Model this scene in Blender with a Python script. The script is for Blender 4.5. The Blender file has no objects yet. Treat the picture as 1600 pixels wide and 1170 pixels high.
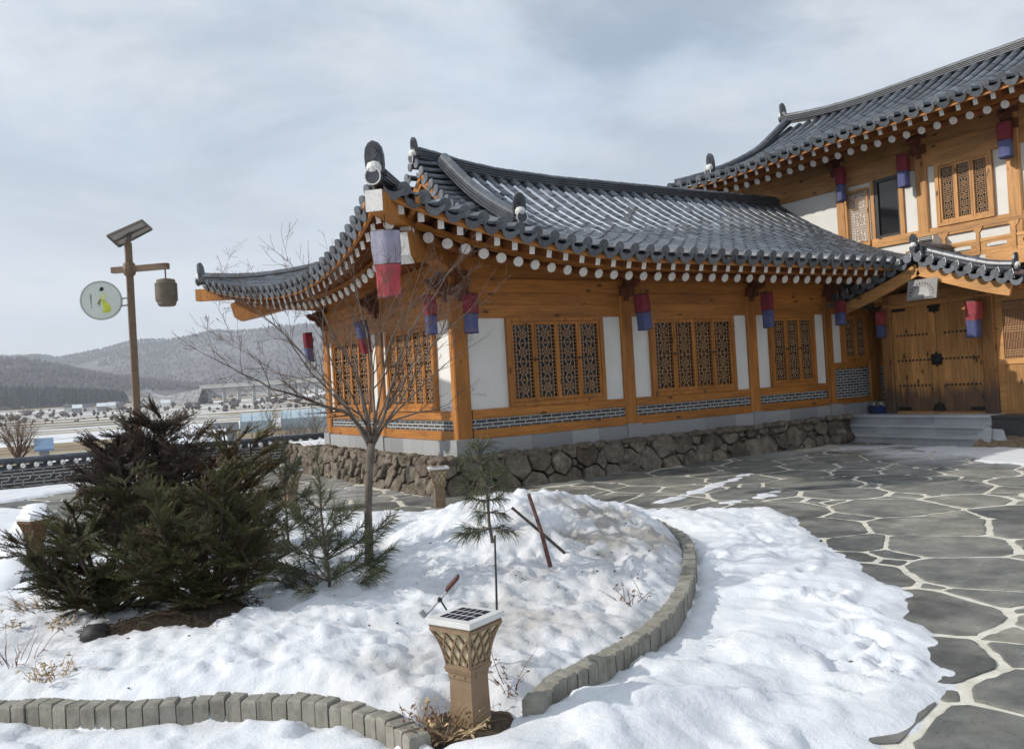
import bpy, math, random
from mathutils import Vector, Matrix, noise
V = Vector
PI = math.pi
S = bpy.context.scene
COL = S.collection
rnd = random.Random(7)

# ------------------------------------------------------------------ camera (building frame: X along front, Y along left side)
F, EYE = 1330.0, 1.6
_p, _r, _y = [math.radians(a) for a in (0.474, -3.3, 58.07)]
FWD = V((math.cos(_p)*math.cos(_y), math.cos(_p)*math.sin(_y), math.sin(_p)))
_ri = FWD.cross(V((0, 0, 1))).normalized()
_up = _ri.cross(FWD)
RT = _ri*math.cos(_r) + _up*math.sin(_r)
UP = -_ri*math.sin(_r) + _up*math.cos(_r)
EYEPOS = V((-6.004, -11.233, EYE))


def at(px, py, depth):
    """a surveyed point: photo pixel at a measured distance from the eye"""
    return EYEPOS + (FWD + RT*((px-800)/F) - UP*((py-585)/F))*depth


def on_ground(px, py, z=0.0):
    d = FWD + RT*((px-800)/F) - UP*((py-585)/F)
    return EYEPOS + d*((z-EYE)/d.z)


cam = bpy.data.cameras.new('camera')
cam.sensor_width = 36.0
cam.lens = 36.0*F/1600.0
cam.clip_start = 0.05
cam.clip_end = 20000.0
camo = bpy.data.objects.new('camera', cam)
COL.objects.link(camo)
M = Matrix((RT, UP, -FWD)).transposed().to_4x4()
M.translation = EYEPOS
camo.matrix_world = M
S.camera = camo


# ------------------------------------------------------------------ mesh helper
class MB:
    def __init__(s):
        s.v, s.f, s.m, s.t = [], [], [], []
        s.mat, s.tint = 0, 0.5

    def add(s, verts, faces, mat=None, tint=None):
        o = len(s.v)
        s.v.extend(verts)
        m = s.mat if mat is None else mat
        t = s.tint if tint is None else tint
        for f in faces:
            s.f.append([i+o for i in f])
            s.m.append(m)
            s.t.append(t)

    def box(s, x0, x1, y0, y1, z0, z1, **k):
        s.add([(x, y, z) for x in (x0, x1) for y in (y0, y1) for z in (z0, z1)],
              [(0, 1, 3, 2), (4, 6, 7, 5), (0, 4, 5, 1), (2, 3, 7, 6), (0, 2, 6, 4), (1, 5, 7, 3)], **k)

    def obox(s, c, ax, ay, az, **k):
        """box with centre and three half-axis vectors"""
        c = V(c)
        s.add([c+ax*i+ay*j+az*l for i in (-1, 1) for j in (-1, 1) for l in (-1, 1)],
              [(0, 1, 3, 2), (4, 6, 7, 5), (0, 4, 5, 1), (2, 3, 7, 6), (0, 2, 6, 4), (1, 5, 7, 3)], **k)

    def bar(s, a, b, w, h, up=V((0, 0, 1)), **k):
        a, b = V(a), V(b)
        d = (b-a)
        L = d.length
        d = d/L
        sx = d.cross(up)
        if sx.length < 1e-5:
            sx = d.cross(V((0, 1, 0)))
        sx.normalize()
        sz = sx.cross(d)
        s.obox((a+b)/2, d*(L/2), sx*(w/2), sz*(h/2), **k)

    def tube(s, pts, rad, n=6, cap=True, **k):
        pts = [V(p) for p in pts]
        if not hasattr(rad, '__len__'):
            rad = [rad]*len(pts)
        vs, fs = [], []
        ref = None
        for i, p in enumerate(pts):
            d = (pts[min(i+1, len(pts)-1)]-pts[max(i-1, 0)])
            if d.length < 1e-9:
                d = V((0, 0, 1))
            d.normalize()
            if ref is None:
                ref = d.orthogonal().normalized()
            ref = (ref-d*ref.dot(d))
            if ref.length < 1e-6:
                ref = d.orthogonal()
            ref.normalize()
            b = d.cross(ref)
            for j in range(n):
                a = 2*PI*j/n
                vs.append(p+(ref*math.cos(a)+b*math.sin(a))*rad[i])
        for i in range(len(pts)-1):
            for j in range(n):
                k2 = (j+1) % n
                fs.append((i*n+j, i*n+k2, (i+1)*n+k2, (i+1)*n+j))
        if cap:
            fs.append(tuple(range(n-1, -1, -1)))
            fs.append(tuple(range((len(pts)-1)*n, len(pts)*n)))
        s.add(vs, fs, **k)

    def lathe(s, c, prof, n=16, axis=None, **k):
        """prof: list of (radius, height) along axis (default z)"""
        c = V(c)
        az = V(axis).normalized() if axis is not None else V((0, 0, 1))
        ax = az.orthogonal().normalized()
        ay = az.cross(ax)
        vs, fs = [], []
        for r, h in prof:
            for j in range(n):
                a = 2*PI*j/n
                vs.append(c+az*h+(ax*math.cos(a)+ay*math.sin(a))*r)
        for i in range(len(prof)-1):
            for j in range(n):
                k2 = (j+1) % n
                fs.append((i*n+j, i*n+k2, (i+1)*n+k2, (i+1)*n+j))
        fs.append(tuple(range(n-1, -1, -1)))
        fs.append(tuple(range((len(prof)-1)*n, len(prof)*n)))
        s.add(vs, fs, **k)

    def plate(s, o, ax, ay, nrm, poly, th, **k):
        """extruded polygon: poly in (ax, ay) plane at o, thickness th along nrm (both sides)"""
        n = len(poly)
        a = [o+ax*x+ay*y+nrm*(th/2) for x, y in poly]
        b = [o+ax*x+ay*y-nrm*(th/2) for x, y in poly]
        s.add(a+b, [tuple(range(n)), tuple(range(2*n-1, n-1, -1))]+[(i, i+n, (i+1) % n+n, (i+1) % n) for i in range(n)], **k)

    def sweep(s, pts, prof, side=None, up=V((0, 0, 1)), cap=True, **k):
        """sweep a closed 2d profile (side, up) along pts"""
        n = len(prof)
        pts = [V(p) for p in pts]
        vs, fs = [], []
        for i, p in enumerate(pts):
            d = (pts[min(i+1, len(pts)-1)]-pts[max(i-1, 0)]).normalized()
            sd = side if side is not None else d.cross(up).normalized()
            u2 = sd.cross(d).normalized()
            for a, b in prof:
                vs.append(p+sd*a+u2*b)
        for i in range(len(pts)-1):
            for j in range(n):
                k2 = (j+1) % n
                fs.append((i*n+j, i*n+k2, (i+1)*n+k2, (i+1)*n+j))
        if cap:
            fs.append(tuple(range(n-1, -1, -1)))
            fs.append(tuple(range((len(pts)-1)*n, len(pts)*n)))
        s.add(vs, fs, **k)

    def mesh(s, name, mats, smooth=False, origin=None):
        me = bpy.data.meshes.new(name)
        vs = s.v if origin is None else [V(p)-origin for p in s.v]
        me.from_pydata([tuple(p) for p in vs], [], s.f)
        if not isinstance(mats, (list, tuple)):
            mats = [mats]
        for m in mats:
            me.materials.append(m)
        if s.f:
            me.polygons.foreach_set('material_index', s.m)
            at_ = me.attributes.new('tint', 'FLOAT', 'FACE')
            at_.data.foreach_set('value', s.t)
            if smooth:
                me.polygons.foreach_set('use_smooth', [True]*len(s.f))
        me.update()
        return me

    def build(s, name, mats, parent=None, smooth=False, origin=None):
        """ONE mesh object; under a parent the vertices are moved into the parent's frame"""
        if origin is None and parent is not None:
            origin = parent.location
        o = bpy.data.objects.new(name, s.mesh(name, mats, smooth, origin))
        COL.objects.link(o)
        if parent is not None:
            o.parent = parent
        elif origin is not None:
            o.location = origin
        return o


def tag(o, label=None, cat=None, group=None, kind=None):
    if label: o['label'] = label
    if cat: o['category'] = cat
    if group: o['group'] = group
    if kind: o['kind'] = kind
    return o


def empty(name, loc, label, cat, group=None):
    o = bpy.data.objects.new(name, None)
    o.empty_display_size = 0.1
    COL.objects.link(o)
    o.location = loc
    return tag(o, label, cat, group)


def link(name, me, parent, mat4):
    o = bpy.data.objects.new(name, me)
    COL.objects.link(o)
    o.parent = parent
    o.matrix_local = mat4
    return o


def copy_tree(o, parent=None):
    c = o.copy()
    COL.objects.link(c)
    if parent is not None:
        c.parent = parent
    for ch in list(o.children):
        copy_tree(ch, c)
    return c


def lerp(a, b, t): return a+(b-a)*t
def sstep(a, b, x):
    t = max(0.0, min(1.0, (x-a)/(b-a)))
    return t*t*(3-2*t)
def nz(x, y, z=0.0): return noise.noise(V((x, y, z)))
def fbm(x, y, z=0.0, o=4):
    a, s_, f_ = 0.0, 1.0, 1.0
    for _ in range(o):
        a += s_*noise.noise(V((x*f_, y*f_, z+f_)))
        s_ *= .5
        f_ *= 2.05
    return a


def interp(tab, x):
    if x <= tab[0][0]: return tab[0][1]
    for (a, b), (c, d) in zip(tab, tab[1:]):
        if x <= c: return b+(d-b)*(x-a)/(c-a)
    return tab[-1][1]


# ------------------------------------------------------------------ materials
class NT:
    def __init__(s, name):
        s.m = bpy.data.materials.new(name)
        s.m.use_nodes = True
        s.n, s.l = s.m.node_tree.nodes, s.m.node_tree.links
        s.bsdf = s.n['Principled BSDF']
        s.out = s.n['Material Output']

    def node(s, t, **k):
        nd = s.n.new(t)
        for a, b in k.items():
            if a in nd.inputs: s.put(nd.inputs[a], b)
            else: setattr(nd, a, b)
        return nd

    def put(s, sock, val):
        if isinstance(val, bpy.types.NodeSocket): s.l.new(val, sock)
        elif isinstance(val, (tuple, list)) and sock.type == 'RGBA' and len(val) == 3: sock.default_value = (*val, 1)
        else: sock.default_value = val

    def coords(s, scale=(1, 1, 1), kind='Object', random=True):
        tc = s.node('ShaderNodeTexCoord')
        mp = s.node('ShaderNodeMapping', Scale=scale)
        s.l.new(tc.outputs[kind], mp.inputs['Vector'])
        if random:
            oi = s.node('ShaderNodeObjectInfo')
            mu = s.node('ShaderNodeVectorMath', operation='SCALE')
            cb = s.node('ShaderNodeCombineXYZ')
            for i in range(3): s.l.new(oi.outputs['Random'], cb.inputs[i])
            s.l.new(cb.outputs[0], mu.inputs[0])
            mu.inputs['Scale'].default_value = 37.0
            s.l.new(mu.outputs[0], mp.inputs['Location'])
        return mp.outputs[0]

    def noise(s, vec, scale, detail=4, rough=.55, dist=0.0):
        n = s.node('ShaderNodeTexNoise', Scale=scale, Detail=detail, Roughness=rough, Distortion=dist)
        s.l.new(vec, n.inputs['Vector'])
        return n.outputs['Fac']

    def ramp(s, fac, stops, interp='LINEAR'):
        r = s.node('ShaderNodeValToRGB')
        cr = r.color_ramp
        cr.interpolation = interp
        while len(cr.elements) < len(stops): cr.elements.new(0.5)
        for e, (p, c) in zip(cr.elements, stops):
            e.position = p
            e.color = (*c, 1) if hasattr(c, '__len__') else (c, c, c, 1)
        s.l.new(fac, r.inputs[0])
        return r.outputs[0]

    def mix(s, fac, a, b, mode='MIX'):
        m = s.node('ShaderNodeMix', data_type='RGBA', blend_type=mode)
        s.put(m.inputs[0], fac)
        s.put(m.inputs[6], a)
        s.put(m.inputs[7], b)
        return m.outputs[2]

    def math(s, op, a, b=0.0, clamp=False):
        m = s.node('ShaderNodeMath', operation=op, use_clamp=clamp)
        s.put(m.inputs[0], a)
        s.put(m.inputs[1], b)
        return m.outputs[0]

    def attr(s, name='tint'):
        return s.node('ShaderNodeAttribute', attribute_name=name).outputs['Fac']

    def bump(s, h, strength=.3, dist=.02):
        b = s.node('ShaderNodeBump', Strength=strength, Distance=dist)
        s.l.new(h, b.inputs['Height'])
        s.l.new(b.outputs[0], s.bsdf.inputs['Normal'])

    def fin(s, color=None, rough=.7, spec=.3, metal=0.0):
        if color is not None: s.put(s.bsdf.inputs['Base Color'], color)
        s.put(s.bsdf.inputs['Roughness'], rough)
        s.bsdf.inputs['Specular IOR Level'].default_value = spec
        s.bsdf.inputs['Metallic'].default_value = metal
        return s.m


def sr(r, g, b):
    return tuple(((c/255)/12.92 if c < 10 else (((c/255)+.055)/1.055)**2.4) for c in (r, g, b))


def plain(name, c, rough=.6, spec=.3, var=.25, scale=8, bump=.15, metal=0.0, tint=0.0):
    t = NT(name)
    co = t.coords()
    n = t.noise(co, scale, 5, .6)
    lo = tuple(x*(1-var) for x in c)
    hi = tuple(min(1, x*(1+var)) for x in c)
    col = t.ramp(n, [(.3, lo), (.7, hi)])
    if tint:
        col = t.mix(1.0, col, t.ramp(t.attr(), [(0, 1-tint), (1, 1+tint)]), 'MULTIPLY')
    if bump: t.bump(t.noise(co, scale*5, 4), bump, .01)
    return t.fin(col, rough, spec, metal)


def wood(name, c, axis, dark=.55, knots=True, rough=.45, wear=0.0):
    """planed and oiled pine with grain along one axis"""
    t = NT(name)
    sc = [9, 9, 9]
    sc[axis] = .7
    co = t.coords(tuple(sc))
    g = t.noise(co, 2.2, 6, .62, 1.2)
    col = t.ramp(g, [(.25, tuple(x*dark for x in c)), (.5, c), (.78, tuple(min(1, x*1.28) for x in c))])
    sc2 = [1.6, 1.6, 1.6]
    sc2[axis] = .45
    big = t.noise(t.coords(tuple(sc2)), 1.6, 3)
    col = t.mix(1.0, col, t.ramp(big, [(.3, .72), (.7, 1.2)]), 'MULTIPLY')
    col = t.mix(1.0, col, t.ramp(t.attr(), [(0, .75), (1, 1.25)]), 'MULTIPLY')
    if knots:
        sk = [5, 5, 5]
        sk[axis] = 2.2
        vo = t.node('ShaderNodeTexVoronoi', Scale=1.0)
        t.l.new(t.coords(tuple(sk)), vo.inputs['Vector'])
        k = t.ramp(vo.outputs['Distance'], [(.08, 1.0), (.17, 0.0)])
        col = t.mix(k, col, tuple(x*.22 for x in c))
    if wear:
        tc = t.node('ShaderNodeTexCoord')
        sx = t.node('ShaderNodeSeparateXYZ')
        t.l.new(tc.outputs['Object'], sx.inputs[0])
        zz = t.math('ADD', sx.outputs['Z'], t.math('MULTIPLY', t.noise(co, 1.0, 4), -.7))
        col = t.mix(t.ramp(zz, [(wear-.18, .75), (wear+.05, 0.0)]), col, (.045, .045, .05))
    t.bump(g, .25, .01)
    return t.fin(col, t.ramp(g, [(.3, rough+.12), (.7, rough)]), .35)


W = (.40, .158, .031)
WOOD = [wood('oiled pine beam x', W, 0), wood('oiled pine beam y', W, 1), wood('oiled pine post', W, 2)]
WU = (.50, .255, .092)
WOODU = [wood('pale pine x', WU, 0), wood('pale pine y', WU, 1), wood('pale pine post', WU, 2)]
WOODS = wood('soffit pine', (.22, .075, .018), 0, knots=False)  # darker than the beam pine: shade under the eaves is put into the colour
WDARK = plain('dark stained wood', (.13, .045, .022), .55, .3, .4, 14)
LATT = plain('lattice pine', (.46, .27, .14), .5, .3, .3, 30)
DOORW = wood('gate plank', (.50, .25, .085), 2, .5, True, .5, wear=.20)
PLASTER = plain('white plaster', (.72, .71, .675), .9, .1, .05, 3, .12)
WHITEP = plain('white painted end', (.74, .73, .70), .7, .2, .12, 25, .2)
IRON = plain('black iron', (.018, .017, .017), .45, .5, .3, 30, .2)
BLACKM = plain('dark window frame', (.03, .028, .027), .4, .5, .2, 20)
MORTAR = plain('pale mortar', (.55, .53, .48), .9, .1, .15, 20, .3)
CONC = None


def tile_mat():
    t = NT('clay roof tile')
    co = t.coords(random=False)
    n = t.noise(co, 5, 6, .65)
    col = t.ramp(n, [(.28, (.040, .046, .058)), (.55, (.082, .090, .108)), (.8, (.155, .163, .178))])
    col = t.mix(1.0, col, t.ramp(t.attr(), [(0, .55), (.6, 1.05), (1, 1.9)]), 'MULTIPLY')
    sp = t.noise(co, 40, 3)
    col = t.mix(t.ramp(sp, [(.62, 0.0), (.72, .55)]), col, (.22, .22, .21))
    t.bump(t.noise(co, 60, 4), .3, .006)
    return t.fin(col, .36, .55)


TILE = tile_mat()
TILEEND = plain('grey tile end', (.12, .13, .147), .6, .35, .3, 22, .35, tint=.3)


def glass_mat():
    t = NT('dark window glass')
    return t.fin((.012, .012, .014), .06, .6)


GLASS = glass_mat()


def granite_mat():
    t = NT('pale granite')
    co = t.coords(random=False)
    col = t.ramp(t.noise(co, 90, 3), [(.35, (.36, .37, .385)), (.65, (.54, .55, .56))])
    col = t.mix(1.0, col, t.ramp(t.noise(co, 1.3, 4), [(.3, .75), (.7, 1.1)]), 'MULTIPLY')
    col = t.mix(1.0, col, t.ramp(t.attr(), [(0, .75), (1, 1.25)]), 'MULTIPLY')
    t.bump(t.noise(co, 70, 3), .1, .004)
    return t.fin(col, .7, .3)


GRANITE = granite_mat()
GRANITE_D = plain('grey base granite', (.30, .305, .31), .75, .25, .14, 60, .1, tint=.2)


def rock_mat():
    t = NT('fieldstone')
    co = t.coords(random=False)
    n = t.noise(co, 7, 7, .65)
    col = t.ramp(n, [(.25, (.070, .060, .050)), (.5, (.175, .152, .124)), (.75, (.30, .272, .23))])
    col = t.mix(1.0, col, t.ramp(t.attr(), [(0, (.62, .55, .52)), (.5, (1, .98, .95)), (1, (1.25, 1.22, 1.18))]), 'MULTIPLY')
    lich = t.noise(co, 16, 5, .7)
    col = t.mix(t.ramp(lich, [(.6, 0.0), (.75, .5)]), col, (.36, .35, .30))
    t.bump(t.noise(co, 24, 7, .7), .8, .03)
    return t.fin(col, .9, .15)


ROCK = rock_mat()


def brick_mat(name, axis):
    """dark grey brick coursed with white joints; axis = wall direction"""
    t = NT(name)
    tc = t.node('ShaderNodeTexCoord')
    sx = t.node('ShaderNodeSeparateXYZ')
    t.l.new(tc.outputs['Object'], sx.inputs[0])
    cb = t.node('ShaderNodeCombineXYZ')
    t.l.new(sx.outputs[axis], cb.inputs[0])
    t.l.new(sx.outputs[2], cb.inputs[1])
    b = t.node('ShaderNodeTexBrick', Scale=1.0)
    b.inputs['Color1'].default_value = (.045, .047, .052, 1)
    b.inputs['Color2'].default_value = (.11, .112, .12, 1)
    b.inputs['Mortar'].default_value = (.60, .59, .56, 1)
    b.inputs['Mortar Size'].default_value = .006
    b.inputs['Mortar Smooth'].default_value = .1
    b.inputs['Brick Width'].default_value = .20
    b.inputs['Row Height'].default_value = .0553
    b.inputs['Bias'].default_value = -.1
    t.l.new(cb.outputs[0], b.inputs['Vector'])
    co = t.coords()
    col = t.mix(t.ramp(t.noise(co, 30, 4), [(.5, 0.0), (.8, .35)]), b.outputs['Color'], (.3, .3, .3))
    t.bump(b.outputs['Fac'], -.4, .004)
    return t.fin(col, .8, .2)


BRICK = [brick_mat('grey brick x', 0), brick_mat('grey brick y', 1)]


def cloth(name, c, trans=.48):
    t = NT(name)
    co = t.coords()
    col = t.ramp(t.noise(co, 6, 3), [(.3, tuple(x*.8 for x in c)), (.7, tuple(min(1, x*1.15) for x in c))])
    t.bump(t.noise(t.coords((22, 22, 4)), 1.5, 3), .7, .02)
    t.fin(col, .8, .15)
    tr = t.node('ShaderNodeBsdfTranslucent')
    t.l.new(col, tr.inputs['Color'])
    mx = t.node('ShaderNodeMixShader')
    mx.inputs[0].default_value = trans
    t.l.new(t.bsdf.outputs[0], mx.inputs[1])
    t.l.new(tr.outputs[0], mx.inputs[2])
    t.l.new(mx.outputs[0], t.out.inputs['Surface'])
    return t.m


RED = cloth('red gauze', (.35, .07, .095))
BLUE = cloth('blue gauze', (.18, .205, .41))
PALEBLUE = cloth('faded violet gauze', (.47, .47, .58))
PINKRED = cloth('faded red gauze', (.58, .13, .15))


def snow_mat(name, dirt_amt=1.0):
    t = NT(name)
    co = t.coords(random=False)
    big = t.noise(co, 2.2, 6, .62)
    d = t.math('MULTIPLY', t.attr('dirt'), t.ramp(big, [(.30, 0.15), (.62, 1.25)]))
    col = t.mix(t.math('MULTIPLY', d, dirt_amt, clamp=True), (.75, .77, .81), (.37, .345, .315))
    sp = t.noise(co, 55, 2)
    col = t.mix(t.ramp(sp, [(.735, 0.0), (.76, .55)]), col, (.22, .18, .14))
    h1 = t.noise(co, 9, 7, .56)
    h2 = t.noise(co, 34, 6, .66)
    cr = t.math('ABSOLUTE', t.math('SUBTRACT', h2, .5))
    t.bump(t.math('ADD', h1, t.math('MULTIPLY', cr, -.42)), .42, .05)
    t.bsdf.inputs['Subsurface Weight'].default_value = 0.0
    return t.fin(col, .62, .25)


SNOW = snow_mat('old snow')
SNOWC = plain('clean snow', (.80, .82, .855), .6, .25, .04, 12, .3)


def flag_mat():
    t = NT('grey flagstone')
    co = t.coords(random=False)
    n = t.noise(co, 3.0, 7, .62)
    col = t.ramp(n, [(.28, (.118, .120, .115)), (.5, (.205, .206, .194)), (.75, (.325, .316, .288))])
    col = t.mix(1.0, col, t.ramp(t.attr(), [(0, (.66, .68, .70)), (.6, (1.0, .99, .96)), (1, (1.36, 1.30, 1.16))]), 'MULTIPLY')
    stn = t.noise(co, 1.1, 6, .6, .8)
    col = t.mix(1.0, col, t.ramp(stn, [(.36, (.62, .62, .64)), (.5, (1, 1, 1)), (.68, (1.16, 1.13, 1.06))]), 'MULTIPLY')
    pit = t.noise(co, 38, 5, .72)
    col = t.mix(t.ramp(pit, [(.57, 0.0), (.70, .75)]), col, (.05, .05, .05))
    # thin patches of old frost and blown snow that lie on the paving
    fr = t.noise(co, .55, 6, .68)
    fr2 = t.attr('frost')
    fm = t.math('MULTIPLY', fr2, t.ramp(fr, [(.42, 0.0), (.56, 1.0)]))
    col = t.mix(fm, col, (.70, .72, .745))
    wet = t.math('MULTIPLY', t.attr('wet'), t.ramp(t.noise(co, 2.6, 5, .6), [(.36, .15), (.58, 1.0)]), clamp=True)
    col = t.mix(wet, col, t.mix(1.0, col, (.50, .51, .53), 'MULTIPLY'))
    t.bump(t.math('ADD', n, t.math('MULTIPLY', pit, .3)), .45, .02)
    return t.fin(col, t.math('SUBTRACT', .78, t.math('MULTIPLY', wet, .36)), .3)


FLAG = flag_mat()


def joint_mat():
    t = NT('pale paving mortar')
    co = t.coords(random=False)
    col = t.ramp(t.noise(co, 9, 6, .65), [(.3, (.52, .49, .41)), (.7, (.74, .71, .62))])
    t.bump(t.noise(co, 45, 5), .5, .01)
    return t.fin(col, .95, .1)


JOINT = joint_mat()


def kerb_mat():
    t = NT('weathered kerb concrete')
    co = t.coords()
    n = t.noise(co, 8, 7, .65)
    col = t.ramp(n, [(.3, (.165, .155, .13)), (.55, (.29, .275, .235)), (.8, (.38, .365, .325))])
    tc = t.node('ShaderNodeTexCoord')
    st = t.noise(t.coords((22, 22, 2.5)), 1.0, 4)
    col = t.mix(t.ramp(st, [(.55, 0.0), (.78, .5)]), col, (.10, .095, .08))
    t.bump(t.noise(co, 40, 6, .7), .5, .012)
    return t.fin(col, .92, .15)


KERB = kerb_mat()
SUN_EL, SUN_AZ = math.radians(31), math.radians(156.5)
SUNDIR = V((math.cos(SUN_EL)*math.cos(SUN_AZ), math.cos(SUN_EL)*math.sin(SUN_AZ), math.sin(SUN_EL)))


def make_world():
    w = bpy.data.worlds.new('World')
    S.world = w
    w.use_nodes = True
    n, l = w.node_tree.nodes, w.node_tree.links
    bg = n['Background']
    sky = n.new('ShaderNodeTexSky')
    sky.sky_type = 'NISHITA'
    sky.sun_disc = False
    sky.sun_elevation = SUN_EL
    sky.sun_rotation = math.radians(-66.5)
    sky.air_density = 1.0
    sky.dust_density = 1.5
    sky.ozone_density = 1.0
    tc = n.new('ShaderNodeTexCoord')
    sx = n.new('ShaderNodeSeparateXYZ')
    l.new(tc.outputs['Generated'], sx.inputs[0])
    # thin high cloud on a flat layer overhead: direction divided by height
    def mth(op, a, b):
        m = n.new('ShaderNodeMath'); m.operation = op
        for i, q in enumerate((a, b)):
            if isinstance(q, (int, float)): m.inputs[i].default_value = q
            else: l.new(q, m.inputs[i])
        return m.outputs[0]
    zz = mth('ADD', mth('MAXIMUM', sx.outputs[2], 0.0), .16)
    cb = n.new('ShaderNodeCombineXYZ')
    l.new(mth('DIVIDE', sx.outputs[0], zz), cb.inputs[0])
    l.new(mth('DIVIDE', sx.outputs[1], zz), cb.inputs[1])
    def nse(scale, detail, rough, off, stretch=(1, 1, 1), dist=0.0, rot=0.0):
        mp = n.new('ShaderNodeMapping')
        mp.inputs['Location'].default_value = off
        mp.inputs['Scale'].default_value = stretch
        mp.inputs['Rotation'].default_value = (0, 0, rot)
        l.new(cb.outputs[0], mp.inputs[0])
        t = n.new('ShaderNodeTexNoise')
        t.inputs['Scale'].default_value = scale
        t.inputs['Detail'].default_value = detail
        t.inputs['Roughness'].default_value = rough
        t.inputs['Distortion'].default_value = dist
        l.new(mp.outputs[0], t.inputs['Vector'])
        return t.outputs['Fac']
    def rmp(f, stops):
        r = n.new('ShaderNodeValToRGB')
        while len(r.color_ramp.elements) < len(stops): r.color_ramp.elements.new(.5)
        for e, (p, c) in zip(r.color_ramp.elements, stops):
            e.position = p; e.color = (*c, 1) if hasattr(c, '__len__') else (c, c, c, 1)
        l.new(f, r.inputs[0])
        return r.outputs[0]
    def mix(f, a, b):
        m = n.new('ShaderNodeMix'); m.data_type = 'RGBA'
        for i, q in ((0, f), (6, a), (7, b)):
            if isinstance(q, bpy.types.NodeSocket): l.new(q, m.inputs[i])
            elif isinstance(q, tuple): m.inputs[i].default_value = (*q, 1)
            else: m.inputs[i].default_value = q
        return m.outputs[2]
    a = nse(1.0, 8, .58, CLOUD_OFF, (1, 1, 1), .35)
    b = nse(1.3, 6, .6, (8, 3, 1), (.7, 1.1, 1), .5, .6)
    dens = rmp(mth('ADD', mth('MULTIPLY', a, .90), mth('MULTIPLY', b, .10)), [(.40, .48), (.50, .85), (.58, 1.0)])
    shade = rmp(nse(.9, 6, .58, (4.2, 1.7, 5)), [(.32, (4.9, 6.25, 8.1)), (.45, (5.9, 6.95, 8.2)), (.58, (7.6, 8.2, 8.8))])
    cl = mix(dens, sky.outputs[0], shade)
    hz = rmp(sx.outputs[2], [(0.0, .9), (.10, .62), (.34, 0.0)])
    cl = mix(hz, cl, (7.7, 8.05, 8.3))
    l.new(cl, bg.inputs[0])
    bg.inputs[1].default_value = .100


CLOUD_OFF = (3.1, 7.4, 0.0)
make_world()
sun = bpy.data.lights.new('sun', 'SUN')
sun.energy = 4.0
sun.angle = math.radians(.7)
sun.color = (1.0, .945, .86)
suno = bpy.data.objects.new('sun', sun)
COL.objects.link(suno)
suno.rotation_euler = SUNDIR.to_track_quat('Z', 'Y').to_euler()
suno.location = (-20, 10, 20)
S.view_settings.view_transform = 'Standard'
S.view_settings.look = 'None'
S.view_settings.exposure = 0.0
S.view_settings.gamma = 1.0
# ------------------------------------------------------------------ giwa tile roofs
Z3 = V((0, 0, 1))
PITCH = .30


class Slope:
    def __init__(s, o, ud, ind, ecurve, D, zr, a=.44):
        s.o, s.ud, s.ind, s.e, s.D, s.zr, s.a = V(o), V(ud), V(ind), ecurve, D, zr, a

    def z(s, u, d):
        de, ze = s.e(u)
        t = (d-de)/(s.D-de)
        return ze+(s.zr(u)-ze)*(s.a*t+(1-s.a)*t*abs(t))

    def P(s, u, d, lift=0.0):
        p = s.o+s.ud*u+s.ind*d
        p.z = s.z(u, d)+lift
        return p

    def N(s, u, d):
        a, b = s.P(u, d-.05), s.P(u, d+.05)
        t = (b-a).normalized()
        n = s.ud.cross(t)
        return n if n.z > 0 else -n

    def E(s, u, ins=0.0, dz=0.0):
        de, ze = s.e(u)
        p = s.o+s.ud*u+s.ind*(de+ins)
        p.z = ze+dz
        return p


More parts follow.
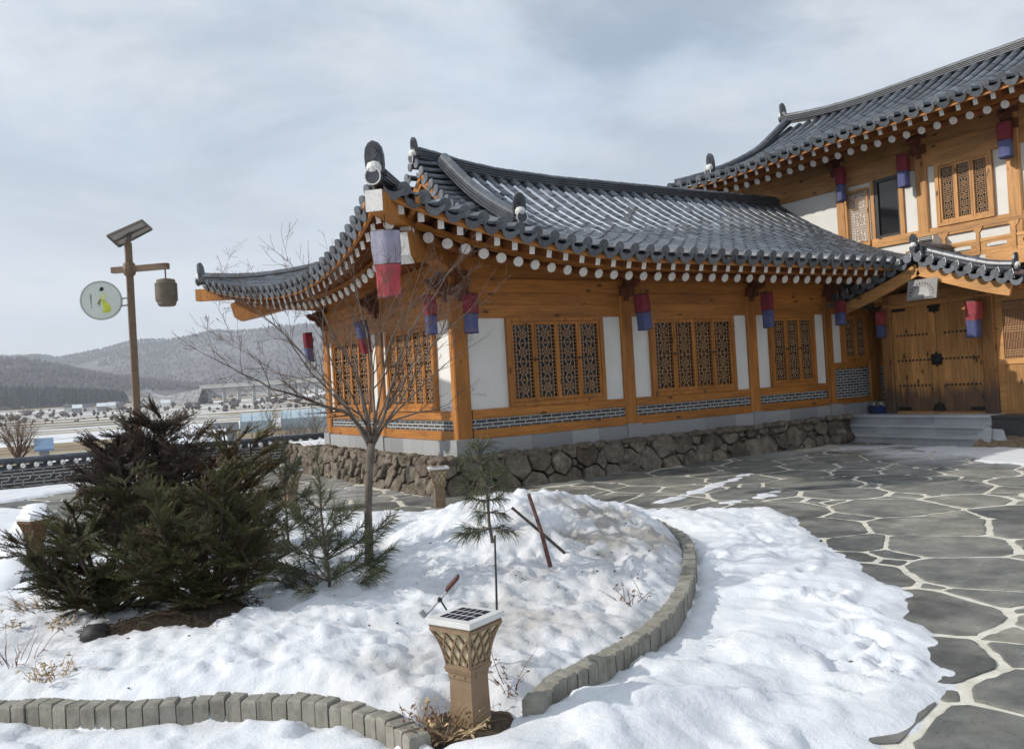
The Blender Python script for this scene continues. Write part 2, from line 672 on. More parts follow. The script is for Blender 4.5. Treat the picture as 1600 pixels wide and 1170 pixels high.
def tile_rows(mb, sl, rows, dend, dstart=None, step=.29, ends=True, chan=True, rng=None, first_chan=True, pitch=PITCH, R=.094, tongue=True):
    """convex rows, concave channels between them, discs and drip tongues at the eave"""
    rng = rng or rnd
    for i, u in enumerate(rows):
        de = sl.e(u)[0] if dstart is None else dstart(u)
        d1 = dend(u)
        if d1-de > .08:
            n = max(1, int(round((d1-de)/step)))
            ds = [de+(d1-de)*k/n for k in range(n+1)]
            for k in range(n):
                a, b = sl.P(u, ds[k], .008), sl.P(u, ds[k+1]+.02, .0)
                nn = sl.N(u, ds[k])
                r0 = R*rng.uniform(.995, 1.02)
                jl = sl.ud*rng.uniform(-.006, .006)
                vs = []
                for c, r in ((a, r0), (b, R*.965)):
                    for q in range(7):
                        an = PI*q/6
                        vs.append(c+jl+sl.ud*(r*math.cos(an))+nn*(r*1.05*math.sin(an)))
                tn = min(1, max(0, rng.gauss(.5, .2)))
                mb.add(vs, [(q, q+1, q+8, q+7) for q in range(6)]+[(6, 5, 4, 3, 2, 1, 0)], mat=0, tint=tn)
            if ends:
                a = sl.P(u, de, .03)
                out = (-sl.ind*.93-Z3*.30).normalized()
                ay = sl.ud.cross(out)
                if ay.z < 0: ay = -ay
                mb.plate(a+out*.012, sl.ud, ay, out, [(R*.93*math.cos(2*PI*q/14), R*.93*math.sin(2*PI*q/14)) for q in range(14)], .03, mat=1, tint=rng.random())
        if not chan: continue
        if i == len(rows)-1: continue
        uc = (u+rows[i+1])/2
        hw = (rows[i+1]-u)/2
        de = sl.e(uc)[0] if dstart is None else dstart(uc)
        d1 = dend(uc)
        if d1-de < .08: continue
        n = max(1, int(round((d1-de)/step)))
        ds = [de+(d1-de)*k/n for k in range(n+1)]
        for k in range(n):
            vs = []
            for c, lf in ((ds[k]-.01, .008), (ds[k+1], 0.0)):
                for du, dip in ((-1, .0), (-.55, -.045), (0, -.062), (.55, -.045), (1, .0)):
                    vs.append(sl.P(uc+du*hw, c, lf+dip+.01))
            tn = min(1, max(0, rng.gauss(.42, .18)))
            mb.add(vs, [(q, q+1, q+6, q+5) for q in range(4)], mat=0, tint=tn)
        if ends and tongue:
            a = sl.P(uc, de, -.015)
            out = (-sl.ind*.88-Z3*.45).normalized()
            ay = sl.ud.cross(out)
            if ay.z < 0: ay = -ay
            w = hw*.9
            poly = [(-w, .025), (-w*.55, -.022), (0, -.04), (w*.55, -.022), (w, .025), (w*.98, -.03), (w*.74, -.088), (w*.36, -.128), (0, -.142), (-w*.36, -.128), (-w*.74, -.088), (-w*.98, -.03)]
            mb.plate(a+out*.02, sl.ud, ay, out, poly, .022, mat=1, tint=rng.random())


def sheet(mb, P, us, vs, **k):
    n = len(vs)
    mb.add([P(u, v) for u in us for v in vs], [(i*n+j, i*n+j+1, (i+1)*n+j+1, (i+1)*n+j) for i in range(len(us)-1) for j in range(n-1)], **k)


def frange(a, b, st):
    n = max(1, int(round(abs(b-a)/st)))
    return [a+(b-a)*i/n for i in range(n+1)]


def ridge(mb, pts, w=.13, h=.24, cap=.075, lay=.045):
    """stack of flat tiles in layers with a round tile course on top"""
    prof_r = []
    n = max(2, int(round(h/lay)))
    for k in range(n):
        z0, z1 = h*k/n, h*(k+1)/n
        wi = w*(1-.18*k/n)
        prof_r += [(wi*.78, z0), (wi*.78, z0+(z1-z0)*.45), (wi, z0+(z1-z0)*.47), (wi, z1-.002)]
    top = [(cap*math.cos(a), h+cap*math.sin(a)) for a in [PI*q/8 for q in range(0, 9)]]
    right = prof_r
    left = [(-x, z) for x, z in reversed(prof_r)]
    mb.sweep(pts, right+top+left, mat=0, tint=.42)
    # round cap tiles with joints
    for a, b in zip(pts, pts[1:]):
        a, b = V(a), V(b)
        d = (b-a)
        m = max(1, int(d.length/.3))
        for q in range(m):
            p0, p1 = a+d*(q/m), a+d*((q+.93)/m)
            sd = d.cross(Z3).normalized()
            u2 = sd.cross(d).normalized()
            vs = []
            for p, r in ((p0, cap*1.16), (p1, cap*1.06)):
                for j in range(7):
                    an = PI*j/6
                    vs.append(p+u2*h+sd*(r*math.cos(an))+u2*(r*math.sin(an)))
            mb.add(vs, [(j, j+1, j+8, j+7) for j in range(6)]+[(6, 5, 4, 3, 2, 1, 0), (7, 8, 9, 10, 11, 12, 13)], mat=0, tint=rnd.gauss(.55, .15))


def finial(parent, p, out, size=1.0, name='ridge_end_tile', rim=True):
    """upright tombstone-shaped end tile over a round tile bedded in lime"""
    mb = MB()
    out = V(out).normalized()
    sd = out.cross(Z3).normalized()
    up = (Z3*.985+out*.12).normalized()
    w, h = .135*size, .44*size
    poly = [(-w*.86, 0), (w*.86, 0), (w, h*.25), (w*1.02, h*.55), (w*.86, h*.80), (w*.5, h*.95), (0, h*1.02), (-w*.5, h*.95), (-w*.86, h*.80), (-w*1.02, h*.55), (-w, h*.25)]
    o = V(p)+out*.02
    nrm = sd.cross(up)
    mb.plate(o, sd, up, nrm, poly, .055*size, mat=0, tint=.3)
    mb.plate(o+out*.03*size, sd, up, nrm, [(x*.78, h*.1+y*.8) for x, y in poly], .03*size, mat=0, tint=.15)
    for k in range(7):
        an = -1.1+2.2*k/6
        c = o+out*.048*size+up*h*.42
        tip = c+sd*(math.sin(an)*w*.62)+up*(math.cos(an)*h*.40)
        mb.tube([c, tip], [.012*size, .02*size], 5, mat=0, tint=.35)
    # bedding lime and round tile below
    mb.lathe(o+out*.05*size-up*.01, [(.02, -.02), (w*.72, .02), (w*.80, .09*size), (w*.6, .15*size), (.02, .17*size)], 12, axis=up, mat=1)
    mb.tube([o-out*.05-up*.05*size, o+out*.14*size-up*.06*size], [.095*size, .105*size], 14, mat=0, tint=.2)
    if rim:
        ring = [o+out*.145*size-up*.06*size+(sd*math.cos(a)+up*math.sin(a))*(.115*size) for a in [2*PI*q/16 for q in range(17)]]
        mb.tube(ring, .008, 4, cap=False, mat=1)
    return mb.build(name, [TILE, WHITEP], parent)


def rafter_mesh(name, square, mats, L=1.0):
    mb = MB()
    if square:
        mb.box(-.038, .038, 0, L, -.055, .055, mat=0)
        mb.box(-.040, .040, -.006, .004, -.057, .057, mat=1)
    else:
        mb.tube([(0, 0, 0), (0, L, 0)], .070, 12, mat=0)
        mb.lathe((0, .004, 0), [(.073, 0), (.073, .010), (.067, .014)], 14, axis=(0, -1, 0), mat=1)
    return mb.mesh(name, mats, False)


def frame_mat(p, q, origin, roll_up=Z3):
    """matrix: local +Y runs p -> q (scaled to the length), Z up"""
    d = V(q)-V(p)
    L = d.length
    d.normalize()
    sx = d.cross(roll_up).normalized()
    sz = sx.cross(d)
    m = Matrix((sx, d*L, sz)).transposed().to_4x4()
    m.translation = V(p)-origin
    return m


def eave_wood(sl, us, parent, wmat, meshes, din, zin, fan=None, u0=None, u1=None):
    """round rafters, square flying rafters, boards and fascias under one eave"""
    org = parent.location
    fan = fan or (lambda u: u)
    def rend(u): return sl.E(u, .54, -.285)
    def rin(u):
        p = sl.o+sl.ud*fan(u)+sl.ind*din
        p.z = zin
        return p
    def fend(u): return sl.E(u, .17, -.18)
    def fin_(u):
        a = rend(u)
        b = rin(u)
        d = (b-a).normalized()
        e = a+d*.30
        e.z += .20
        return e
    for u in us:
        link('round_rafter', meshes[0], parent, frame_mat(rend(u), rin(u), org))
        link('flying_rafter', meshes[1], parent, frame_mat(fend(u), fin_(u), org))
    a = us[0]-.2 if u0 is None else u0
    b = us[-1]+.2 if u1 is None else u1
    ul = frange(a, b, .15)
    mb = MB()
    def Pb(u, v):
        p = lerp(rend(u)-sl.ind*.02, rin(u), v)
        p.z += .078
        return p
    sheet(mb, Pb, ul, [0, .5, 1], tint=.35)
    def Pa(u, v):
        p = lerp(sl.E(u, .03, -.105), fin_(u), v)
        p.z += .0 if v == 0 else .06
        return p
    sheet(mb, Pa, ul, [0, 1], tint=.4)
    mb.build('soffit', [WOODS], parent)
    mb = MB()
    mb.sweep([sl.E(u, .075, -.115) for u in ul], [(-.022, -.035), (.022, -.035), (.022, .045), (-.022, .045)], tint=.55)
    mb.sweep([rend(u)+sl.ind*.03+Z3*.118 for u in ul], [(-.03, -.04), (.03, -.04), (.03, .04), (-.03, .04)], tint=.6)
    mb.build('eave_board', [wmat], parent)


# ================================================================== the single-storey house
HOUSE = empty('hanok_house', (0, 0, 0), 'long single-storey house with tiled hip roof and white panels on a low stone wall', 'house')
EX = 1.7


def kcurve(u, a, L, ex): return max(0.0, (a-u)/L)**ex


def e_front(u):
    return (-1.5-.52*kcurve(u, 3.0, 5.15, 2.2), 3.43+.68*kcurve(u, 3.0, 5.15, 2.0))


def e_left(u):          # u = -Y ; Y runs -2.15 .. 7.65, symmetric about 2.75
    y = -u
    y = y if y < 2.75 else 5.5-y
    k = max(0.0, (3.0-y)/5.15)
    return (-1.5-.52*k**2.2, 3.43+.68*k**2.0)


def zr_main(u):
    return 5.42+.28*max(0.0, (3.2-u)/2.2)**2 if u > 1.0 else 5.42+.28


ZR = 5.46
RIDGE_Z = [(.95, .29), (1.3, .24), (1.8, .14), (2.6, .05), (4, 0), (20, 0)]
SF = Slope((0, 0, 0), (1, 0, 0), (0, 1, 0), e_front, 2.75, lambda u: ZR+(interp(RIDGE_Z, u) if u > 1.25 else 0.0))
SLF = Slope((0, 0, 0), (0, -1, 0), (1, 0, 0), e_left, 2.75, lambda u: ZR)
SB = Slope((0, 5.5, 0), (-1, 0, 0), (0, -1, 0), lambda u: e_front(-u), 2.75, lambda u: ZR)
XG = 1.30           # verge / descending ridge line

mb = MB()
rows = [-1.88+PITCH*i for i in range(37)]
tile_rows(mb, SF, rows, lambda u: 2.72 if u > XG-.32 else max(u-.02, SF.e(u)[0]+.01), rng=random.Random(1))
rows2 = [rows[-1]+PITCH*i for i in range(6)]
tile_rows(mb, SF, rows2, lambda u: 2.72, dstart=lambda u: -.9, ends=False, rng=random.Random(3))
lrows = [-7.38+PITCH*i for i in range(32)]+[1.88]
def lend(u):
    y = -u
    y = y if y < 2.75 else 5.5-y
    return min(XG+.1, y-.02)
tile_rows(mb, SLF, lrows, lend, rng=random.Random(2))
# rear slope: plain courses
sheet(mb, lambda u, d: SB.P(u, d), frange(-10.4, -XG+.3, .3), frange(-1.5, 2.75, .3), mat=0, tint=.45)
sheet(mb, lambda u, t: SB.P(u, lerp(SB.e(u)[0], max(-u, SB.e(u)[0]+.01), t)), frange(-XG+.0, 2.1, .2), frange(0, 1, .2), mat=0, tint=.45)
HROOF = mb.build('tiled_roof', [TILE, TILEEND], HOUSE)

# verge tiles: short rows lying along X with their round ends toward the gable
mb = MB()
def verge(side):
    n = 9
    rng = random.Random(5)
    for i in range(n):
        y = 1.18+(2.62-1.18)*i/(n-1)
        z = SF.z(3.0, y)+.03+.16*((i/(n-1))**2)
        yy = y if side > 0 else 5.5-y
        for k in range(2):
            x0, x1 = .86+.26*k, 1.16+.26*k
            vs = []
            for x, r in ((x0, .080), (x1, .072)):
                for q in range(9):
                    a = PI*q/8
                    vs.append((x, yy+r*math.cos(a), z+.03+r*1.05*math.sin(a)))
            mb.add(vs, [(q, q+1, q+10, q+9) for q in range(8)], mat=0, tint=rng.uniform(.3, .7))
        mb.plate(V((.85, yy, z+.045)), V((0, 1, 0)), Z3, V((1, 0, 0)), [(.084*math.cos(2*PI*q/14), .084*math.sin(2*PI*q/14)) for q in range(14)], .03, mat=1, tint=rng.random())
        if i < n-1:
            y2 = y+.09
            y2 = y2 if side > 0 else 5.5-y2
            z2 = z+.03
            mb.plate(V((.845, y2, z2+.0)), V((0, 1, 0)), Z3, V((1, 0, 0)), [(-.09, .02), (0, -.03), (.09, .02), (.085, -.05), (.04, -.10), (-.04, -.10), (-.085, -.05)], .022, mat=1, tint=rng.random())
verge(1)
verge(-1)
mb.build('verge_tiles', [TILE, TILEEND], HOUSE)

# ridges and their end tiles
def ridge_part(parent, name, pts, **k):
    m = MB()
    ridge(m, pts, **k)
    return m.build(name, [TILE], parent)
ridge_part(HOUSE, 'main_ridge', [V((x, 2.75, ZR-.02+interp(RIDGE_Z, x))) for x in (.95, 1.2, 1.5, 1.8, 2.2, 2.6, 3.2, 4, 5, 6, 7, 8, 9, 10.52)], w=.16, h=.18, cap=.07)
finial(HOUSE, (.93, 2.75, ZR+.34), (-1, 0, .0), .80)
DR = [V((1.28+.06*(1-t), lerp(2.55, .02, t), 0)) for t in [i/9 for i in range(10)]]
for p in DR: p.z = SF.z(1.3, p.y)+.05+.04*sstep(1.2, 2.7, p.y)
ridge_part(HOUSE, 'descending_ridge', DR, w=.12, h=.15, cap=.075)
finial(HOUSE, DR[-1]+V((0, -.03, .13)), (-.12, -1, 0), .80)
DR2 = [V((p.x, 5.5-p.y, p.z)) for p in DR]
ridge_part(HOUSE, 'descending_ridge', DR2, w=.12, h=.15, cap=.075)
def hip_pts(far):
    out = []
    for i in range(11):
        t = lerp(-1.93, 1.05, i/10)
        z = SF.z(t, t)-.03+.03*sstep(-1.0, -1.95, t)
        out.append(V((t, 5.5-t if far else t, z)))
    return out
for far in (False, True):
    hp = hip_pts(far)
    ridge_part(HOUSE, 'hip_ridge', hp, w=.13, h=.135, cap=.07)
    finial(HOUSE, hp[0]+V((0, 0, .08)), (-1, 1 if far else -1, .0), .86 if not far else .80)

# gable boards of pine under the verge
mb = MB()
gz = lambda y: SF.z(3.0, y if y < 2.75 else 5.5-y)
ys = frange(1.0, 4.5, .25)
n = len(ys)
mb.add([(1.42, y, gz(y)+.0) for y in ys]+[(1.42, y, 4.35) for y in ys], [(i, i+1, n+i+1, n+i) for i in range(n-1)], tint=.6)
for yy in (lambda y: y, lambda y: 5.5-y):
    mb.sweep([V((1.02, yy(y), gz(y)-.06)) for y in frange(1.0, 2.75, .2)], [(-.03, -.12), (.03, -.12), (.03, .07), (-.03, .07)], tint=.7)
mb.build('gable_board', [WOOD[1]], HOUSE)

# snow left in the channels of the front slope
mb = MB()
rng = random.Random(11)
for i in range(len(rows)-1):
    uc = (rows[i]+rows[i+1])/2
    if not 1.5 < uc < 8.0: continue
    top = 2.45
    bot = interp([(1.5, -.5), (2.5, .15), (4, .55), (6, .9), (7.4, 1.7)], uc)+rng.uniform(-.25, .25)
    d = bot
    seg = [bot]
    while d < top:
        d += rng.uniform(.12, .25)
        seg.append(min(d, top))
    wl = [rng.uniform(.45, .85) for _ in seg]
    wl[0], wl[-1] = .1, .25
    for j in range(len(seg)-1):
        if rng.random() < .08: continue
        vs = []
        for q in (j, j+1):
            for du, lf in ((-.55*wl[q], -.03), (-.1, .005), (.22, .030), (.30+.45*wl[q], .052), (.42+.5*wl[q], .02)):
                vs.append(SF.P(uc+du*.13, seg[q], lf+.016))
        mb.add(vs, [(q, q+1, q+6, q+5) for q in range(4)])
tag(mb.build('snow_patch', [SNOWC], HROOF, True), kind='stuff')

# woodwork under the eaves
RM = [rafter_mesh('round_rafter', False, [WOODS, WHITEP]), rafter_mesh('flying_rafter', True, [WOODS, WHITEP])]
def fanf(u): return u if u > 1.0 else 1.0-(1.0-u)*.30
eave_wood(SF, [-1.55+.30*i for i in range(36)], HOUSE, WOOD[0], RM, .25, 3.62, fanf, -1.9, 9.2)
def fanl(u):
    y = -u
    if y < 1.0: return -(1.0-(1.0-y)*.30)
    if y > 4.5: return -(4.5+(y-4.5)*.30)
    return u
eave_wood(SLF, [-7.05+.30*i for i in range(29)], HOUSE, WOOD[1], RM, .25, 3.62, fanl, -7.4, 1.9)
# hip beams at the two corners: long upper one over a shorter lower one, white ends
def hip_beam(parent, far):
    c = 1 if far else -1
    y0 = 5.5 if far else 0
    dg = V((-1, c, 0)).normalized()
    sd = dg.cross(Z3)
    o = V((0, y0, 0))
    mb = MB()
    a0, a1 = o+dg*2.86, o+dg*.0
    a0.z, a1.z = 3.80, 3.70
    mb.bar(a0, a1, .20, .24, mat=0)
    mb.bar(a0+dg*.008, a0-dg*.002, .21, .25, mat=1)
    # lower beam with a slanted white nose
    L = [(-.1, .17), (1.93, .14), (2.06, .10), (1.98, -.18), (1.85, -.26), (1.45, -.20), (.9, -.10), (-.1, -.2)]
    b = o+V((0, 0, 3.45))
    pts = [(x, z) for x, z in L]
    mb.plate(b, dg, Z3, sd, pts, .20, mat=0)
    nose = [(2.062, .10), (1.985, -.18), (1.855, -.265)]
    for (x0, z0), (x1, z1) in zip(nose, nose[1:]):
        mb.bar(b+dg*(x0+.004)+Z3*z0, b+dg*(x1+.004)+Z3*z1, .205, .012, up=dg, mat=1)
    mb.build('hip_beam', [WOOD[2], WHITEP], parent)
hip_beam(HOUSE, False)
hip_beam(HOUSE, True)

# ------------------------------------------------------------------ walls of the house
def column(parent, x0, x1, y0, y1, z0, z1, m=None, name='column'):
    mb = MB()
    c = .018
    prof = [(x0+c, y0), (x1-c, y0), (x1, y0+c), (x1, y1-c), (x1-c, y1), (x0+c, y1), (x0, y1-c), (x0, y0+c)]
    n = 8
    mb.add([(x, y, z) for z in (z0, z1) for x, y in prof], [(i, (i+1) % n, n+(i+1) % n, n+i) for i in range(n)]+[tuple(range(n-1, -1, -1)), tuple(range(n, 2*n))], tint=rnd.uniform(.35, .65))
    return mb.build(name, [m or WOOD[2]], parent)


def lattice(mb, o, ax, az, nrm, w, h, nv=5, motifs=3, mat=0, bar=.0085):
    """square grid with star rosettes"""
    cw = w/(nv+1)
    nh = max(3, int(round(h/cw)))
    ch = h/nh
    th = .0032
    mc = [(nh*(k+.5)/motifs) for k in range(motifs)]
    rr = 2.15
    def bar_(x0, y0, x1, y1):
        a = o+ax*x0+az*y0
        b = o+ax*x1+az*y1
        mb.bar(a, b, bar, th*2, up=nrm, mat=mat)
    cx = (nv+1)/2
    for i in range(1, nv+1):
        y = 0.0
        for c in mc:
            if abs(i-cx) < 1.6:
                bar_(i*cw, y, i*cw, (c-rr)*ch+ (0 if abs(i-cx) < .6 else .3*ch))
                y = (c+rr)*ch-(0 if abs(i-cx) < .6 else .3*ch)
        bar_(i*cw, y, i*cw, h)
    for j in range(1, nh):
        inm = any(abs(j-c) < 1.6 for c in mc)
        if inm:
            bar_(0, j*ch, (cx-rr)*cw, j*ch)
            bar_((cx+rr)*cw, j*ch, w, j*ch)
        else:
            bar_(0, j*ch, w, j*ch)
    for c in mc:
        x, y = cx*cw, c*ch
        for q in range(8):
            a = PI/4*q+PI/8
            r1 = rr*min(cw, ch)*1.12
            bar_(x+math.cos(a)*.35*cw, y+math.sin(a)*.35*ch, x+math.cos(a)*r1, y+math.sin(a)*r1)
        pts = [(x+math.cos(PI/4*q+PI/8)*rr*.60*cw, y+math.sin(PI/4*q+PI/8)*rr*.60*ch) for q in range(8)]
        for q in range(8):
            bar_(*pts[q], *pts[(q+1) % 8])
        pts = [(x+math.cos(PI/4*q)*.38*cw, y+math.sin(PI/4*q)*.38*ch) for q in range(8)]
        for q in range(8):
            bar_(*pts[q], *pts[(q+1) % 8])


def window(parent, o, ax, nrm, w, h, ns, wm, motifs=4, name='lattice_window', knob_pairs=(), fr=.075, lat=None, glass=True, nv=5):
    """frame, lattice sashes with glass behind; o = lower left corner on the wall plane, ax along the wall, nrm outward"""
    az = Z3
    mf = MB()
    def fb(x0, x1, z0, z1, d0, d1, mbx, **k):
        c = o+ax*((x0+x1)/2)+az*((z0+z1)/2)+nrm*((d0+d1)/2)
        mbx.obox(c, ax*((x1-x0)/2), nrm*((d1-d0)/2), az*((z1-z0)/2), **k)
    fb(0, fr, 0, h, -.02, .055, mf, tint=.5)
    fb(w-fr, w, 0, h, -.02, .055, mf, tint=.45)
    fb(fr, w-fr, h-fr*.8, h, -.02, .053, mf, tint=.5)
    fb(fr, w-fr, 0, fr*.8, -.02, .058, mf, tint=.55)
    f = mf.build(name, [wm], parent)
    iw = w-2*fr
    sw = iw/ns
    if glass:
        mg = MB()
        fb(fr, w-fr, fr*.8, h-fr*.8, -.03, -.012, mg)
        mg.build('pane', [GLASS], f, origin=parent.location)
    for k in range(ns):
        x0 = fr+k*sw
        st = .042
        ms = MB()
        z0, z1 = fr*.8+.004, h-fr*.8-.004
        pj = .006*(k % 2)
        fb(x0+.002, x0+st, z0, z1, .0+pj, .034+pj, ms, tint=.6)
        fb(x0+sw-st, x0+sw-.002, z0, z1, .0+pj, .034+pj, ms, tint=.5)
        fb(x0+st, x0+sw-st, z0, z0+.06, .0+pj, .032+pj, ms, tint=.5)
        fb(x0+st, x0+sw-st, z1-.05, z1, .0+pj, .032+pj, ms, tint=.5)
        s = ms.build('sash', [wm], f, origin=parent.location)
        ml = MB()
        lattice(ml, o+ax*(x0+st)+az*(z0+.06)+nrm*(.016+pj), ax, az, nrm, sw-2*st, z1-.05-z0-.06, nv, motifs)
        ml.build('lattice', [lat or LATT], f, origin=parent.location)
    for kp in knob_pairs:
        mk = MB()
        for dx in (-.025, .025):
            c = o+ax*(fr+kp*sw+dx)+az*(h*.52)+nrm*.04
            mk.lathe(c, [(.013, 0), (.018, .008), (.008, .012), (.006, .03), (.014, .034), (.012, .042)], 10, axis=nrm)
        mk.build('knob', [IRON], f, origin=parent.location)
    return f


# front wall (plane Y = 0, outward -Y)
CX = [(.0, .25), (3.205, 3.455), (6.245, 6.495), (8.46, 8.70)]
bays = [(.25, 3.205), (3.455, 6.245), (6.495, 8.46)]
for i, (a, b) in enumerate(CX):
    if i: column(HOUSE, a, b, -.035, .2, .775, 3.05)
column(HOUSE, -.035, .235, -.035, .105, .775, 3.05)
g = MB()
rng = random.Random(3)
x = -.06
while x < 9.9:
    w = rng.uniform(.55, .9)
    g.box(x+.002, min(x+w, 9.95)-.002, -.075, .2, .50, .755, tint=rng.random())
    x += w
y = .20
while y < 5.65:
    w = rng.uniform(.30, .5)
    g.box(-.075, .2, y+.002, min(y+w, 5.68)-.002, .50, .752, tint=rng.random())
    y += w
for a, b in CX[1:]: g.box(a-.03, b+.03, -.095, .15, .50, .777, tint=.5)
g.box(-.095, .27, -.095, .27, .50, .777, tint=.6)
for yc in (2.785, 5.5): g.box(-.095, .15, yc-.15, yc+.15, .50, .777, tint=.55)
g.build('granite_base', [GRANITE_D], HOUSE)

class Beams:
    """every beam its own part"""
    def __init__(s, parent, mat, name='wall_beam'): s.p, s.mt, s.nm = parent, mat, name
    def box(s, *a, **k):
        m = MB()
        m.box(*a, **k)
        return m.build(s.nm, [s.mt], s.p)
    def build(s, *a): pass


class Bands(Beams):
    pass
beams, bricks = Beams(HOUSE, WOOD[0]), Bands(HOUSE, BRICK[0], 'brick_band')
tn = lambda: rnd.uniform(.35, .7)
for (a, b) in bays:
    beams.box(a, b, -.02, .12, .757, .90, tint=tn())
    bricks.box(a, b, .005, .1, .90, 1.066)
    beams.box(a, b, -.025, .12, 1.066, 1.205, tint=tn())
    beams.box(a, b, -.015, .12, 2.59, 2.79, tint=tn())
    beams.box(a, b, .0, .12, 2.793, 2.98, tint=tn())
    beams.box(a, b, -.03, .12, 2.983, 3.19, tint=tn())
    beams.box(a, b, .01, .12, 3.193, 3.62, tint=tn())
for a, b in CX: beams.box(a, b, -.02, .12, 3.05, 3.62, tint=.5)
beams.build('wall_beam', [WOOD[0]], HOUSE)
WIN = [(.92, 2.80, 4, (1, 3)), (3.83, 5.87, 4, (1, 3)), (6.83, 8.13, 3, (1, 2))]
for (a, b), (w0, w1, ns, kp) in zip(bays, WIN):
    for p0, p1 in ((a, w0), (w1, b)):
        m = MB()
        m.box(p0, p1, .02, .1, 1.205, 2.59)
        m.build('wall_panel', [PLASTER], HOUSE)
    window(HOUSE, V((w0, 0, 1.205)), V((1, 0, 0)), V((0, -1, 0)), w1-w0, 1.385, ns, WOOD[2], 4, knob_pairs=kp)
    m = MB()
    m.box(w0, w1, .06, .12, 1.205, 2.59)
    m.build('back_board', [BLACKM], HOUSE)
bricks.build('brick_band', [BRICK[0]], HOUSE)
# last short bay beside the gate: white strip, dark window, brick below, then the corner post
beams = Beams(HOUSE, WOOD[0])
beams.box(8.70, 9.83, -.02, .12, .757, .87, tint=.3)
beams.box(8.70, 9.83, -.02, .12, 1.47, 1.60, tint=.3)
beams.box(8.70, 9.83, -.015, .12, 2.59, 3.62, tint=.3)
beams.build('wall_beam', [WOOD[0]], HOUSE)
m = MB(); m.box(8.70, 9.83, .005, .1, .87, 1.47); m.build('brick_band', [BRICK[0]], HOUSE)
m = MB(); m.box(8.70, 8.98, .02, .1, 1.60, 2.59); m.build('wall_panel', [PLASTER], HOUSE)
window(HOUSE, V((8.98, 0, 1.60)), V((1, 0, 0)), V((0, -1, 0)), .85, .99, 2, WOOD[2], 3)
m = MB(); m.box(8.98, 9.83, .06, .12, 1.6, 2.59); m.build('back_board', [BLACKM], HOUSE)
column(HOUSE, 9.83, 10.05, -.04, .2, .5, 3.3)
m = MB(); m.box(10.05, 10.5, .0, .14, .5, 3.62, tint=.2); m.build('wall_board', [WOOD[2]], HOUSE)
m = MB(); m.box(8.7, 10.5, .1, .4, .0, .52); m.build('footing', [GRANITE], HOUSE)

# left wall (plane X = 0, outward -X); u along +Y
CY = [(2.66, 2.91), (5.38, 5.63)]
for a, b in CY: column(HOUSE, -.035, .2, a, b, .775, 3.05)
lb = [(.105, 2.66), (2.91, 5.38)]
beams, bricks = Beams(HOUSE, WOOD[1]), Bands(HOUSE, BRICK[1], 'brick_band')
for (a, b) in lb:
    beams.box(-.02, .12, a, b, .757, .90, tint=tn())
    bricks.box(.005, .1, a, b, .90, 1.066)
    beams.box(-.025, .12, a, b, 1.066, 1.205, tint=tn())
    beams.box(-.015, .12, a, b, 2.59, 2.79, tint=tn())
    beams.box(.0, .12, a, b, 2.793, 2.98, tint=tn())
    beams.box(-.03, .12, a, b, 2.983, 3.19, tint=tn())
    beams.box(.01, .12, a, b, 3.193, 3.62, tint=tn())
for a, b in CY+[(-.03, .105)]: beams.box(-.02, .12, a, b, 3.05, 3.615, tint=.5)
beams.build('wall_beam', [WOOD[1]], HOUSE)
bricks.build('brick_band', [BRICK[1]], HOUSE)
for (a, b), (w0, w1, ns) in zip(lb, [(.60, 2.42, 5), (3.20, 5.08, 4)]):
    for p0, p1 in ((a, w0), (w1, b)):
        m = MB()
        m.box(.02, .1, p0, p1, 1.205, 2.59)
        m.build('wall_panel', [PLASTER], HOUSE)
    window(HOUSE, V((0, w1, 1.205)), V((0, -1, 0)), V((-1, 0, 0)), w1-w0, 1.385, ns, WOOD[2], 4, nv=4)
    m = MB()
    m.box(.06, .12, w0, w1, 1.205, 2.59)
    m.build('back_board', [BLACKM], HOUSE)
# hidden sides closed with plain plaster
m = MB()
m.box(.2, 10.2, 5.42, 5.6, .5, 3.6)
m.box(9.9, 10.1, .2, 5.42, .5, 3.6)
m.build('rear_wall', [PLASTER], HOUSE)
# carved bracket arms at the column heads
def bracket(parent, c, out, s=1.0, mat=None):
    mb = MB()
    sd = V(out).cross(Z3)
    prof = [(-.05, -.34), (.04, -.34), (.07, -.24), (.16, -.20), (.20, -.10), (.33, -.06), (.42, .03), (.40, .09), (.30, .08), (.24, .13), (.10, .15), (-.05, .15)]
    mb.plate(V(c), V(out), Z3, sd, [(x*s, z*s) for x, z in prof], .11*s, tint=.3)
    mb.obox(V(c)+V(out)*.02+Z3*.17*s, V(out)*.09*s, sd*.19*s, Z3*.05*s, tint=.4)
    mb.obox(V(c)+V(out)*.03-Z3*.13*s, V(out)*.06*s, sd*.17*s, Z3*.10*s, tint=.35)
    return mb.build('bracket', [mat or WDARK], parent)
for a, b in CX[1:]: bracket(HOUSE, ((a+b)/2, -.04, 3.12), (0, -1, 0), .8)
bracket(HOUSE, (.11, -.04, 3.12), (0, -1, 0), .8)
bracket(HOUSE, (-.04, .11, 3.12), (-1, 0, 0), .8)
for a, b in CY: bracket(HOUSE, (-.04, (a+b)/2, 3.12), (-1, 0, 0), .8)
def on_plane(px, py, axis, val):
    d = FWD + RT*((px-800)/F) - UP*((py-585)/F)
    return EYEPOS + d*((val-EYEPOS[axis])/d[axis])


# ================================================================== the two-storey wing
WING = empty('two_storey_hanok', (10.5, -1.0, 0), 'taller two-storey wooden house behind, with upper windows and a balcony rail', 'house')
XW = 10.5


def e_wing(u):
    k = max(0.0, (-u-2.0)/3.0)
    k2 = max(0.0, (u-1.5)/4.0)
    return (-1.5-.22*k**2.4, 6.25-.02*max(0, -u)+.08*k**1.8+.07*k2**1.6)


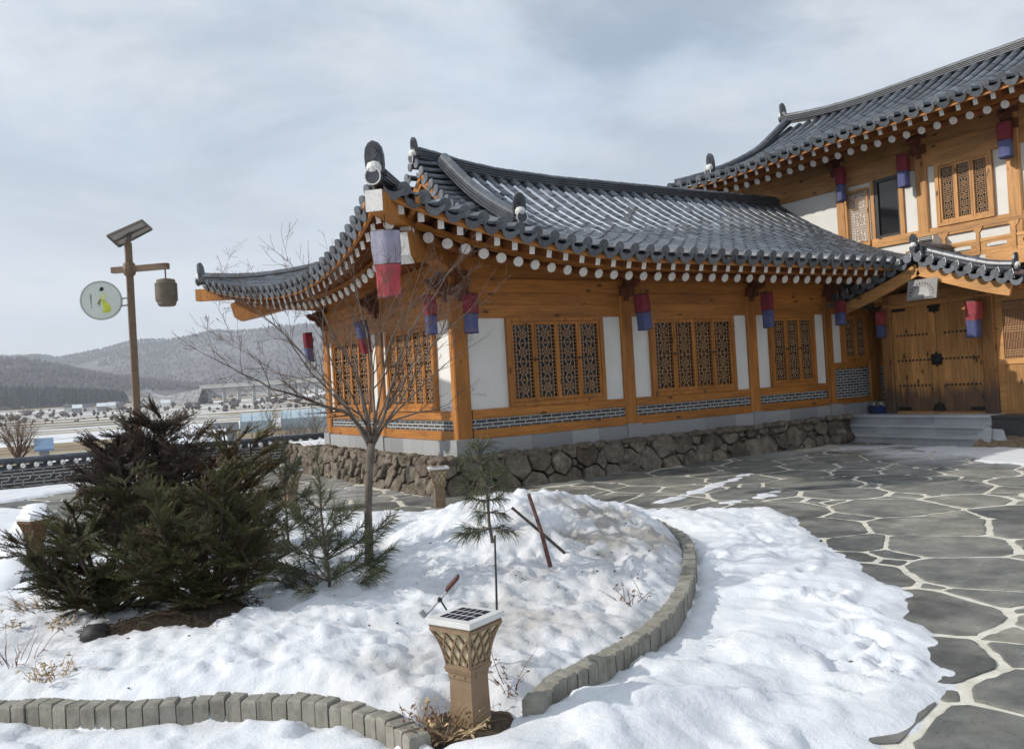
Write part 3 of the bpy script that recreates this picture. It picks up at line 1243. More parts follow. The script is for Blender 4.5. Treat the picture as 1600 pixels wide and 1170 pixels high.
ZRW = 7.92
SW = Slope((XW, 0, 0), (0, -1, 0), (1, 0, 0), e_wing, 2.25, lambda u: ZRW)
mb = MB()
wrows = [-4.6+PITCH*i for i in range(36)]
tile_rows(mb, SW, wrows, lambda u: 2.25 if u > -4.1 else max(SW.e(u)[0]+.02, 3.7+u), rng=random.Random(21))
for x0, x1 in ((XW+2.25, XW+6.1),):
    sheet(mb, lambda u, d: V((x0+d, -u, lerp(ZRW, 6.2, d/3.8))), frange(-4.1, 6, .5), frange(0, 3.8, .4), mat=0, tint=.45)
mb.build('tiled_roof', [TILE, TILEEND], WING)
RW = [V((XW+2.25, y, ZRW-.03+.26*max(0, (y-1.2)/3.0)**2+.05*max(0, (-y-2)/3)**2)) for y in frange(4.15, -6.2, .6)]
ridge_part(WING, 'main_ridge', RW, w=.18, h=.17)
finial(WING, RW[0]+V((0, .03, .20)), (0, 1, 0), .85)
DW = [V((XW+d, 4.02, SW.z(-4.0, d)+.04+.15*sstep(.8, 2.2, d))) for d in frange(2.2, -.72, .3)]
ridge_part(WING, 'descending_ridge', DW, w=.12, h=.10)
finial(WING, DW[-1]+V((-.03, 0, .12)), (-1, .1, 0), .95)
HW = [V((XW+d, 3.7-d, SW.z(-(3.7-d), d)+.05)) for d in frange(-1.2, -.3, .3)]
ridge_part(WING, 'hip_ridge', HW, w=.12, h=.06)
mbg = MB()
mbg.box(XW, XW+4.5, 3.9, 4.0, 6.3, 6.8)
mbg.add([(XW+.2, 3.98, 6.7), (XW+4.3, 3.98, 6.7), (XW+2.25, 3.98, ZRW)], [(0, 1, 2)])
mbg.build('gable_board', [WOODU[0]], WING)
RMW = [rafter_mesh('round_rafter', False, [WOODS, WHITEP]), rafter_mesh('flying_rafter', True, [WOODS, WHITEP])]
eave_wood(SW, [-4.0+.315*i for i in range(30)], WING, WOOD[1], RMW, .2, 6.45, None, -4.65, 5.6)

Yv = V((0, -1, 0))
NX = V((-1, 0, 0))
def wbox(m, ya, yb, z0, z1, d0, d1, **k):
    m.box(XW-d1, XW-d0, min(ya, yb), max(ya, yb), z0, z1, **k)
WC = [(1.02, .80), (-.90, -1.14), (-2.72, -2.97), (-4.6, -4.84)]
for i, (a, b) in enumerate(WC):
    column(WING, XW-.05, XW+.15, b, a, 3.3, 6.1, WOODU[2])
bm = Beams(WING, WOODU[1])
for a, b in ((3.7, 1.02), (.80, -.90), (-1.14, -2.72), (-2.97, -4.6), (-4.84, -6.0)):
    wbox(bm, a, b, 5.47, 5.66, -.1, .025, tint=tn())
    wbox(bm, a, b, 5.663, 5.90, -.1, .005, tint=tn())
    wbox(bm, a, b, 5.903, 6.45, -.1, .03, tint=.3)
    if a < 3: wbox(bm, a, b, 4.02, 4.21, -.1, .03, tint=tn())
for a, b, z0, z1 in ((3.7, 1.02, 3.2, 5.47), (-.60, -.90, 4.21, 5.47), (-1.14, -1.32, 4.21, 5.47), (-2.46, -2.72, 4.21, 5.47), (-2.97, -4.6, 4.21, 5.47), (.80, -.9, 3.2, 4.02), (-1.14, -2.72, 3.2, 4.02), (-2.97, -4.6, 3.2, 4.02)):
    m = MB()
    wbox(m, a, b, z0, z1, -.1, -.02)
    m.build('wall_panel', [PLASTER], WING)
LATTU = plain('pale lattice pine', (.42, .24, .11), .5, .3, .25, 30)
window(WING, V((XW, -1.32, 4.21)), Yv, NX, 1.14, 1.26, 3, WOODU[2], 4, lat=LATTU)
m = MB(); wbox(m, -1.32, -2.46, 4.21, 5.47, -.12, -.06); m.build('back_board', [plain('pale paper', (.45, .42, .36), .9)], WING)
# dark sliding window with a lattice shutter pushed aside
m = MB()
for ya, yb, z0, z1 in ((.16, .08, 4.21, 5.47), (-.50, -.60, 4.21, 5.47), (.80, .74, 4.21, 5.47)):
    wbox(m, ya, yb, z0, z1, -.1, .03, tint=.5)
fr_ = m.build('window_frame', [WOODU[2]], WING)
m = MB()
for ya, yb, z0, z1 in ((.08, .0, 4.21, 5.47), (-.46, -.50, 4.21, 5.47), (.0, -.46, 5.40, 5.47), (.0, -.46, 4.21, 4.27)):
    wbox(m, ya, yb, z0, z1, -.06, .01)
dw = m.build('dark_window', [BLACKM], WING)
m = MB(); wbox(m, .74, .16, 4.21, 5.47, -.1, -.02); m.build('wall_panel', [PLASTER], WING)
m = MB(); wbox(m, .0, -.46, 4.27, 5.40, -.06, -.03); m.build('pane', [GLASS], dw, origin=WING.location)
m = MB()
y0, y1 = .78, .20
for a, b, z0, z1 in ((y0, y0-.045, 4.10, 5.36), (y1+.045, y1, 4.10, 5.36), (y0-.045, y1+.045, 4.10, 4.16), (y0-.045, y1+.045, 5.31, 5.36)):
    wbox(m, a, b, z0, z1, .035, .07, tint=.6)
sh = m.build('lattice_shutter', [WOODU[2]], WING)
m = MB()
lattice(m, V((XW-.052, y0-.045, 4.16)), Yv, Z3, NX, .49, 1.15, 8, 3)
m.build('lattice', [LATTU], sh, origin=WING.location)
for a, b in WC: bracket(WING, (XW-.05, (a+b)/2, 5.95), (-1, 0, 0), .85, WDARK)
# ground floor wall behind the gate, and closing walls
m = MB()
m.box(XW, XW+.2, -6, -.02, 0, 3.2)
m.box(XW+.12, XW+.3, -6, 3.7, 3.2, 6.4)
m.build('rear_wall', [PLASTER], WING)
m = MB(); m.box(XW-.02, XW+4.5, 3.72, 4.4, 3.0, 6.3, tint=.3); m.build('end_wall', [WOODU[0]], WING)
# balcony
XB = 9.92
m = MB()
for z0, z1, d in ((3.985, 4.045, .03), (3.70, 3.755, .02), (3.46, 3.52, .02)):
    m.box(XB-d, XB+d, -6.0, -.95, z0, z1, tint=tn())
m.box(XB-.04, XB+.03, -6.0, -2.55, 3.20, 3.46, tint=.6)
m.box(XB+.03, XW, -6.0, -1.0, 3.22, 3.27, tint=.4)
RAIL = m.build('balcony_rail', [WOODU[1]], WING)
for y in (-1.12, -1.76, -2.42, -3.08, -3.74):
    m = MB()
    # lotus-shaped carved post between the rails
    prof = [(-.03, 0), (.03, 0), (.036, .06), (.025, .10), (.05, .135), (.085, .185), (.10, .225), (.04, .232), (-.04, .232), (-.10, .225), (-.085, .185), (-.05, .135), (-.025, .10), (-.036, .06)]
    m.plate(V((XB, y, 3.755)), V((0, 1, 0)), Z3, V((1, 0, 0)), prof, .05, tint=.5)
    m.box(XB-.035, XB+.035, y-.035, y+.035, 3.46, 3.76, tint=.5)
    m.build('lotus_post', [WOODU[2]], RAIL, origin=WING.location)
for ya, yb in ((-1.76, -2.42), (-2.42, -3.08), (-3.08, -3.74)):
    # board with one long oval opening
    m = MB()
    a, b = ya-.04, yb+.04
    c, hw, hh = (a+b)/2, .19, .045
    z0, z1, zc = 3.52, 3.70, 3.615
    N = 24
    inner = [(c+hw*max(-1, min(1, 1.25*math.cos(2*PI*q/N))), zc+hh*math.sin(2*PI*q/N)) for q in range(N)]
    outer = []
    for y_, z_ in inner:
        dy, dz = (y_-c)/((a-b)/2), (z_-zc)/((z1-z0)/2)
        s_ = 1/max(abs(dy), abs(dz), 1e-6)
        outer.append((c+(y_-c)*s_, zc+(z_-zc)*s_ if abs((zc+(z_-zc)*s_)-zc) < .2 else z_))
    vs = [(XB+dx, y_, z_) for dx in (-.012, .012) for y_, z_ in inner+outer]
    n = N
    fs = []
    for q in range(n):
        k2 = (q+1) % n
        fs += [(q, k2, n+k2, n+q), (2*n+q, 3*n+q, 3*n+k2, 2*n+k2), (q, 2*n+q, 2*n+k2, k2)]
    m.add(vs, fs, tint=.55)
    m.build('pierced_board', [WOODU[1]], RAIL, origin=WING.location)
m = MB()
m.box(10.12, 10.38, -1.42, -1.02, 3.76, 4.06, mat=0)
m.box(10.105, 10.12, -1.38, -1.12, 3.80, 4.02, mat=1)
for k in range(6): m.box(10.10, 10.106, -1.38, -1.12, 3.81+.035*k, 3.822+.035*k, mat=0)
AC = m.build('air_conditioner', [WHITEP, IRON], None)
tag(AC, 'small white box unit tucked between the upper wall and the balcony rail', 'air conditioner')

# ================================================================== the gate porch
GATE = empty('gate_porch', (9.7, -1.65, .51), 'tile-gabled entrance porch with closed studded double doors above grey stone steps', 'gate')
XD, XF = 9.7, 8.7
YA = -1.9
def rake(y):
    s = abs(y-YA)/1.70
    return 2.83+.60*((1-s)*.80+.20*(1-s)**2)+.05*max(0, s-.75)
# posts and beams
for a, b in ((-.22, -.44), (-2.26, -2.50)):
    column(GATE, XD-.10, XD+.14, b, a, .50, 2.86, wood('gate post', (.34, .16, .052), 2, .5, True, .5, wear=.22) if a > -1 else bpy.data.materials['gate post'], 'post')
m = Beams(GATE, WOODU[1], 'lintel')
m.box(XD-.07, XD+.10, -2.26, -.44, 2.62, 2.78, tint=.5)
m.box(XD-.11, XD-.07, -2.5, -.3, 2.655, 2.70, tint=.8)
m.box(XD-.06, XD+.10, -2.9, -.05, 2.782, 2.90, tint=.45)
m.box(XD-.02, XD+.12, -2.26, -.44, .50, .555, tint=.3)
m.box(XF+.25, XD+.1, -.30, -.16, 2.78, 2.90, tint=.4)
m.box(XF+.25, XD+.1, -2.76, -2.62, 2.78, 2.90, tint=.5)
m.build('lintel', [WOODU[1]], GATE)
m = MB()
ys = frange(-.03, -3.2, .15)
n = len(ys)
m.add([(XD+.02, y, rake(y)-.12) for y in ys]+[(XD+.02, y, 2.86) for y in ys], [(i, i+1, n+i+1, n+i) for i in range(n-1)], tint=.4)
m.build('gable_board', [WOODU[1]], GATE)
_m = MB()
_m.lathe((0, 0, 0), [(.022, 0), (.021, .008), (.013, .018), (.002, .021)], 10, axis=NX)
STUD = _m.mesh('door_stud', [IRON], True)
# door leaves with planks and three rows of studs
for hinge, meet in ((-.44, -1.35), (-2.26, -1.35)):
    sgn = 1 if meet > hinge else -1
    m = MB()
    w = abs(meet-hinge)
    e = [0, .10, .25, .38, .52, .64, .80, w-.008]
    for k in range(7):
        y0, y1 = hinge+sgn*(e[k]+.002), hinge+sgn*(e[k+1]-.002)
        m.box(XD-.02-(.012 if k in (0,) else 0)-.003*(k % 2), XD+.035, min(y0, y1), max(y0, y1), .565, 2.615, tint=rnd.choice([.15, .35, .5, .75, .9]))
    if sgn < 0:
        m.box(XD-.042, XD-.025, meet-.005, meet-.005+.11, .60, 2.615, tint=1.0)
    leaf = m.build('door_leaf', [DOORW], GATE)
    for z in (1.06, 1.56, 2.06):
        for k in range(9):
            y = hinge+sgn*(.10+.078*k)
            link('door_stud', STUD, leaf, Matrix.Translation(V((XD-.025, y, z))-GATE.location))
    y0, y1 = hinge+sgn*.01, hinge+sgn*.30
    for z0, z1 in ((2.545, 2.605), (.575, .64)):
        m = MB()
        m.box(XD-.034, XD-.02, min(y0, y1), max(y0, y1), z0, z1)
        m.build('hinge_plate', [IRON], leaf, origin=GATE.location)
def rosette(z, r, half=False):
    m = MB()
    c = V((XD-.048, -1.35, z))
    sd = V((0, 1, 0))
    N = 48
    poly = []
    for q in range(N):
        a = 2*PI*q/N
        rr = r*(1+.14*math.cos(8*a))
        y, zz = rr*math.cos(a), rr*math.sin(a)
        if half == 1: zz = min(zz, .03)
        if half == 2: zz = max(zz, -.03)
        poly.append((y, zz))
    m.plate(c, sd, Z3, NX, poly, .012)
    if not half:
        m.lathe(c+NX*.006, [(r*.55, 0), (r*.45, .02), (r*.15, .035), (.002, .038)], 16, axis=NX)
        for s in (-1, 1):
            ring = [c+NX*.045+V((0, s*.035, -.03))+V((0, .032*math.cos(t), .045*math.sin(t))) for t in [2*PI*q/14 for q in range(15)]]
            m.tube(ring, .007, 6, cap=False)
    return m.build('iron_rosette', [IRON], GATE)
rosette(1.56, .125)
rosette(2.58, .12, 1)
rosette(.60, .12, 2)
# side screen right of the gate: slatted window over a plank panel
m = MB()
for y0, y1, z0, z1 in ((-2.50, -2.62, .50, 2.78), (-3.25, -3.40, .5, 2.78), (-2.62, -3.25, 1.40, 1.50), (-2.62, -3.25, 2.55, 2.78), (-2.62, -3.25, .5, .58)):
    m.box(XD-.02, XD+.06, y1, y0, z0, z1, tint=tn())
SCR = m.build('side_screen', [WOODU[1]], GATE)
m = MB(); m.box(XD+.0, XD+.04, -3.25, -2.62, .58, 1.40); m.build('screen_panel', [WOODU[2]], SCR, origin=GATE.location)
m = MB()
for k in range(22): m.box(XD+.0, XD+.014, -2.635-.0275*k-.008, -2.635-.0275*k, 1.50, 2.55)
for z in (1.56, 1.60, 1.64, 1.98, 2.02, 2.06, 2.40, 2.44, 2.48): m.box(XD-.004, XD+.0, -3.25, -2.62, z, z+.012)
m.build('lattice', [LATT], SCR, origin=GATE.location)
m = MB(); m.box(XD+.03, XD+.05, -3.25, -2.62, 1.50, 2.55); m.build('back_board', [WDARK], SCR, origin=GATE.location)
m = MB()
m.box(XD+.0, XD+.1, -6.0, -3.40, .5, 2.9, tint=.4)
m.build('plank_wall', [WOODU[1]], GATE)
# bargeboards
for s, lit in ((1, 0), (-1, 1)):
    m = MB()
    pts = [V((XF+.10, YA+s*t, rake(YA+s*t)-.19)) for t in frange(0, 1.64, .12)]
    m.sweep(pts, [(-.025, -.10), (.025, -.10), (.025, .11), (-.025, .11)], side=V((1, 0, 0)), tint=.6)
    e = pts[-1]
    m.build('bargeboard', [WOODU[1]], GATE)
# roof slopes
GS = [Slope((0, YA, 0), (1, 0, 0), (0, 1, 0), lambda u: (-1.78, rake(YA-1.78)), 0, lambda u: rake(YA)+.02, a=.8),
      Slope((0, YA, 0), (-1, 0, 0), (0, -1, 0), lambda u: (-1.78, rake(YA-1.78)), 0, lambda u: rake(YA)+.02, a=.8)]
m = MB()
tile_rows(m, GS[0], [9.02+.24*i for i in range(16)], lambda u: -.02, rng=random.Random(31))
tile_rows(m, GS[1], [-10.46+.24*i for i in range(7)], lambda u: -.02, rng=random.Random(32))
sheet(m, lambda u, d: GS[0].P(u, d, -.05), [XF+.05, 10.5], frange(-1.75, 0, .2), mat=0, tint=.3)
sheet(m, lambda u, d: GS[1].P(u, d, -.05), [-10.5, -XF-.05], frange(-1.75, 0, .2), mat=0, tint=.3)
m.build('tiled_roof', [TILE, TILEEND], GATE)
m = MB()
sheet(m, lambda u, d: GS[0].P(u, d, -.10), [XF+.12, 10.5], frange(-1.7, 0, .2), tint=.4)
sheet(m, lambda u, d: GS[1].P(u, d, -.10), [-10.5, -XF-.12], frange(-1.7, 0, .2), tint=.4)
m.box(XF+.2, 13, YA-1.74, YA-1.70, rake(YA-1.78)-.15, rake(YA-1.78)-.06, tint=.5)
m.build('soffit', [WOODS], GATE)
m = MB()
rng = random.Random(8)
for s in (1, -1):
    nv = 8
    for i in range(nv):
        y = YA+s*(.10+.23*i)
        z = rake(y)+.05
        vs = []
        for x, r in ((XF-.06, .078), (XF+.30, .07)):
            for q in range(9):
                a = PI*q/8
                vs.append((x, y+r*math.cos(a), z+r*1.05*math.sin(a)))
        m.add(vs, [(q, q+1, q+10, q+9) for q in range(8)], mat=0, tint=rng.uniform(.3, .7))
        m.plate(V((XF-.07, y, z)), V((0, 1, 0)), Z3, V((1, 0, 0)), [(.078*math.cos(2*PI*q/14), .078*math.sin(2*PI*q/14)) for q in range(14)], .03, mat=1, tint=rng.random())
        y2 = y+s*.115
        m.plate(V((XF-.075, y2, rake(y2)+.0)), V((0, 1, 0)), Z3, V((1, 0, 0)), [(-.105, .04), (-.05, .0), (0, -.015), (.05, .0), (.105, .04), (.10, -.03), (.06, -.085), (0, -.105), (-.06, -.085), (-.10, -.03)], .022, mat=1, tint=rng.random())
        # bent wire that pins the verge tile
        m.tube([(XF-.05, y, z+.08), (XF-.06, y-.05, z+.11), (XF-.09, y-.085, z+.02)], .006, 4, mat=2)
m.build('verge_tiles', [TILE, TILEEND, WHITEP], GATE)
for s in (1, -1):
    pts = [V((XF+.22, YA+s*t, rake(YA+s*t)+.09)) for t in frange(.0, 1.64, .2)]
    for k, p in enumerate(pts): p.z += .05*sstep(1.2, 1.75, abs(p.y-YA))
    ridge_part(GATE, 'verge_ridge', pts, w=.12, h=.10, cap=.065)
    finial(GATE, pts[-1]+V((0, 0, .06)), (0, s, 0), .55, rim=False)
ridge_part(GATE, 'main_ridge', [V((x, YA, rake(YA)+.06)) for x in (XF+.05, 9.2, 9.84)], w=.13, h=.17, cap=.075)
finial(GATE, V((XF+.03, YA, rake(YA)+.22)), (-1, 0, 0), .55, rim=False)

for _o in list(GATE.children):
    if _o.name.split('.')[0] in ('post', 'lintel', 'gable_board', 'door_leaf', 'iron_rosette', 'side_screen', 'plank_wall'): _o.location.y -= .27

# plaque on the gable: pale board with a fan of rays under an arc of letters
PLP = on_plane(1441, 452, 0, XF-.02)
PL = empty('name_plaque', PLP, 'square grey plaque with a pale fan and curved lettering under the porch gable', 'plaque')
m = MB()
o = PLP.copy()
ya, za = V((0, -1, 0)), V((.22, 0, .975)).normalized()
nn = ya.cross(za)
if nn.x > 0: nn = -nn
m.obox(o, ya*.29, za*.19, nn*.012)
m.build('board', [plain('grey plaque paint', (.25, .24, .23), .6, .3, .15, 10)], PL)
m = MB()
c = o-za*.15+nn*.014
PN = 14
m.plate(c, ya, za, nn, [(.02*math.cos(PI*q/PN), .02*math.sin(PI*q/PN)) for q in range(PN+1)]+[(-.17*1.0*math.cos(PI*q/PN), .19*math.sin(PI*q/PN)) for q in range(PN+1)], .004)
m.build('fan', [plain('dull white paint', (.36, .35, .335), .6, .3, .15, 10)], PL)
m = MB()
for k in range(13):
    a = PI*(.06+.88*k/12)
    d = ya*math.cos(a)+za*math.sin(a)
    t = ya*-math.sin(a)+za*math.cos(a)
    p = c+nn*.004+ya*(math.cos(a)*.235)+za*(math.sin(a)*.265)
    m.obox(p, d*.020, t*.005, nn*.002)
    if k % 3: m.obox(p+d*.008, d*.004, t*.013, nn*.002)
    if k % 2: m.obox(p-d*.010, d*.004, t*.012, nn*.002)
for k in range(6):
    m.obox(o+nn*.016-za*.165+ya*(.09+.025*k), ya*.008, za*.012, nn*.002)
m.build('lettering', [IRON], PL)

# corner between the house and the gate: post, brick below, boards above
m = MB(); m.box(10.22, 10.45, -.80, .0, .5, 1.47); m.build('brick_infill', [BRICK[1]], GATE)
m = MB(); m.box(10.24, 10.45, -.80, .0, 1.47, 3.3, tint=.2); m.build('infill_board', [WOOD[2]], GATE)
# steps
ST = empty('stone_steps', (8.9, -1.5, 0), 'three pale granite steps with a wide landing leading up to the wooden gate', 'steps')
rng = random.Random(4)
for k, (x0, z0) in enumerate(((8.60, 0), (8.89, .17), (9.18, .34))):
    m = MB()
    y = -2.86
    x1 = x0+.40 if k < 2 else 10.5
    while y < .18:
        w = rng.uniform(.8, 1.25)
        y1 = min(y+w, .20)
        m.box(x0, x1, y+.002, y1-.002, z0-.05, z0+.128, tint=rng.uniform(.35, .7))
        m.box(x0-.035, x1, y+.002, y1-.002, z0+.128, z0+.17, tint=rng.uniform(.75, .95))  # nosing tinted paler than the riser: light on the step edges painted in
        y = y1
    m.build('step', [GRANITE], ST)
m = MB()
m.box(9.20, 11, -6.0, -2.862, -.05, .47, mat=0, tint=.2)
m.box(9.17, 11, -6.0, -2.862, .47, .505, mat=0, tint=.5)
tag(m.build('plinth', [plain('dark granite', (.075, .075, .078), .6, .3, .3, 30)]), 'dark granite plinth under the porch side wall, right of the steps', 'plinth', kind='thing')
for k, (y, x, lean, w) in enumerate(((-2.98, 8.66, .62, .26), (-3.22, 8.74, .5, .36))):
    m = MB()
    a = V((x, y, .0))
    upv = V((.45, .18*(k+1), .42)).normalized()
    sdv = V((-.25, -1, 0)).normalized()
    nv = sdv.cross(upv).normalized()
    m.obox(a+upv*.22, sdv*(w/2), upv*.24, nv*.022, tint=.6)
    tag(m.build('stone_slab', [GRANITE], None), ['narrow pale stone slab leaning against the right end of the steps', 'wider pale stone slab leaning beside the dark granite plinth'][k], 'slab')

# blue basin with rags beside the door
B = V((9.70, -.32, .51))
BAS = empty('plastic_basin', B, 'blue plastic basin heaped with pale rags in the corner beside the gate', 'basin')
m = MB()
m.lathe(B, [(.17, 0), (.20, .02), (.235, .15), (.25, .155), (.235, .145), (.19, .03), (.02, .025)], 24)
m.build('bowl', [plain('blue plastic', (.03, .055, .16), .4, .4, .1, 10)], BAS, True)
m = MB()
rng = random.Random(6)
for k in range(9):
    c = B+V((rng.uniform(-.12, .12), rng.uniform(-.12, .12), .15+rng.uniform(0, .06)))
    m.lathe(c, [(.01, -.03), (rng.uniform(.05, .09), 0), (.04, rng.uniform(.02, .05)), (.005, .06)], 7, axis=(rng.uniform(-.6, .6), rng.uniform(-.6, .6), 1))
m.build('rags', [plain('grey rags', (.33, .30, .27), .95, .1, .4, 20)], BAS)

# ================================================================== cloth lanterns
def lantern(p, h, w, top, bot, tilt, yaw, label, split=.5, cord=.12, flare=1.0):
    L = empty('cloth_lantern', p, label, 'lantern', 'red and blue cloth lanterns under the eaves')
    L.rotation_euler = (tilt[0], tilt[1], yaw)
    N = 28
    sd_ = (p.x*7.3+p.y*3.1) % 9
    def ring(t):
        k = (1+(flare-1)*t)*(1-.05*math.cos(t*9))
        out = []
        for q in range(N):
            a_ = 2*PI*(q+.5)/N
            c_, s_ = math.cos(a_), math.sin(a_)
            rr = 1/max(abs(c_), abs(s_))
            rr = min(rr, 1.24)*(1+.035*math.cos(7*a_+sd_)*(.3+t)+.05*nz(a_*1.3+sd_, t*3))
            out.append(V((w/2*k*rr*c_, w/2*k*rr*s_, -h*t*(1+.012*nz(a_*2, sd_)))))
        return out
    def skin(ts):
        m = MB()
        vs = [q for t in ts for q in ring(t)]
        m.add(vs, [(i*N+j, i*N+(j+1) % N, (i+1)*N+(j+1) % N, (i+1)*N+j) for i in range(len(ts)-1) for j in range(N)])
        return m
    def ob(m, name, mat, par=L, sm=False):
        o = bpy.data.objects.new(name, m.mesh(name, mat, sm))
        COL.objects.link(o)
        o.parent = par
        return o
    ts = [split*i/5 for i in range(6)]
    m = skin(ts)
    m.add(ring(.0), [tuple(range(N))])
    ob(m, 'upper_cloth', top, L, True)
    ob(skin([split+(1-split)*i/5 for i in range(6)]), 'lower_cloth', bot, L, True)
    m = MB()
    for t in (.004, split, .985):
        r = ring(t)
        m.tube(r+[r[0]], .006, 4, cap=False)
    ob(m, 'wire_frame', IRON)
    m = MB()
    m.tube([(0, 0, 0), (0, 0, cord)], .004, 4)
    ob(m, 'cord', IRON)
    return L

RB = (RED, BLUE)
LN = [
    # pixel (x, top, bottom), plane axis, plane value, width px, materials, tilt, label
    (735, 460, 521, 1, -.40, 23, RB, (0, .0), 'red over blue cloth lantern at the sunless side of the corner post'),
    (1001, 460, 516, 1, -.40, 24, RB, (.03, -.16), 'tilted red over blue lantern between the first and second front windows'),
    (1197, 457, 512, 1, -.40, 20, RB, (.02, -.12), 'red over blue lantern between the second and third front windows'),
    (1312, 470, 508, 1, -.40, 18, RB, (0, .03), 'shaded lantern in the dark corner left of the gate, mostly blue showing'),
    (671, 462, 523, 0, -.45, 20, RB, (0, 0), 'red over blue lantern on the sunny left wall beside the corner post'),
    (563, 502, 553, 0, -.45, 20, (BLUE, RED), (.05, -.18), 'lantern hung blue over red behind the bare tree branches'),
    (480, 520, 566, 0, -.45, 15, RB, (0, -.05), 'farthest lantern, red over blue, at the far end of the left wall'),
    (1375, 487, 528, 0, 9.55, 16, (PINKRED, BLUE), (0, 0), 'short pink over blue lantern on the left gate post'),
    (1521, 470, 527, 0, 9.30, 24, (PINKRED, BLUE), (.10, -.12), 'sunlit pink over blue lantern swinging before the right gate post'),
    (1312, 262, 315, 0, 10.25, 15, RB, (0, 0), 'upper-storey lantern, red over blue, above the lattice shutter'),
    (1410, 243, 293, 0, 10.25, 19, RB, (0, .05), 'upper-storey red over blue lantern beside the dark sliding window'),
    (1569, 192, 247, 0, 10.25, 23, RB, (0, 0), 'upper-storey red over blue lantern right of the three-sash window'),
]
for (x, t, b, ax, val, wpx, mm, tilt, lab) in LN:
    p = on_plane(x, t, ax, val)
    dep = (p-EYEPOS).dot(FWD)
    lantern(p, (b-t)*dep/F, wpx*dep/F*.86, mm[0], mm[1], (tilt[0]+.03*nz(x*.37, 1), tilt[1]+.05*nz(x*.41, 2)), (.35 if ax == 1 else .1)+.5*nz(x*.3, 7), lab, .5 if ax else .52, .25, .90+.1*nz(x*.2, 4))
p = at(602, 360, 10.2)
lantern(p, .80, .30, PALEBLUE, PINKRED, (.05, -.10), .5, 'large faded violet over pink lantern hanging from the corner hip beam', .50, .3, .74)
# ================================================================== irregular stone patterns
def scatter(x0, x1, y0, y1, radii, rng, inside=None, tries=4000):
    """dart throwing with mixed radii, large first"""
    pts = []
    cell = {}
    cs = max(r for r, _ in radii)*2
    for r, n in radii:
        for _ in range(n):
            x, y = rng.uniform(x0, x1), rng.uniform(y0, y1)
            if inside and not inside(x, y): continue
            rr = r*rng.uniform(.82, 1.18)
            ci, cj = int(math.floor(x/cs)), int(math.floor(y/cs))
            ok = True
            for i in (-1, 0, 1):
                for j in (-1, 0, 1):
                    for (a, b, c) in cell.get((ci+i, cj+j), ()):
                        if (a-x)**2+(b-y)**2 < ((c+rr)*.74)**2:
                            ok = False
                            break
                    if not ok: break
                if not ok: break
            if ok:
                cell.setdefault((ci, cj), []).append((x, y, rr))
                pts.append((x, y, rr))
    return pts


def clip(poly, nx, ny, c):
    """keep the side n.p <= c"""
    out = []
    n = len(poly)
    for i in range(n):
        a, b = poly[i], poly[(i+1) % n]
        da, db = nx*a[0]+ny*a[1]-c, nx*b[0]+ny*b[1]-c
        if da <= 0: out.append(a)
        if (da < 0 < db) or (db < 0 < da):
            t = da/(da-db)
            out.append((a[0]+(b[0]-a[0])*t, a[1]+(b[1]-a[1])*t))
    return out


def cells(pts, box, gap):
    """power diagram cells, each already pulled in by half the joint"""
    R = max(p[2] for p in pts)
    res = []
    cs = R*2.2
    grid = {}
    for p in pts: grid.setdefault((int(p[0]//cs), int(p[1]//cs)), []).append(p)
    for (x, y, r) in pts:
        k = cs*1.4
        poly = [(max(box[0], x-k), max(box[2], y-k)), (min(box[1], x+k), max(box[2], y-k)), (min(box[1], x+k), min(box[3], y+k)), (max(box[0], x-k), min(box[3], y+k))]
        ci, cj = int(x//cs), int(y//cs)
        for i in (-2, -1, 0, 1, 2):
            for j in (-2, -1, 0, 1, 2):
                for (a, b, q) in grid.get((ci+i, cj+j), ()):
                    dx, dy = a-x, b-y
                    d2 = dx*dx+dy*dy
                    if d2 < 1e-9 or d2 > (2.3*cs)**2: continue
                    d = math.sqrt(d2)
                    m = (d2+r*r-q*q)/(2*d)-gap/2
                    nx, ny = dx/d, dy/d
                    poly = clip(poly, nx, ny, nx*x+ny*y+m)
                    if len(poly) < 3: break
                if len(poly) < 3: break
            if len(poly) < 3: break
        if len(poly) >= 3:
            A = abs(sum(p[0]*q[1]-q[0]*p[1] for p, q in zip(poly, poly[1:]+poly[:1])))/2
            if A > .15*r*r: res.append((poly, r))
    return res


def soften(poly, seg, amp, seed, rnds=1, cut=.10):
    """cut corners and let the edges wander"""
    for _ in range(rnds):
        out = []
        n = len(poly)
        for i in range(n):
            a, b = poly[i], poly[(i+1) % n]
            out += [(a[0]*(1-cut)+b[0]*cut, a[1]*(1-cut)+b[1]*cut), (a[0]*cut+b[0]*(1-cut), a[1]*cut+b[1]*(1-cut))]
        poly = out
    out = []
    n = len(poly)
    for i in range(n):
        a, b = poly[i], poly[(i+1) % n]
        L = math.hypot(b[0]-a[0], b[1]-a[1])
        k = max(1, int(L/seg))
        for q in range(k):
            x, y = lerp(a[0], b[0], q/k), lerp(a[1], b[1], q/k)
            out.append((x+amp*nz(x/seg*.7, y/seg*.7, seed), y+amp*nz(x/seg*.7, y/seg*.7, seed+9.3)))
    return out


def inset(poly, k, d):
    cx = sum(p[0] for p in poly)/len(poly)
    cy = sum(p[1] for p in poly)/len(poly)
    out = []
    for x, y in poly:
        L = math.hypot(x-cx, y-cy)+1e-9
        s_ = max(.1, (L-d)/L)*k
        out.append((cx+(x-cx)*s_, cy+(y-cy)*s_))
    return out, (cx, cy)


def in_poly(x, y, poly):
    c = False
    n = len(poly)
    j = n-1
    for i in range(n):
        xi, yi = poly[i]
        xj, yj = poly[j]
        if (yi > y) != (yj > y) and x < (xj-xi)*(y-yi)/(yj-yi)+xi: c = not c
        j = i
    return c


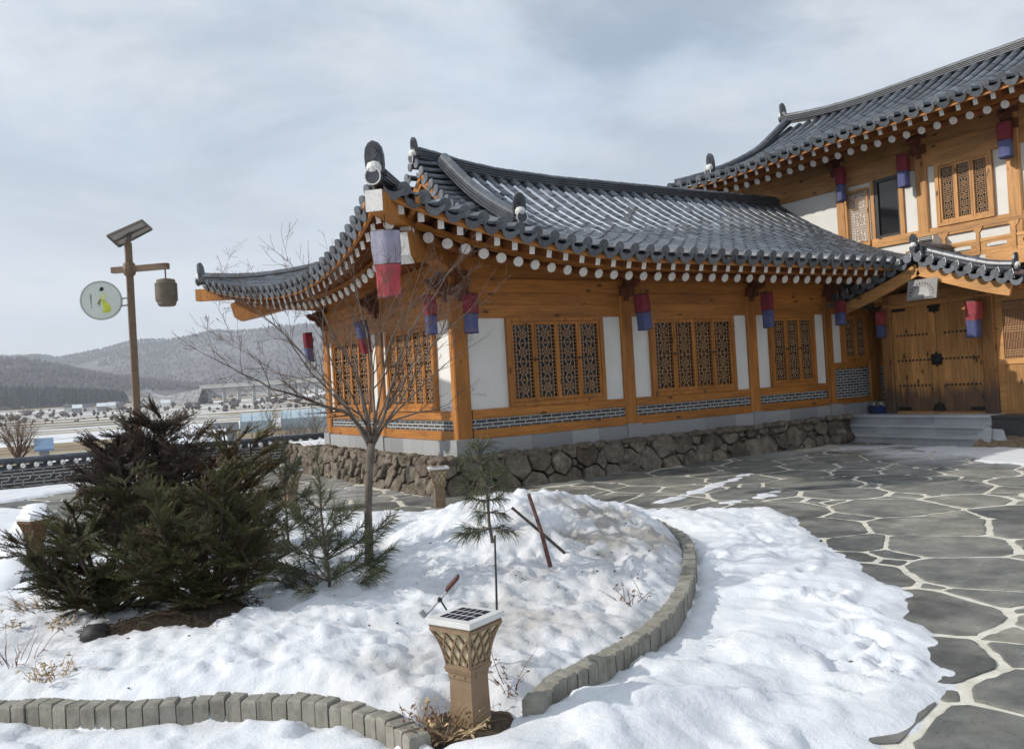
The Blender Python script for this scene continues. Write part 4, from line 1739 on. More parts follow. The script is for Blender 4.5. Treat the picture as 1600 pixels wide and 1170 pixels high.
def sdist(x, y, poly):
    """distance to the outline, positive inside"""
    d = 1e9
    n = len(poly)
    for i in range(n):
        ax, ay = poly[i]
        bx, by = poly[(i+1) % n]
        dx, dy = bx-ax, by-ay
        t = max(0, min(1, ((x-ax)*dx+(y-ay)*dy)/(dx*dx+dy*dy+1e-12)))
        e = (x-ax-dx*t)**2+(y-ay-dy*t)**2
        if e < d: d = e
    d = math.sqrt(d)
    return d if in_poly(x, y, poly) else -d


# ------------------------------------------------------------------ flagstone paving
def gauss(x, y, cx, cy, s): return math.exp(-((x-cx)**2+(y-cy)**2)/(2*s*s))

mb = MB()
rng = random.Random(17)
pv = scatter(-7.5, 10.2, -11, 9, [(.56, 700), (.46, 1000), (.33, 1800), (.21, 3000), (.12, 3000)], rng)
mb.add([(-14, -14, 0), (16, -14, 0), (16, 9.4, 0), (-14, 9.4, 0)], [(0, 1, 2, 3)], mat=0)
cl = cells(pv, (-8, 10.6, -11.5, 9.2), .046)
frost_f = []
def add_stone(poly, r, z, tint):
    poly = soften(inset(poly, 1, rng.choice((0, 0, .004, .010, .018)))[0], .055, .020, rng.uniform(0, 90), 1, .09)
    p2, c = inset(poly, 1, .012)
    n = len(poly)
    z += rng.uniform(-.002, .004)
    tx, ty = rng.uniform(-.007, .007), rng.uniform(-.007, .007)
    zt = lambda x, y: z+tx*(x-c[0])+ty*(y-c[1])
    vs = [(x, y, -.01) for x, y in poly]+[(x, y, zt(x, y)-.005) for x, y in poly]+[(x, y, zt(x, y)) for x, y in p2]
    fs = [(i, (i+1) % n, n+(i+1) % n, n+i) for i in range(n)]+[(n+i, n+(i+1) % n, 2*n+(i+1) % n, 2*n+i) for i in range(n)]+[tuple(range(2*n, 3*n))]
    mb.add(vs, fs, mat=1, tint=tint)
for poly, r in cl:
    cx = sum(p[0] for p in poly)/len(poly)
    cy = sum(p[1] for p in poly)/len(poly)
    if cy > -.3 and cx > -.5: continue
    tint = min(1, max(0, rng.gauss(.5, .24)))
    if r > .42 and rng.random() < .28:
        a = rng.uniform(0, PI)
        nx, ny = math.cos(a), math.sin(a)
        c = nx*cx+ny*cy+rng.uniform(-.1, .1)
        for sg in (1, -1):
            pp = clip(poly, nx*sg, ny*sg, c*sg-.004)
            if len(pp) >= 3:
                z = .007
                p2, cc = inset(pp, 1, .004)
                n = len(pp)
                vs = [(x, y, -.01) for x, y in pp]+[(x, y, z) for x, y in p2]
                mb.add(vs, [(i, (i+1) % n, n+(i+1) % n, n+i) for i in range(n)]+[tuple(range(n, 2*n))], mat=1, tint=tint+rng.uniform(-.06, .06))
    else:
        add_stone(poly, r, .007, tint)
PAVE = mb.build('pavement', [JOINT, FLAG])
tag(PAVE, 'grey crazy paving of flagstones with pale mortar joints', None, kind='structure')
fa = PAVE.data.attributes.new('frost', 'FLOAT', 'POINT')
fv = []
for v in mb.v:
    x, y = v[0], v[1]
    f = 1.0*gauss(x, y, 8.0, -2.8, .9)+.7*gauss(x, y, 7.9, -1.2, .6)+.8*gauss(x, y, 8.3, -4.2, 1.3)+.5*gauss(x, y, 7.0, -.9, .9)
    f += .45*gauss(x, y, -1.3, 2.2, 1.2)
    fv.append(min(1.0, f))
fa.data.foreach_set('value', fv)
PAVE_V = list(mb.v)

# ------------------------------------------------------------------ kerb of upright blocks round the bed
KR = [(-3.95, -8.03), (-3.72, -7.85), (-3.34, -7.77), (-2.86, -7.56), (-2.37, -7.26), (-1.74, -6.72), (-1.18, -6.14), (-.79, -5.66), (-.57, -5.18), (-.36, -4.6), (-.22, -4.1), (-.14, -3.6)]
KL = [(-7.4, -5.1), (-6.7, -5.62), (-6.25, -6.02), (-6.0, -6.19), (-5.84, -6.34), (-5.69, -6.50), (-5.48, -6.67), (-5.34, -6.75), (-5.15, -6.84), (-4.95, -6.99), (-4.75, -7.19), (-4.62, -7.44), (-4.55, -7.70), (-4.56, -8.0)]
BED = KL+[(-4.42, -8.2), (-4.2, -8.2)]+KR+[(-.3, -3.1), (-.8, -2.6), (-1.6, -2.0), (-2.3, -1.0), (-2.8, .3), (-3.4, 1.2), (-4.3, .9), (-5.0, -.4), (-5.4, -2.0), (-6.2, -3.2), (-7.4, -3.9)]


def resample(pts, st):
    out = [V((*pts[0], 0))]
    acc = 0
    for a, b in zip(pts, pts[1:]):
        a, b = V((*a, 0)), V((*b, 0))
        L = (b-a).length
        t = st-acc
        while t <= L:
            out.append(a+(b-a)*(t/L))
            t += st
        acc = (acc+L) % st
    return out


def smooth_pts(pts, n=2):
    for _ in range(n):
        o = [pts[0]]
        for a, b in zip(pts, pts[1:]):
            o += [(a[0]*.75+b[0]*.25, a[1]*.75+b[1]*.25), (a[0]*.25+b[0]*.75, a[1]*.25+b[1]*.75)]
        pts = o+[pts[-1]]
    return pts


def kerb(path, label, seed, hh):
    rng = random.Random(seed)
    P = resample(smooth_pts(path), .080)
    root = empty('bed_kerb', P[len(P)//2], label, 'kerb')
    for i, (a, b) in enumerate(zip(P, P[1:])):
        d = (b-a).normalized()
        n_ = V((d.y, -d.x, 0))*-1
        c = (a+b)/2+n_*.05+n_*rng.uniform(-.004, .004)
        h = hh+rng.uniform(-.008, .008)
        w = .080*.5-rng.uniform(.0018, .0042)
        lean = rng.uniform(-.02, .02)
        ax, ay = d*w, n_*.05
        zt = V((lean*.1, 0, 1))
        vs = []
        for z, k in ((-.05, 1), (h-.012, 1), (h, .84)):
            for sx, sy in ((-1, -1), (1, -1), (1, 1), (-1, 1)):
                jz = rng.uniform(-.004, .004) if z > 0 else 0
                vs.append(c+ax*(sx*k)+ay*(sy*k)+V((0, 0, z+jz)))
        fs = [(0, 1, 5, 4), (1, 2, 6, 5), (2, 3, 7, 6), (3, 0, 4, 7), (4, 5, 9, 8), (5, 6, 10, 9), (6, 7, 11, 10), (7, 4, 8, 11), (8, 9, 10, 11)]
        m = MB()
        m.add(vs, fs)
        m.build('kerb_block', [KERB], root)
    return root
kerb(KR, 'curved kerb of weathered concrete blocks along the right side of the snowy bed', 1, .172)
kerb(KL, 'kerb of upright concrete blocks along the lower left edge of the bed', 2, .130)

# ------------------------------------------------------------------ snow
def grid_snow(name, poly, res, hfun, dfun, label, edge_noise=(.12, 2.2), bbox=None, zmin=None):
    xs = [p[0] for p in poly]
    ys = [p[1] for p in poly]
    x0, x1, y0, y1 = min(xs)-.2, max(xs)+.2, min(ys)-.2, max(ys)+.2
    nx, ny = int((x1-x0)/res)+1, int((y1-y0)/res)+1
    idx, vs, dv = {}, [], []
    val = {}
    # coarse distance field, then bilinear
    cs = .16
    cnx, cny = int((x1-x0)/cs)+3, int((y1-y0)/cs)+3
    cd = [[sdist(x0+i*cs, y0+j*cs, poly) for j in range(cny)] for i in range(cnx)]
    for i in range(nx):
        x = x0+i*res
        fi = (x-x0)/cs
        a = int(fi); u = fi-a
        for j in range(ny):
            y = y0+j*res
            fj = (y-y0)/cs
            b = int(fj); w = fj-b
            d = (cd[a][b]*(1-u)+cd[a+1][b]*u)*(1-w)+(cd[a][b+1]*(1-u)+cd[a+1][b+1]*u)*w
            d += edge_noise[0]*fbm(x*edge_noise[1], y*edge_noise[1], 3.3, 4)+.022*fbm(x*9, y*9, 1.3, 3)
            if d > -.12:
                z = hfun(x, y, d)
                idx[(i, j)] = len(vs)
                vs.append((x, y, z))
                dv.append(dfun(x, y, d, z))
    fs = []
    for (i, j), a in idx.items():
        b, c, d_ = idx.get((i+1, j)), idx.get((i+1, j+1)), idx.get((i, j+1))
        if None not in (b, c, d_):
            if zmin is None or max(vs[a][2], vs[b][2], vs[c][2], vs[d_][2]) > zmin: fs.append((a, b, c, d_))
    m = MB()
    m.add(vs, fs)
    o = m.build(name, [SNOW], None, True)
    at_ = o.data.attributes.new('dirt', 'FLOAT', 'POINT')
    at_.data.foreach_set('value', dv)
    tag(o, label, None, kind='structure')
    return o


LIGHT = V((-4.22, -7.84, 0))
def bed_h(x, y):
    h = .145
    h += .25*gauss(x, y, -1.70, -4.6, .70)+.12*gauss(x, y, -2.3, -4.5, .6)+.15*gauss(x, y, -2.45, -5.4, .6)+.10*gauss(x, y, -1.4, -5.4, .5)
    h += .10*gauss(x, y, -3.4, -4.6, 1.2)+.08*gauss(x, y, -4.7, -5.9, .7)
    h -= .05*gauss(x, y, -6.2, -5.0, .9)
    return h
def bed_z(x, y, d):
    e = sstep(-.02, .30, d)
    h = .085*sstep(-.02, .05, d)+(bed_h(x, y)-.085)*e
    rough = .55+.9*gauss(x, y, -1.8, -5.9, 1.2)+.6*gauss(x, y, -4.0, -6.9, .9)
    n = fbm(x*1.7, y*1.7, 1.1, 3)*.030
    rg = 1-abs(fbm(x*3.1, y*3.1, 7.7, 3))
    n += rough*((rg-.75)*.050+fbm(x*8, y*8, 4.2, 3)*.020+max(0, fbm(x*5+2, y*5, 8.8, 3)-.1)*.035)
    n += .008*sstep(.0, .09, fbm(x*4.2, y*5.2, 4.4, 4))*(.4+rough)+.006*sstep(.05, .12, fbm(x*11, y*11, 2.4, 3))*rough
    n += fbm(x*15, y*15, 9.9, 2)*(.006+.012*gauss(x, y, -1.7, -5.8, .8))
    pit = noise.cell_vector(V((x*2.2, y*2.2, 0)))
    # melted bare patch round the garden light
    r = math.hypot(x-LIGHT.x, y-LIGHT.y)
    melt = sstep(.30, .13, r+.10*nz(x*6, y*6, 2))
    h = h*(1-.9*melt)
    # hollows: old footprints and thaw holes
    hol = max(0, nz(x*2.6, y*2.6, 5.5)-.28)*.20
    return h+n*e*(1-melt)-hol*e
def bed_d(x, y, d, z):
    r = math.hypot(x-LIGHT.x, y-LIGHT.y)
    v = 1.25*gauss(x, y, -1.65, -5.75, .42)*(.4+1.2*max(0, .5+fbm(x*5, y*5, 1.7, 3)))+.5*gauss(x, y, -3.3, -6.9, .5)+.35*gauss(x, y, -4.0, -7.3, .4)+.2*gauss(x, y, -2.4, -6.6, .7)
    v += .6*max(0, nz(x*2.6, y*2.6, 5.5)-.22)*2
    v += .28*gauss(x, y, -5.3, -5.2, .6)+.05
    return min(1.2, v)
grid_snow('snow_mound', BED, .026, bed_z, bed_d, 'heap of old trampled snow filling the planting bed', (.05, 3.0))

SR = [(.25, -2.6), (.52, -2.9), (.50, -3.5), (.36, -4.1), (1.0, -4.22), (1.5, -4.5), (1.05, -5.3), (.30, -6.2), (-.16, -6.85), (-.66, -7.39), (-.67, -7.65), (-1.11, -7.9), (-1.48, -8.36), (-1.89, -8.69), (-2.3, -8.85), (-2.72, -8.93), (-2.95, -8.98), (-3.5, -9.5), (-4.2, -11.5), (-9, -12.5), (-11, -6), (-7.4, -4.9)]
SRP = SR+[(a+.02, b+.05) for a, b in KL[1:-1]]+[(-4.4, -8.0), (-4.1, -7.95)]+[(a-.06, b+.06) for a, b in KR[1:]]+[(-.2, -2.9)]
KRV = [V((a, b, 0)) for a, b in KR]
def kerb_dist(x, y, K):
    d = 9
    for (ax, ay), (bx, by) in zip(K, K[1:]):
        dx, dy = bx-ax, by-ay
        t = max(0, min(1, ((x-ax)*dx+(y-ay)*dy)/(dx*dx+dy*dy)))
        d = min(d, math.hypot(x-ax-dx*t, y-ay-dy*t))
    return d
PRINTS = []
rng = random.Random(9)
for (px, py) in ((1180, 868), (1210, 905), (1260, 900), (1265, 935), (1305, 935), (1325, 965), (1330, 985), (1365, 1005), (1380, 1025), (1375, 1050), (1400, 1045), (1190, 845), (1215, 855), (1290, 940), (1345, 1075), (1120, 880), (1370, 1035), (1340, 1020), (1355, 990)):
    p = on_ground(px, py, .04)
    PRINTS.append((p.x, p.y, rng.uniform(0, PI)))
def yard_z(x, y, d):
    t = sstep(-.11, .15, d)
    h = -.012+.036*t+.014*sstep(.1, .9, d)
    kd = kerb_dist(x, y, KR)
    h += .060*math.exp(-((kd-.42)/.24)**2)*(.55+.9*fbm(x*2.1, y*2.1, 2.2, 2))*t
    h += .05*math.exp(-((kd-.05)/.12)**2)*t*(.3+.7*max(0, nz(x*1.5, y*1.5)))
    # blown ridges and thawed dishes
    rg = 1-abs(fbm(x*1.6+.4*nz(x*3, y*3), y*1.6, 6.6, 3))
    h += t*((rg-.72)*.034+fbm(x*5, y*5, 3.4, 3)*.006)
    q1 = fbm(x*.85+.25*nz(x*2.2, y*2.2, 1), y*1.3, 5.2, 4)
    h += t*(.030*sstep(.02, .10, q1)*sstep(.62, .18, q1)+.018*sstep(.05, .10, fbm(x*1.7, y*1.1, 9.1, 4)))
    # bank that rises over the nose of the bed
    h += .075*gauss(x, y, -4.45, -8.30, .20)+.085*gauss(x, y, -4.0, -8.22, .28)+.05*gauss(x, y, -3.4, -8.1, .35)
    for (a, b, th) in PRINTS:
        dx, dy = x-a, y-b
        if abs(dx) < .3 and abs(dy) < .3:
            u = dx*math.cos(th)+dy*math.sin(th)
            w = -dx*math.sin(th)+dy*math.cos(th)
            q = (u/.12)**2+(w/.055)**2
            h += -.024*math.exp(-q*1.2)+.024*math.exp(-(math.sqrt(q)-1.35)**2*5)
    return h
def yard_d(x, y, d, z):
    kd = kerb_dist(x, y, KR)
    return .10+.10*max(0, nz(x*.9, y*.9, 3))+.05*sstep(.3, .0, d)
grid_snow('snow_yard', SRP, .032, yard_z, yard_d, 'smooth drifted snow over the paving with old footprints', (.05, 2.6), zmin=.0)


wa = PAVE.data.attributes.new('wet', 'FLOAT', 'POINT')
wv = []
for v in PAVE_V:
    x, y = v[0], v[1]
    wv.append(sstep(.55, .02, -sdist(x, y, SRP)+.12*nz(x*2, y*2, 6)) if (-4 < x < 3 and -10 < y < -2) else .25*max(0, nz(x*.5, y*.5, 4)))
wa.data.foreach_set('value', wv)


def thin_snow(poly, label, th=.03, res=.05, dirt=.1, en=(.12, 2.0)):
    return grid_snow('snow_patch_ground', poly, res, lambda x, y, d: -.012+(th+.014)*sstep(-.02, .14, d)+.02*fbm(x*2.5, y*2.5, 1.5, 3)*sstep(.0, .3, d),
                     lambda x, y, d, z: dirt, label, en, zmin=.0)
thin_snow([(-9, -4.6), (-5.2, -1.5), (-5.5, 1.5), (-5.1, 3.3), (-5.6, 4.8), (-7, 5), (-10, 3)], 'snow lying on the path at the far left', .05)
thin_snow([(-9, 6.2), (-5.6, 6.0), (-4.7, 6.8), (-3.2, 7.0), (-1.4, 7.6), (-1.2, 8.5), (-9, 8.5)], 'snow strip lying along the foot of the patterned brick wall', .05)
thin_snow([(-2.55, .35), (-2.0, -.6), (-1.3, -1.4), (-.9, -1.9), (-1.2, -2.6), (-2.4, -1.6), (-3.0, .2)], 'snow along the path edge below the stone wall', .04, en=(.10, 3.5))
thin_snow([(.4, -3.45), (1.6, -3.2), (3.3, -2.5), (4.3, -1.95), (3.2, -2.25), (1.5, -2.95), (.4, -3.2)], 'thin streak of snow across the paving', .022, .04, en=(.10, 2.6))
thin_snow([(.5, -3.9), (1.6, -4.0), (2.6, -3.9), (2.9, -3.6), (1.5, -3.75), (.6, -3.6)], 'ragged tongue of thin snow on the paving', .02, .04, en=(.14, 2.4))
thin_snow([(7.9, -2.2), (8.8, -3.0), (9.6, -3.6), (8.6, -5.2), (6.6, -5.3), (6.1, -4.9), (7.2, -3.6)], 'grey-white snow sheet on the paving right of the steps', .025, .06, .12, (.35, 1.3))

# ------------------------------------------------------------------ fieldstone retaining wall
WALL = empty('fieldstone_wall', (-.5, -.3, 0), 'low dry wall of rounded brown fieldstones carrying the single-storey house', 'stone wall')
def stone_face(org, ud, nrm, L, H, batter, seed, name, big=1.0):
    m = MB()
    rng = random.Random(seed)
    pts = scatter(0, L, -.02, H, [(.22*big, int(60*L)), (.15*big, int(120*L)), (.09*big, int(260*L)), (.05, int(420*L))], rng)
    for poly, r in cells(pts, (0, L, -.05, H), .024):
        poly = soften(poly, .05, .010, rng.uniform(0, 90), 1)
        cx = sum(p[0] for p in poly)/len(poly)
        cy = sum(p[1] for p in poly)/len(poly)
        dep = rng.uniform(.03, .085)+.25*r*rng.uniform(.4, 1)
        n = len(poly)
        tx, ty = rng.uniform(-.35, .35), rng.uniform(-.30, .30)
        sd = rng.uniform(0, 99)
        rings = ((1.0, 0.0), (.995, .55), (.955, .84), (.80, .97), (.42, 1.02))
        vs = []
        for k, dd in rings:
            for x, y in poly:
                X, Y = cx+(x-cx)*k, cy+(y-cy)*k
                o = dep*dd+dd*(tx*(X-cx)+ty*(Y-cy))+.030*dd*fbm(X*8, Y*8, sd, 4)
                vs.append(org+ud*X+Z3*Y+nrm*(o-.02-batter*Y))
        vs.append(org+ud*cx+Z3*cy+nrm*(dep*1.04-.02-batter*cy))
        R_ = len(rings)
        fs = []
        for q in range(R_-1):
            for i in range(n):
                k2 = (i+1) % n
                fs.append((q*n+i, q*n+k2, (q+1)*n+k2, (q+1)*n+i))
        for i in range(n): fs.append(((R_-1)*n+i, (R_-1)*n+(i+1) % n, R_*n))
        m.add(vs, fs, tint=min(1, max(0, rng.gauss(.5, .28))))
    o = m.build(name, [ROCK], WALL, False)
    return o
stone_face(V((-.52, -.34, 0)), V((1, 0.012, 0)).normalized(), V((0, -1, 0)), 9.08, .53, .22, 3, 'stone_facing')
stone_face(V((-.55, 6.9, 0)), V((0, -1, 0)), V((-1, 0, 0)), 7.28, .54, .22, 4, 'stone_facing', .8)
m = MB()
m.box(-.42, 8.9, -.18, 6.8, -.02, .50)
m.build('rubble_core', [plain('dark earth fill', (.10, .085, .065), .95, .1, .4, 8, .8)], WALL)
# loose coping stones along the top edge
m = MB()
rng = random.Random(12)
def lump(m, c, r, sq, rng, n=9, tint=.5):
    sd = rng.uniform(0, 99)
    vs, fs = [], []
    K = 5
    th0 = rng.uniform(0, PI)
    for i in range(K+1):
        ph = PI*i/K
        for j in range(n):
            a = 2*PI*j/n+th0
            d = V((math.sin(ph)*math.cos(a), math.sin(ph)*math.sin(a), math.cos(ph)))
            rr = r*(1+.32*fbm(d.x*1.3+sd, d.y*1.3, d.z*1.3, 2))
            vs.append(V(c)+V((d.x*rr*sq[0], d.y*rr*sq[1], d.z*rr*sq[2])))
    for i in range(K):
        for j in range(n):
            k2 = (j+1) % n
            fs.append((i*n+j, i*n+k2, (i+1)*n+k2, (i+1)*n+j))
    m.add(vs, fs, tint=tint)
for k in range(150):
    x = -.5+9.4*k/150+rng.uniform(-.03, .03)
    r = rng.uniform(.035, .10)
    lump(m, (x, -.21+rng.uniform(-.06, .07), .505+rng.uniform(-.02, .015)), r, (1.2, 1, .65), rng, tint=rng.uniform(.2, .8))
for k in range(130):
    y = -.3+7.1*k/130+rng.uniform(-.03, .03)
    r = rng.uniform(.035, .10)
    lump(m, (-.42+rng.uniform(-.07, .22), y, .51+rng.uniform(-.03, .015)), r, (1, 1.2, .65), rng, tint=rng.uniform(.2, .9))
m.build('coping_stone', [ROCK], WALL, True)
m = MB()
for k in range(12):
    lump(m, (8.44+rng.uniform(-.15, .12), -.3+rng.uniform(-.12, .25), .08+.07*(k//4)), rng.uniform(.09, .17), (1.1, 1, .8), rng, tint=rng.uniform(.1, .7))
m.build('stone_facing', [ROCK], WALL, True)
# gravel earth skirt on top between the wall and the granite
m = MB()
us = frange(-.42, 8.9, .15)
m.add([V((x, y, .515+.015*fbm(x*5, y*5, 3, 3))) for x in us for y in (-.22, -.15, -.07)], [(i*3+j, i*3+j+1, (i+1)*3+j+1, (i+1)*3+j) for i in range(len(us)-1) for j in (0, 1)])
us = frange(-.2, 6.8, .15)
m.add([V((x, y, .517+.02*fbm(x*5, y*5, 3, 3))) for y in us for x in (-.5, -.36, -.22, -.07)], [(i*4+j, i*4+j+1, (i+1)*4+j+1, (i+1)*4+j) for i in range(len(us)-1) for j in (0, 1, 2)])
m.build('gravel_top', [plain('gravel earth', (.24, .20, .155), .95, .1, .4, 30, .9)], WALL)
thin = MB()
us = frange(5.75, 6.85, .1)
vsn = frange(-.5, .9, .1)
thin.add([V((x, y, .53+.05*sstep(5.7, 6.0, y)+.02*fbm(x*4, y*4, 6, 3))) for y in us for x in vsn], [(i*len(vsn)+j, i*len(vsn)+j+1, (i+1)*len(vsn)+j+1, (i+1)*len(vsn)+j) for i in range(len(us)-1) for j in range(len(vsn)-1)])
tag(thin.build('snow_cap', [SNOWC], WALL, True), kind='stuff')
# earth bank right of the steps
m = MB()
us, vsn = frange(7.95, 9.25, .1), frange(-6, -2.88, .1)
m.add([V((x, y, -.01+.16*sstep(8.2, 9.05, x)+.03*fbm(x*4, y*4, 2, 4)*sstep(8.05, 8.45, x))) for x in us for y in vsn], [(i*len(vsn)+j, i*len(vsn)+j+1, (i+1)*len(vsn)+j+1, (i+1)*len(vsn)+j) for i in range(len(us)-1) for j in range(len(vsn)-1)])
tag(m.build('earth_bank', [plain('dry earth and straw', (.235, .18, .12), .95, .1, .5, 16, .9)], None, True), 'dry earth bank right of the steps', None, kind='structure')

# ------------------------------------------------------------------ patterned brick wall at the back left
def fret_mat():
    t = NT('dark brick face')
    co = t.coords(random=False)
    col = t.ramp(t.noise(co, 12, 5), [(.3, (.05, .053, .06)), (.7, (.105, .11, .12))])
    t.bump(t.noise(co, 40, 4), .4, .006)
    return t.fin(col, .8, .2)
BW = empty('patterned_brick_wall', (-4, 8.8, 0), 'low dark brick boundary wall with white fret joints and a tiled coping, at the back left', 'brick wall')
YB = 8.8
m = MB()
m.box(-14, 2.5, YB, YB+.22, .02, .43)
m.build('brick_face', [fret_mat()], BW)
m = MB()
rng = random.Random(15)
for k in range(70):
    lump(m, (-12+.2*k, YB-.02, -.03), rng.uniform(.07, .11), (1.3, .8, .9), rng, tint=rng.uniform(.1, .6))
m.build('rubble_footing', [ROCK], BW, True)
m = MB()
def line(x0, z0, x1, z1, w=.011):
    m.box(min(x0, x1)-w, max(x0, x1)+w, YB-.006, YB+.01, min(z0, z1)-w, max(z0, z1)+w)
rh = .068
for r in range(6): 
    z = .05+rh*r
    if r in (0, 1, 3, 4, 5): line(-14, z, 2.5, z)
for k in range(44):
    x = -14+.375*k
    line(x, .05, x, .05+rh)                       # bottom course
    line(x+.19, .05+3*rh, x+.19, .05+4*rh)
    line(x, .05+4*rh, x, .05+5*rh)
    # key fret in the double course
    z1, z2, z3 = .05+rh, .05+2*rh, .05+3*rh
    line(x, z1, x, z2)
    line(x, z2, x+.13, z2)
    line(x+.13, z2, x+.13, z2+.045)
    line(x+.22, z2, x+.22, z1+.035)
    line(x+.22, z2, x+.34, z2)
    line(x+.29, z2, x+.29, z3)
m.build('fret_joints', [MORTAR], BW)
m = MB()
for s in (-1, 1):
    sl = Slope((0, YB+.11, 0), (1, 0, 0) if s < 0 else (-1, 0, 0), (0, 1, 0) if s < 0 else (0, -1, 0), lambda u: (-.20, .44), 0, lambda u: .53, a=.9)
    tile_rows(m, sl, [(-14 if s < 0 else -2.5)+.24*i for i in range(69)], lambda u: -.03, rng=random.Random(40+s), ends=True, pitch=.24, R=.050, tongue=False)
ridge(m, [V((x, YB+.11, .51)) for x in frange(-14, 2.5, .8)], w=.10, h=.06, cap=.06)
m.build('tile_coping', [TILE, WHITEP], BW)

PE0, PE1 = on_ground(-14, 960, 0), on_ground(56, 800, 0)
PE = empty('path_edging', (PE0+PE1)/2, 'low stone edging under snow beside the path at the far left', 'edging')
m = MB(); m.bar(PE0+Z3*.05, PE1+Z3*.05, .26, .12); m.build('edge_stone', [GRANITE_D], PE)
d_ = (PE1-PE0).normalized()
s_ = d_.cross(Z3)
m = MB()
us = frange(0, 1, .04)
m.add([lerp(PE0, PE1, u)+s_*w+Z3*(.105+h_*(.5+.5*nz(u*9, w*9))) for u in us for w, h_ in ((-.16, .0), (-.11, .05), (0, .07), (.11, .05), (.16, .0))], [(i*5+j, i*5+j+1, (i+1)*5+j+1, (i+1)*5+j) for i in range(len(us)-1) for j in range(4)])
tag(m.build('snow_cap', [SNOWC], PE, True), kind='stuff')

# base ground beyond the paving and the valley behind
# ================================================================== solar garden lights
LBROWN = plain('tan cast metal', (.225, .155, .095), .55, .35, .18, 14, .2)
LGLOW = plain('frosted amber pane', (.50, .43, .28), .5, .3, .1, 8, 0)
PANELW = plain('white panel frame', (.60, .60, .58), .45, .4, .08, 10, .05)
SOLAR = plain('solar cell', (.012, .016, .04), .18, .6, .2, 10, 0)
RUST = plain('dull red-brown paint', (.105, .042, .034), .5, .4, .3, 20)
STEEL = plain('grey painted steel', (.33, .34, .34), .45, .5, .15, 20)
BROWNP = plain('brown painted post', (.155, .10, .062), .5, .4, .2, 10, .1)


def garden_light(loc, yaw, label, s=1.0, mats=None, snowtop=False):
    mats = mats or (LBROWN, LGLOW)
    R = empty('solar_garden_light', loc, label, 'garden light', 'square solar garden lights')
    R.rotation_euler = (0, 0, yaw)
    R.scale = (s, s, s)
    def ob(m, name, mat, par=R):
        o = bpy.data.objects.new(name, m.mesh(name, mat))
        COL.objects.link(o)
        o.parent = par
        return o
    m = MB()
    h0 = .062
    def sq(h, w): return [(-w, -w, h), (w, -w, h), (w, w, h), (-w, w, h)]
    def stack(m, lev):
        vs = [p for h, w in lev for p in sq(h, w)]
        m.add(vs, [(i*4+j, i*4+(j+1) % 4, (i+1)*4+(j+1) % 4, (i+1)*4+j) for i in range(len(lev)-1) for j in range(4)]+[(3, 2, 1, 0), tuple(range(4*len(lev)-4, 4*len(lev)))])
    stack(m, [(-.06, .066), (.02, .064), (.235, .060), (.24, .064), (.265, .064)])
    ob(m, 'pillar', mats[0])
    m = MB()
    stack(m, [(.265, .070), (.285, .076), (.29, .076), (.295, .068)])
    for a in range(4):
        c, s_ = math.cos(a*PI/2), math.sin(a*PI/2)
        for t in (-.03, .03):
            m.lathe((c*.064-s_*t, s_*.064+c*t, .252), [(.005, 0), (.005, .003), (.002, .005)], 8, axis=(c, s_, 0))
    ob(m, 'collar', mats[0])
    def wid(t): return .066+.046*t**2.2+.004*math.sin(PI*t)
    m = MB()
    stack(m, [(.295+.17*i/10, wid(i/10)-.006) for i in range(11)])
    ob(m, 'lamp_pane', mats[1])
    m = MB()
    for a in range(4):
        ca, sa = math.cos(a*PI/2), math.sin(a*PI/2)
        def P(u, t):      # u across -1..1, t up
            w = wid(t)
            return V((ca*w-sa*u*w, sa*w+ca*u*w, .295+.17*t))
        n_ = V((ca, sa, 0))
        for u0, du in [(-2.0+.68*k, 1) for k in range(6)]+[(2.0-.68*k, -1) for k in range(6)]:
            pts = []
            for q in range(13):
                t = q/12
                u = u0+du*t*1.25-du*.15
                if -1 <= u <= 1: pts.append(P(u, t))
            if len(pts) > 1: m.tube(pts, .0055, 4)
        for t in (0.0, 1.0): m.bar(P(-1, t), P(1, t), .012, .016)
        m.tube([P(1, q/8) for q in range(9)], .008, 5)
    ob(m, 'lattice_cap', mats[0])
    m = MB()
    stack(m, [(.462, .112), (.475, .114), (.484, .110)])
    ob(m, 'cap_rim', mats[0])
    m = MB()
    stack(m, [(.484, .122), (.487, .124), (.508, .124), (.510, .122)])
    pf = ob(m, 'solar_panel', [PANELW, SOLAR])
    m = MB()
    m.box(-.080, .080, -.080, .080, .510, .5125)
    for k in range(1, 5): m.box(-.082, .082, -.080+.032*k-.0014, -.080+.032*k+.0014, .5125, .5135, mat=1)
    for k in range(1, 3): m.box(-.080+.0533*k-.0014, -.080+.0533*k+.0014, -.082, .082, .5125, .5138, mat=1)
    ob(m, 'solar_cell', [SOLAR, PANELW], pf)
    if snowtop:
        m = MB()
        stack(m, [(.509, .12), (.53, .115), (.545, .09), (.55, .03)])
        tag(ob(m, 'snow_cap', SNOWC), kind='stuff')
    return R
garden_light(V((-4.225, -7.87, .07)), math.radians(22), 'nearest brown solar garden light, white panel on top, dry straw at its foot')
garden_light(V((-.95, -1.15, 0)), math.radians(70), 'small tan solar garden light standing at the corner of the fieldstone wall', 1.05)
garden_light(on_ground(455, 800, 0), math.radians(10), 'tan solar garden light half hidden behind the young pines on the path', 1.15)
OLDB = plain('rusty brown metal', (.13, .07, .035), .7, .3, .35, 14, .3)
garden_light(on_ground(57, 884, .0), math.radians(30), 'darker rusty brown garden light at far left beside the yew', .98, (OLDB, OLDB), True)

